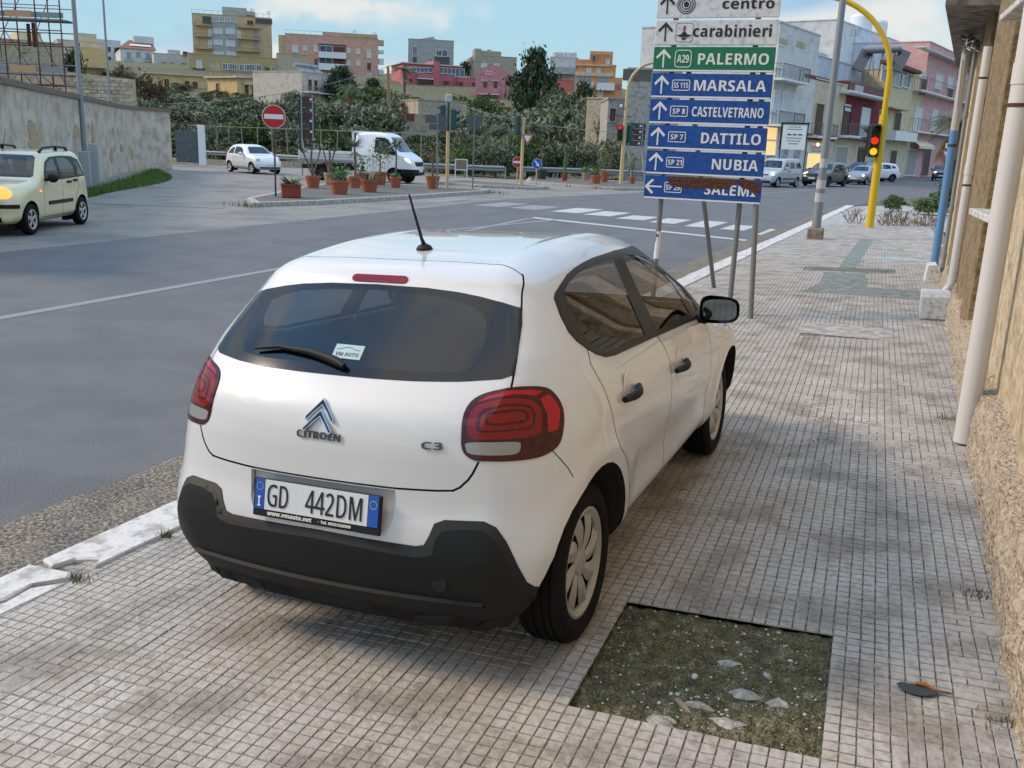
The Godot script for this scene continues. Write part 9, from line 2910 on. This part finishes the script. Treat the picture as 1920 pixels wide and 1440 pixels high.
		var o := thing(tx[0], label, tx[2], Vector3(e[1], e[2] - 0.1, e[3]), rng.randf() * TAU, tx[3])
		var h: float = maxf(e[4], 1.2) + 0.1
		var rr: float = e[5] * 1.18
		var set_: Array = crowns[e[0]]
		var low := 0.0 if e[0] in ["shrub", "brown"] else 0.10
		part("crown", set_[rng.randi() % set_.size()], lm, o, Transform3D(Basis.from_scale(Vector3(rr, h * (1.02 - low), rr)), Vector3(0, h * low, 0)))
		part("trunk", trunk_mesh, M.bark, o, Transform3D(Basis.from_scale(Vector3(rr, h, rr)), Vector3.ZERO))
	var ug := MultiMesh.new()
	ug.transform_format = MultiMesh.TRANSFORM_3D
	ug.mesh = leaf_cloud(20, 26, 34, 0.085, 0.9, [[0.085, 0.115, 0.035], [0.12, 0.13, 0.06], [0.15, 0.125, 0.075], [0.07, 0.10, 0.03]])
	var xs := []
	while xs.size() < 900:
		var az := deg_to_rad(rng.randf_range(-58.0, -10.5))
		var r := rng.randf_range(59.0, 165.0)
		var x := r * sin(az); var z := -r * cos(az)
		if z > -53.5 - 0.10 * (x + 30.0) and x < -20: continue
		if z > -57.5 and x >= -20: continue
		if x > -16.5 and z < -55: continue
		var s := rng.randf_range(0.6, 1.5)
		xs.append(Transform3D(Basis(Vector3.UP, rng.randf() * TAU).scaled(Vector3(s * 1.3, s, s * 1.3)), Vector3(x, hill_y(x, z) - 0.1, z)))
	ug.instance_count = xs.size()
	for i in xs.size(): ug.set_instance_transform(i, xs[i])
	var mo := MultiMeshInstance3D.new()
	mo.name = "undergrowth"
	mo.multimesh = ug
	mo.material_override = lm
	add_child(mo)
	tag(mo, "low scrub and weeds covering the slope below the houses", "scrub", "", "stuff")
	palm_tree("palm with a skirt of brown hanging fronds in front of the pink row house", Vector3(6.9, ROAD_Y, -76.0), 4.6, 3.0, 26, 34)
	palm_tree("slender young palm behind the guard rail, left of the yield post", Vector3(-22.3, -0.15, -54.2), 2.2, 1.6, 14, 4)
	palm_tree("young palm with spreading fronds behind the guard rail", Vector3(-21.0, -0.15, -55.2), 2.7, 1.9, 16, 5)
	palm_tree("tallest of the young palms behind the guard rail", Vector3(-19.7, -0.15, -56.0), 3.0, 2.0, 16, 6)
	palm_tree("young leaning palm right of the yield post", Vector3(-18.1, -0.15, -55.3), 1.9, 1.5, 14, 5)
	palm_tree("palm with feathery fronds in front of the dark round tree", Vector3(-51.2, 2.2, -86.6), 4.6, 2.4, 20, 4)
	palm_tree("dark palm beside the dark pink house", Vector3(-72.0, 7.5, -139.0), 5.2, 2.6, 20, 3)
	for e: Array in [["bush", "round green bush at the end of the pavement by the yellow mast", 2.35, 0.02, -34.6, 0.62, 0.48], ["bush", "wide low green bush spilling over the far pavement corner", 3.5, 0.02, -33.4, 0.60, 0.85], ["bush", "taller green bush at the foot of the far yield sign", 4.6, 0.0, -40.0, 1.15, 0.95], ["bush", "dark green bush in front of the shop between the queueing cars", -1.6, ROAD_Y, -73.5, 1.6, 0.9]]:
		var o := thing(e[0], e[1], "bush", Vector3(e[2], e[3], e[4]), rng.randf() * TAU)
		part("foliage", crowns.shrub[rng.randi() % 2], lm, o, Transform3D(Basis.from_scale(Vector3(e[6], e[5], e[6])), Vector3.ZERO))
		part("stem", trunk_mesh, M.bark, o, Transform3D(Basis.from_scale(Vector3(e[6], e[5], e[6]) * 0.8), Vector3.ZERO))
	var wd := MB.new()
	for k in 160:
		var x := rng.randf_range(1.0, 3.4); var z := -26.4 + rng.randf_range(-0.5, 0.5)
		if absf(x - 1.62) < 0.2: continue
		var p := Vector3(x, 0.02, z)
		var top := p + Vector3(rng.randf_range(-0.22, 0.22), rng.randf_range(0.10, 0.45), rng.randf_range(-0.1, 0.1))
		wd.bar(p, top, 0.010)
		for q in 3: wd.bar(p.lerp(top, 0.5 + 0.15 * q), top + Vector3(rng.randf_range(-0.1, 0.1), rng.randf_range(-0.08, 0.05), 0.02), 0.008)
	var w0 := part(numbered("dry_weeds"), wd.mesh(), plain("weed_dry", lin(0.20, 0.13, 0.085), 0.9), self)
	tag(w0, "dry brown weeds along the far end of the pavement", "weeds", "", "stuff")
	var gr := MB.new()
	for k in 5200:
		var t := rng.randf()
		var base := Vector2(-20.6, -18.6).lerp(Vector2(-32.4, -35.2), t)
		var off := rng.randf() * (0.5 + 3.2 * sin(PI * clampf(t * 0.9 + 0.1, 0, 1)) * t)
		var x := base.x + off * 0.79; var z := base.y - off * 0.61 * -1.0
		x = base.x + off * 0.80; z = base.y - off * 0.10
		var hgt := rng.randf_range(0.06, 0.24) * (1.25 - 0.6 * off / 3.5)
		var a := rng.randf() * TAU
		var s := Vector3(cos(a), 0, sin(a)) * 0.018
		var p := Vector3(x, ROAD_Y - 0.01, z)
		gr.tri(p - s, p + s, p + Vector3(rng.randf_range(-0.08, 0.08), hgt, rng.randf_range(-0.08, 0.08)))
	var g0 := part(numbered("grass"), gr.mesh(), plain("grass", lin(0.085, 0.155, 0.022), 0.8), self)
	tag(g0, "bright green grass at the foot of the curved plaster wall", "grass", "", "stuff")
	var tf := MB.new()
	for c2: Array in [[-15.2, -19.6, 0.7], [-13.5, -33.6, 0.8], [-13.2, -34.2, 0.5], [-15.9, -38.1, 0.5], [-13.1, -40.0, 0.4], [-11.4, -43.4, 0.9], [-10.3, -43.2, 0.6], [-13.0, -44.0, 0.8], [2.32, -3.9, 0.10], [2.30, -0.9, 0.12], [2.28, 0.1, 0.10], [-1.46, 0.33, 0.08], [-1.45, -0.2, 0.05], [-0.75, -12.4, 0.15]]:
		for k in 70:
			var p := Vector3(c2[0] + rng.randfn(0, c2[2] * 0.45), 0, c2[1] + rng.randfn(0, c2[2] * 0.25))
			p.y = pave_y(p.x) if p.x > -2 else ROAD_Y
			var a := rng.randf() * TAU
			var hh := rng.randf_range(0.03, 0.20) * clampf(c2[2] * 1.6, 0.25, 1.0)
			var s := Vector3(cos(a), 0, sin(a)) * hh * 0.08
			tf.tri(p - s, p + s, p + Vector3(rng.randfn(0, 0.3) * hh, hh, rng.randfn(0, 0.3) * hh))
	var t0 := part(numbered("weed_tufts"), tf.mesh(), plain("tuft", lin(0.10, 0.115, 0.035), 0.9), self)
	tag(t0, "small weed tufts along kerbs and the plinth foot", "weeds", "", "stuff")
	island_pots()

func island_pots() -> void:
	var y := -0.026
	var dark := plain("pot_dark", lin(0.045, 0.047, 0.048), 0.8)
	var pale := plain("pot_pale", lin(0.42, 0.24, 0.14), 0.85)
	var red := plain("pot_red", lin(0.30, 0.05, 0.03), 0.8)
	for e: Array in [
		[-15.76, -22.64, 0.43, 0.30, "spiky", "square terracotta trough of spiky leaves, nearest the no entry sign", red, true],
		[-18.5, -28.2, 0.46, 0.30, "aloe", "terracotta pot with a branching grey aloe behind the trough", null, false],
		[-15.76, -25.6, 0.48, 0.35, "bush", "terracotta pot overflowing with a bright green bush", null, false],
		[-15.82, -27.8, 0.47, 0.34, "spiky", "wide terracotta pot of low spiky leaves right of the bright bush", null, false],
		[-16.75, -31.6, 0.45, 0.26, "drooping", "round terracotta pot with a drooping headed plant in front of the truck wheel", null, false],
		[-18.6, -32.1, 0.50, 0.34, "pads", "terracotta pot of flat cactus pads behind the spiky pot", null, false],
		[-18.4, -33.3, 0.55, 0.32, "shrub", "terracotta pot with a thin pale shrub in front of the truck door", null, false],
		[-15.45, -32.4, 0.53, 0.30, "palm", "large terracotta pot with a tall yucca beside the sign posts", null, false],
		[-19.4, -30.8, 0.50, 0.22, "aloe", "pale clay pot half hidden behind the branching aloe", pale, false],
		[-19.7, -32.2, 0.50, 0.30, "spiky", "dark plastic tub of short green leaves at the back of the island", dark, false],
		[-17.6, -29.8, 0.45, 0.26, "palm", "tall slender yucca pot in the middle of the planted island", null, false],
		[-16.6, -49.4, 0.55, 0.33, "palm", "dark tub with a twin headed yucca on the right hand island", dark, false],
		[-14.97, -48.66, 0.36, 0.20, "cactus", "small red pot with a tall column cactus", red, false],
		[-14.6, -51.6, 0.42, 0.24, "bush", "pale pot of low leaves behind the orange pots", pale, false],
		[-12.7, -47.2, 0.45, 0.31, "bush", "wide orange pot of low leaves at the kerb of the right hand island", null, false],
		[-13.0, -50.0, 0.58, 0.28, "shrub", "tall orange pot with a yellowish shrub on the right hand island", null, false],
		[-11.3, -49.8, 0.36, 0.20, "shrub", "small orange pot right of the cream mast", null, false]]:
		pot(Vector3(e[0], y, e[1]), e[2], e[3], e[4], e[5], e[6], e[7])
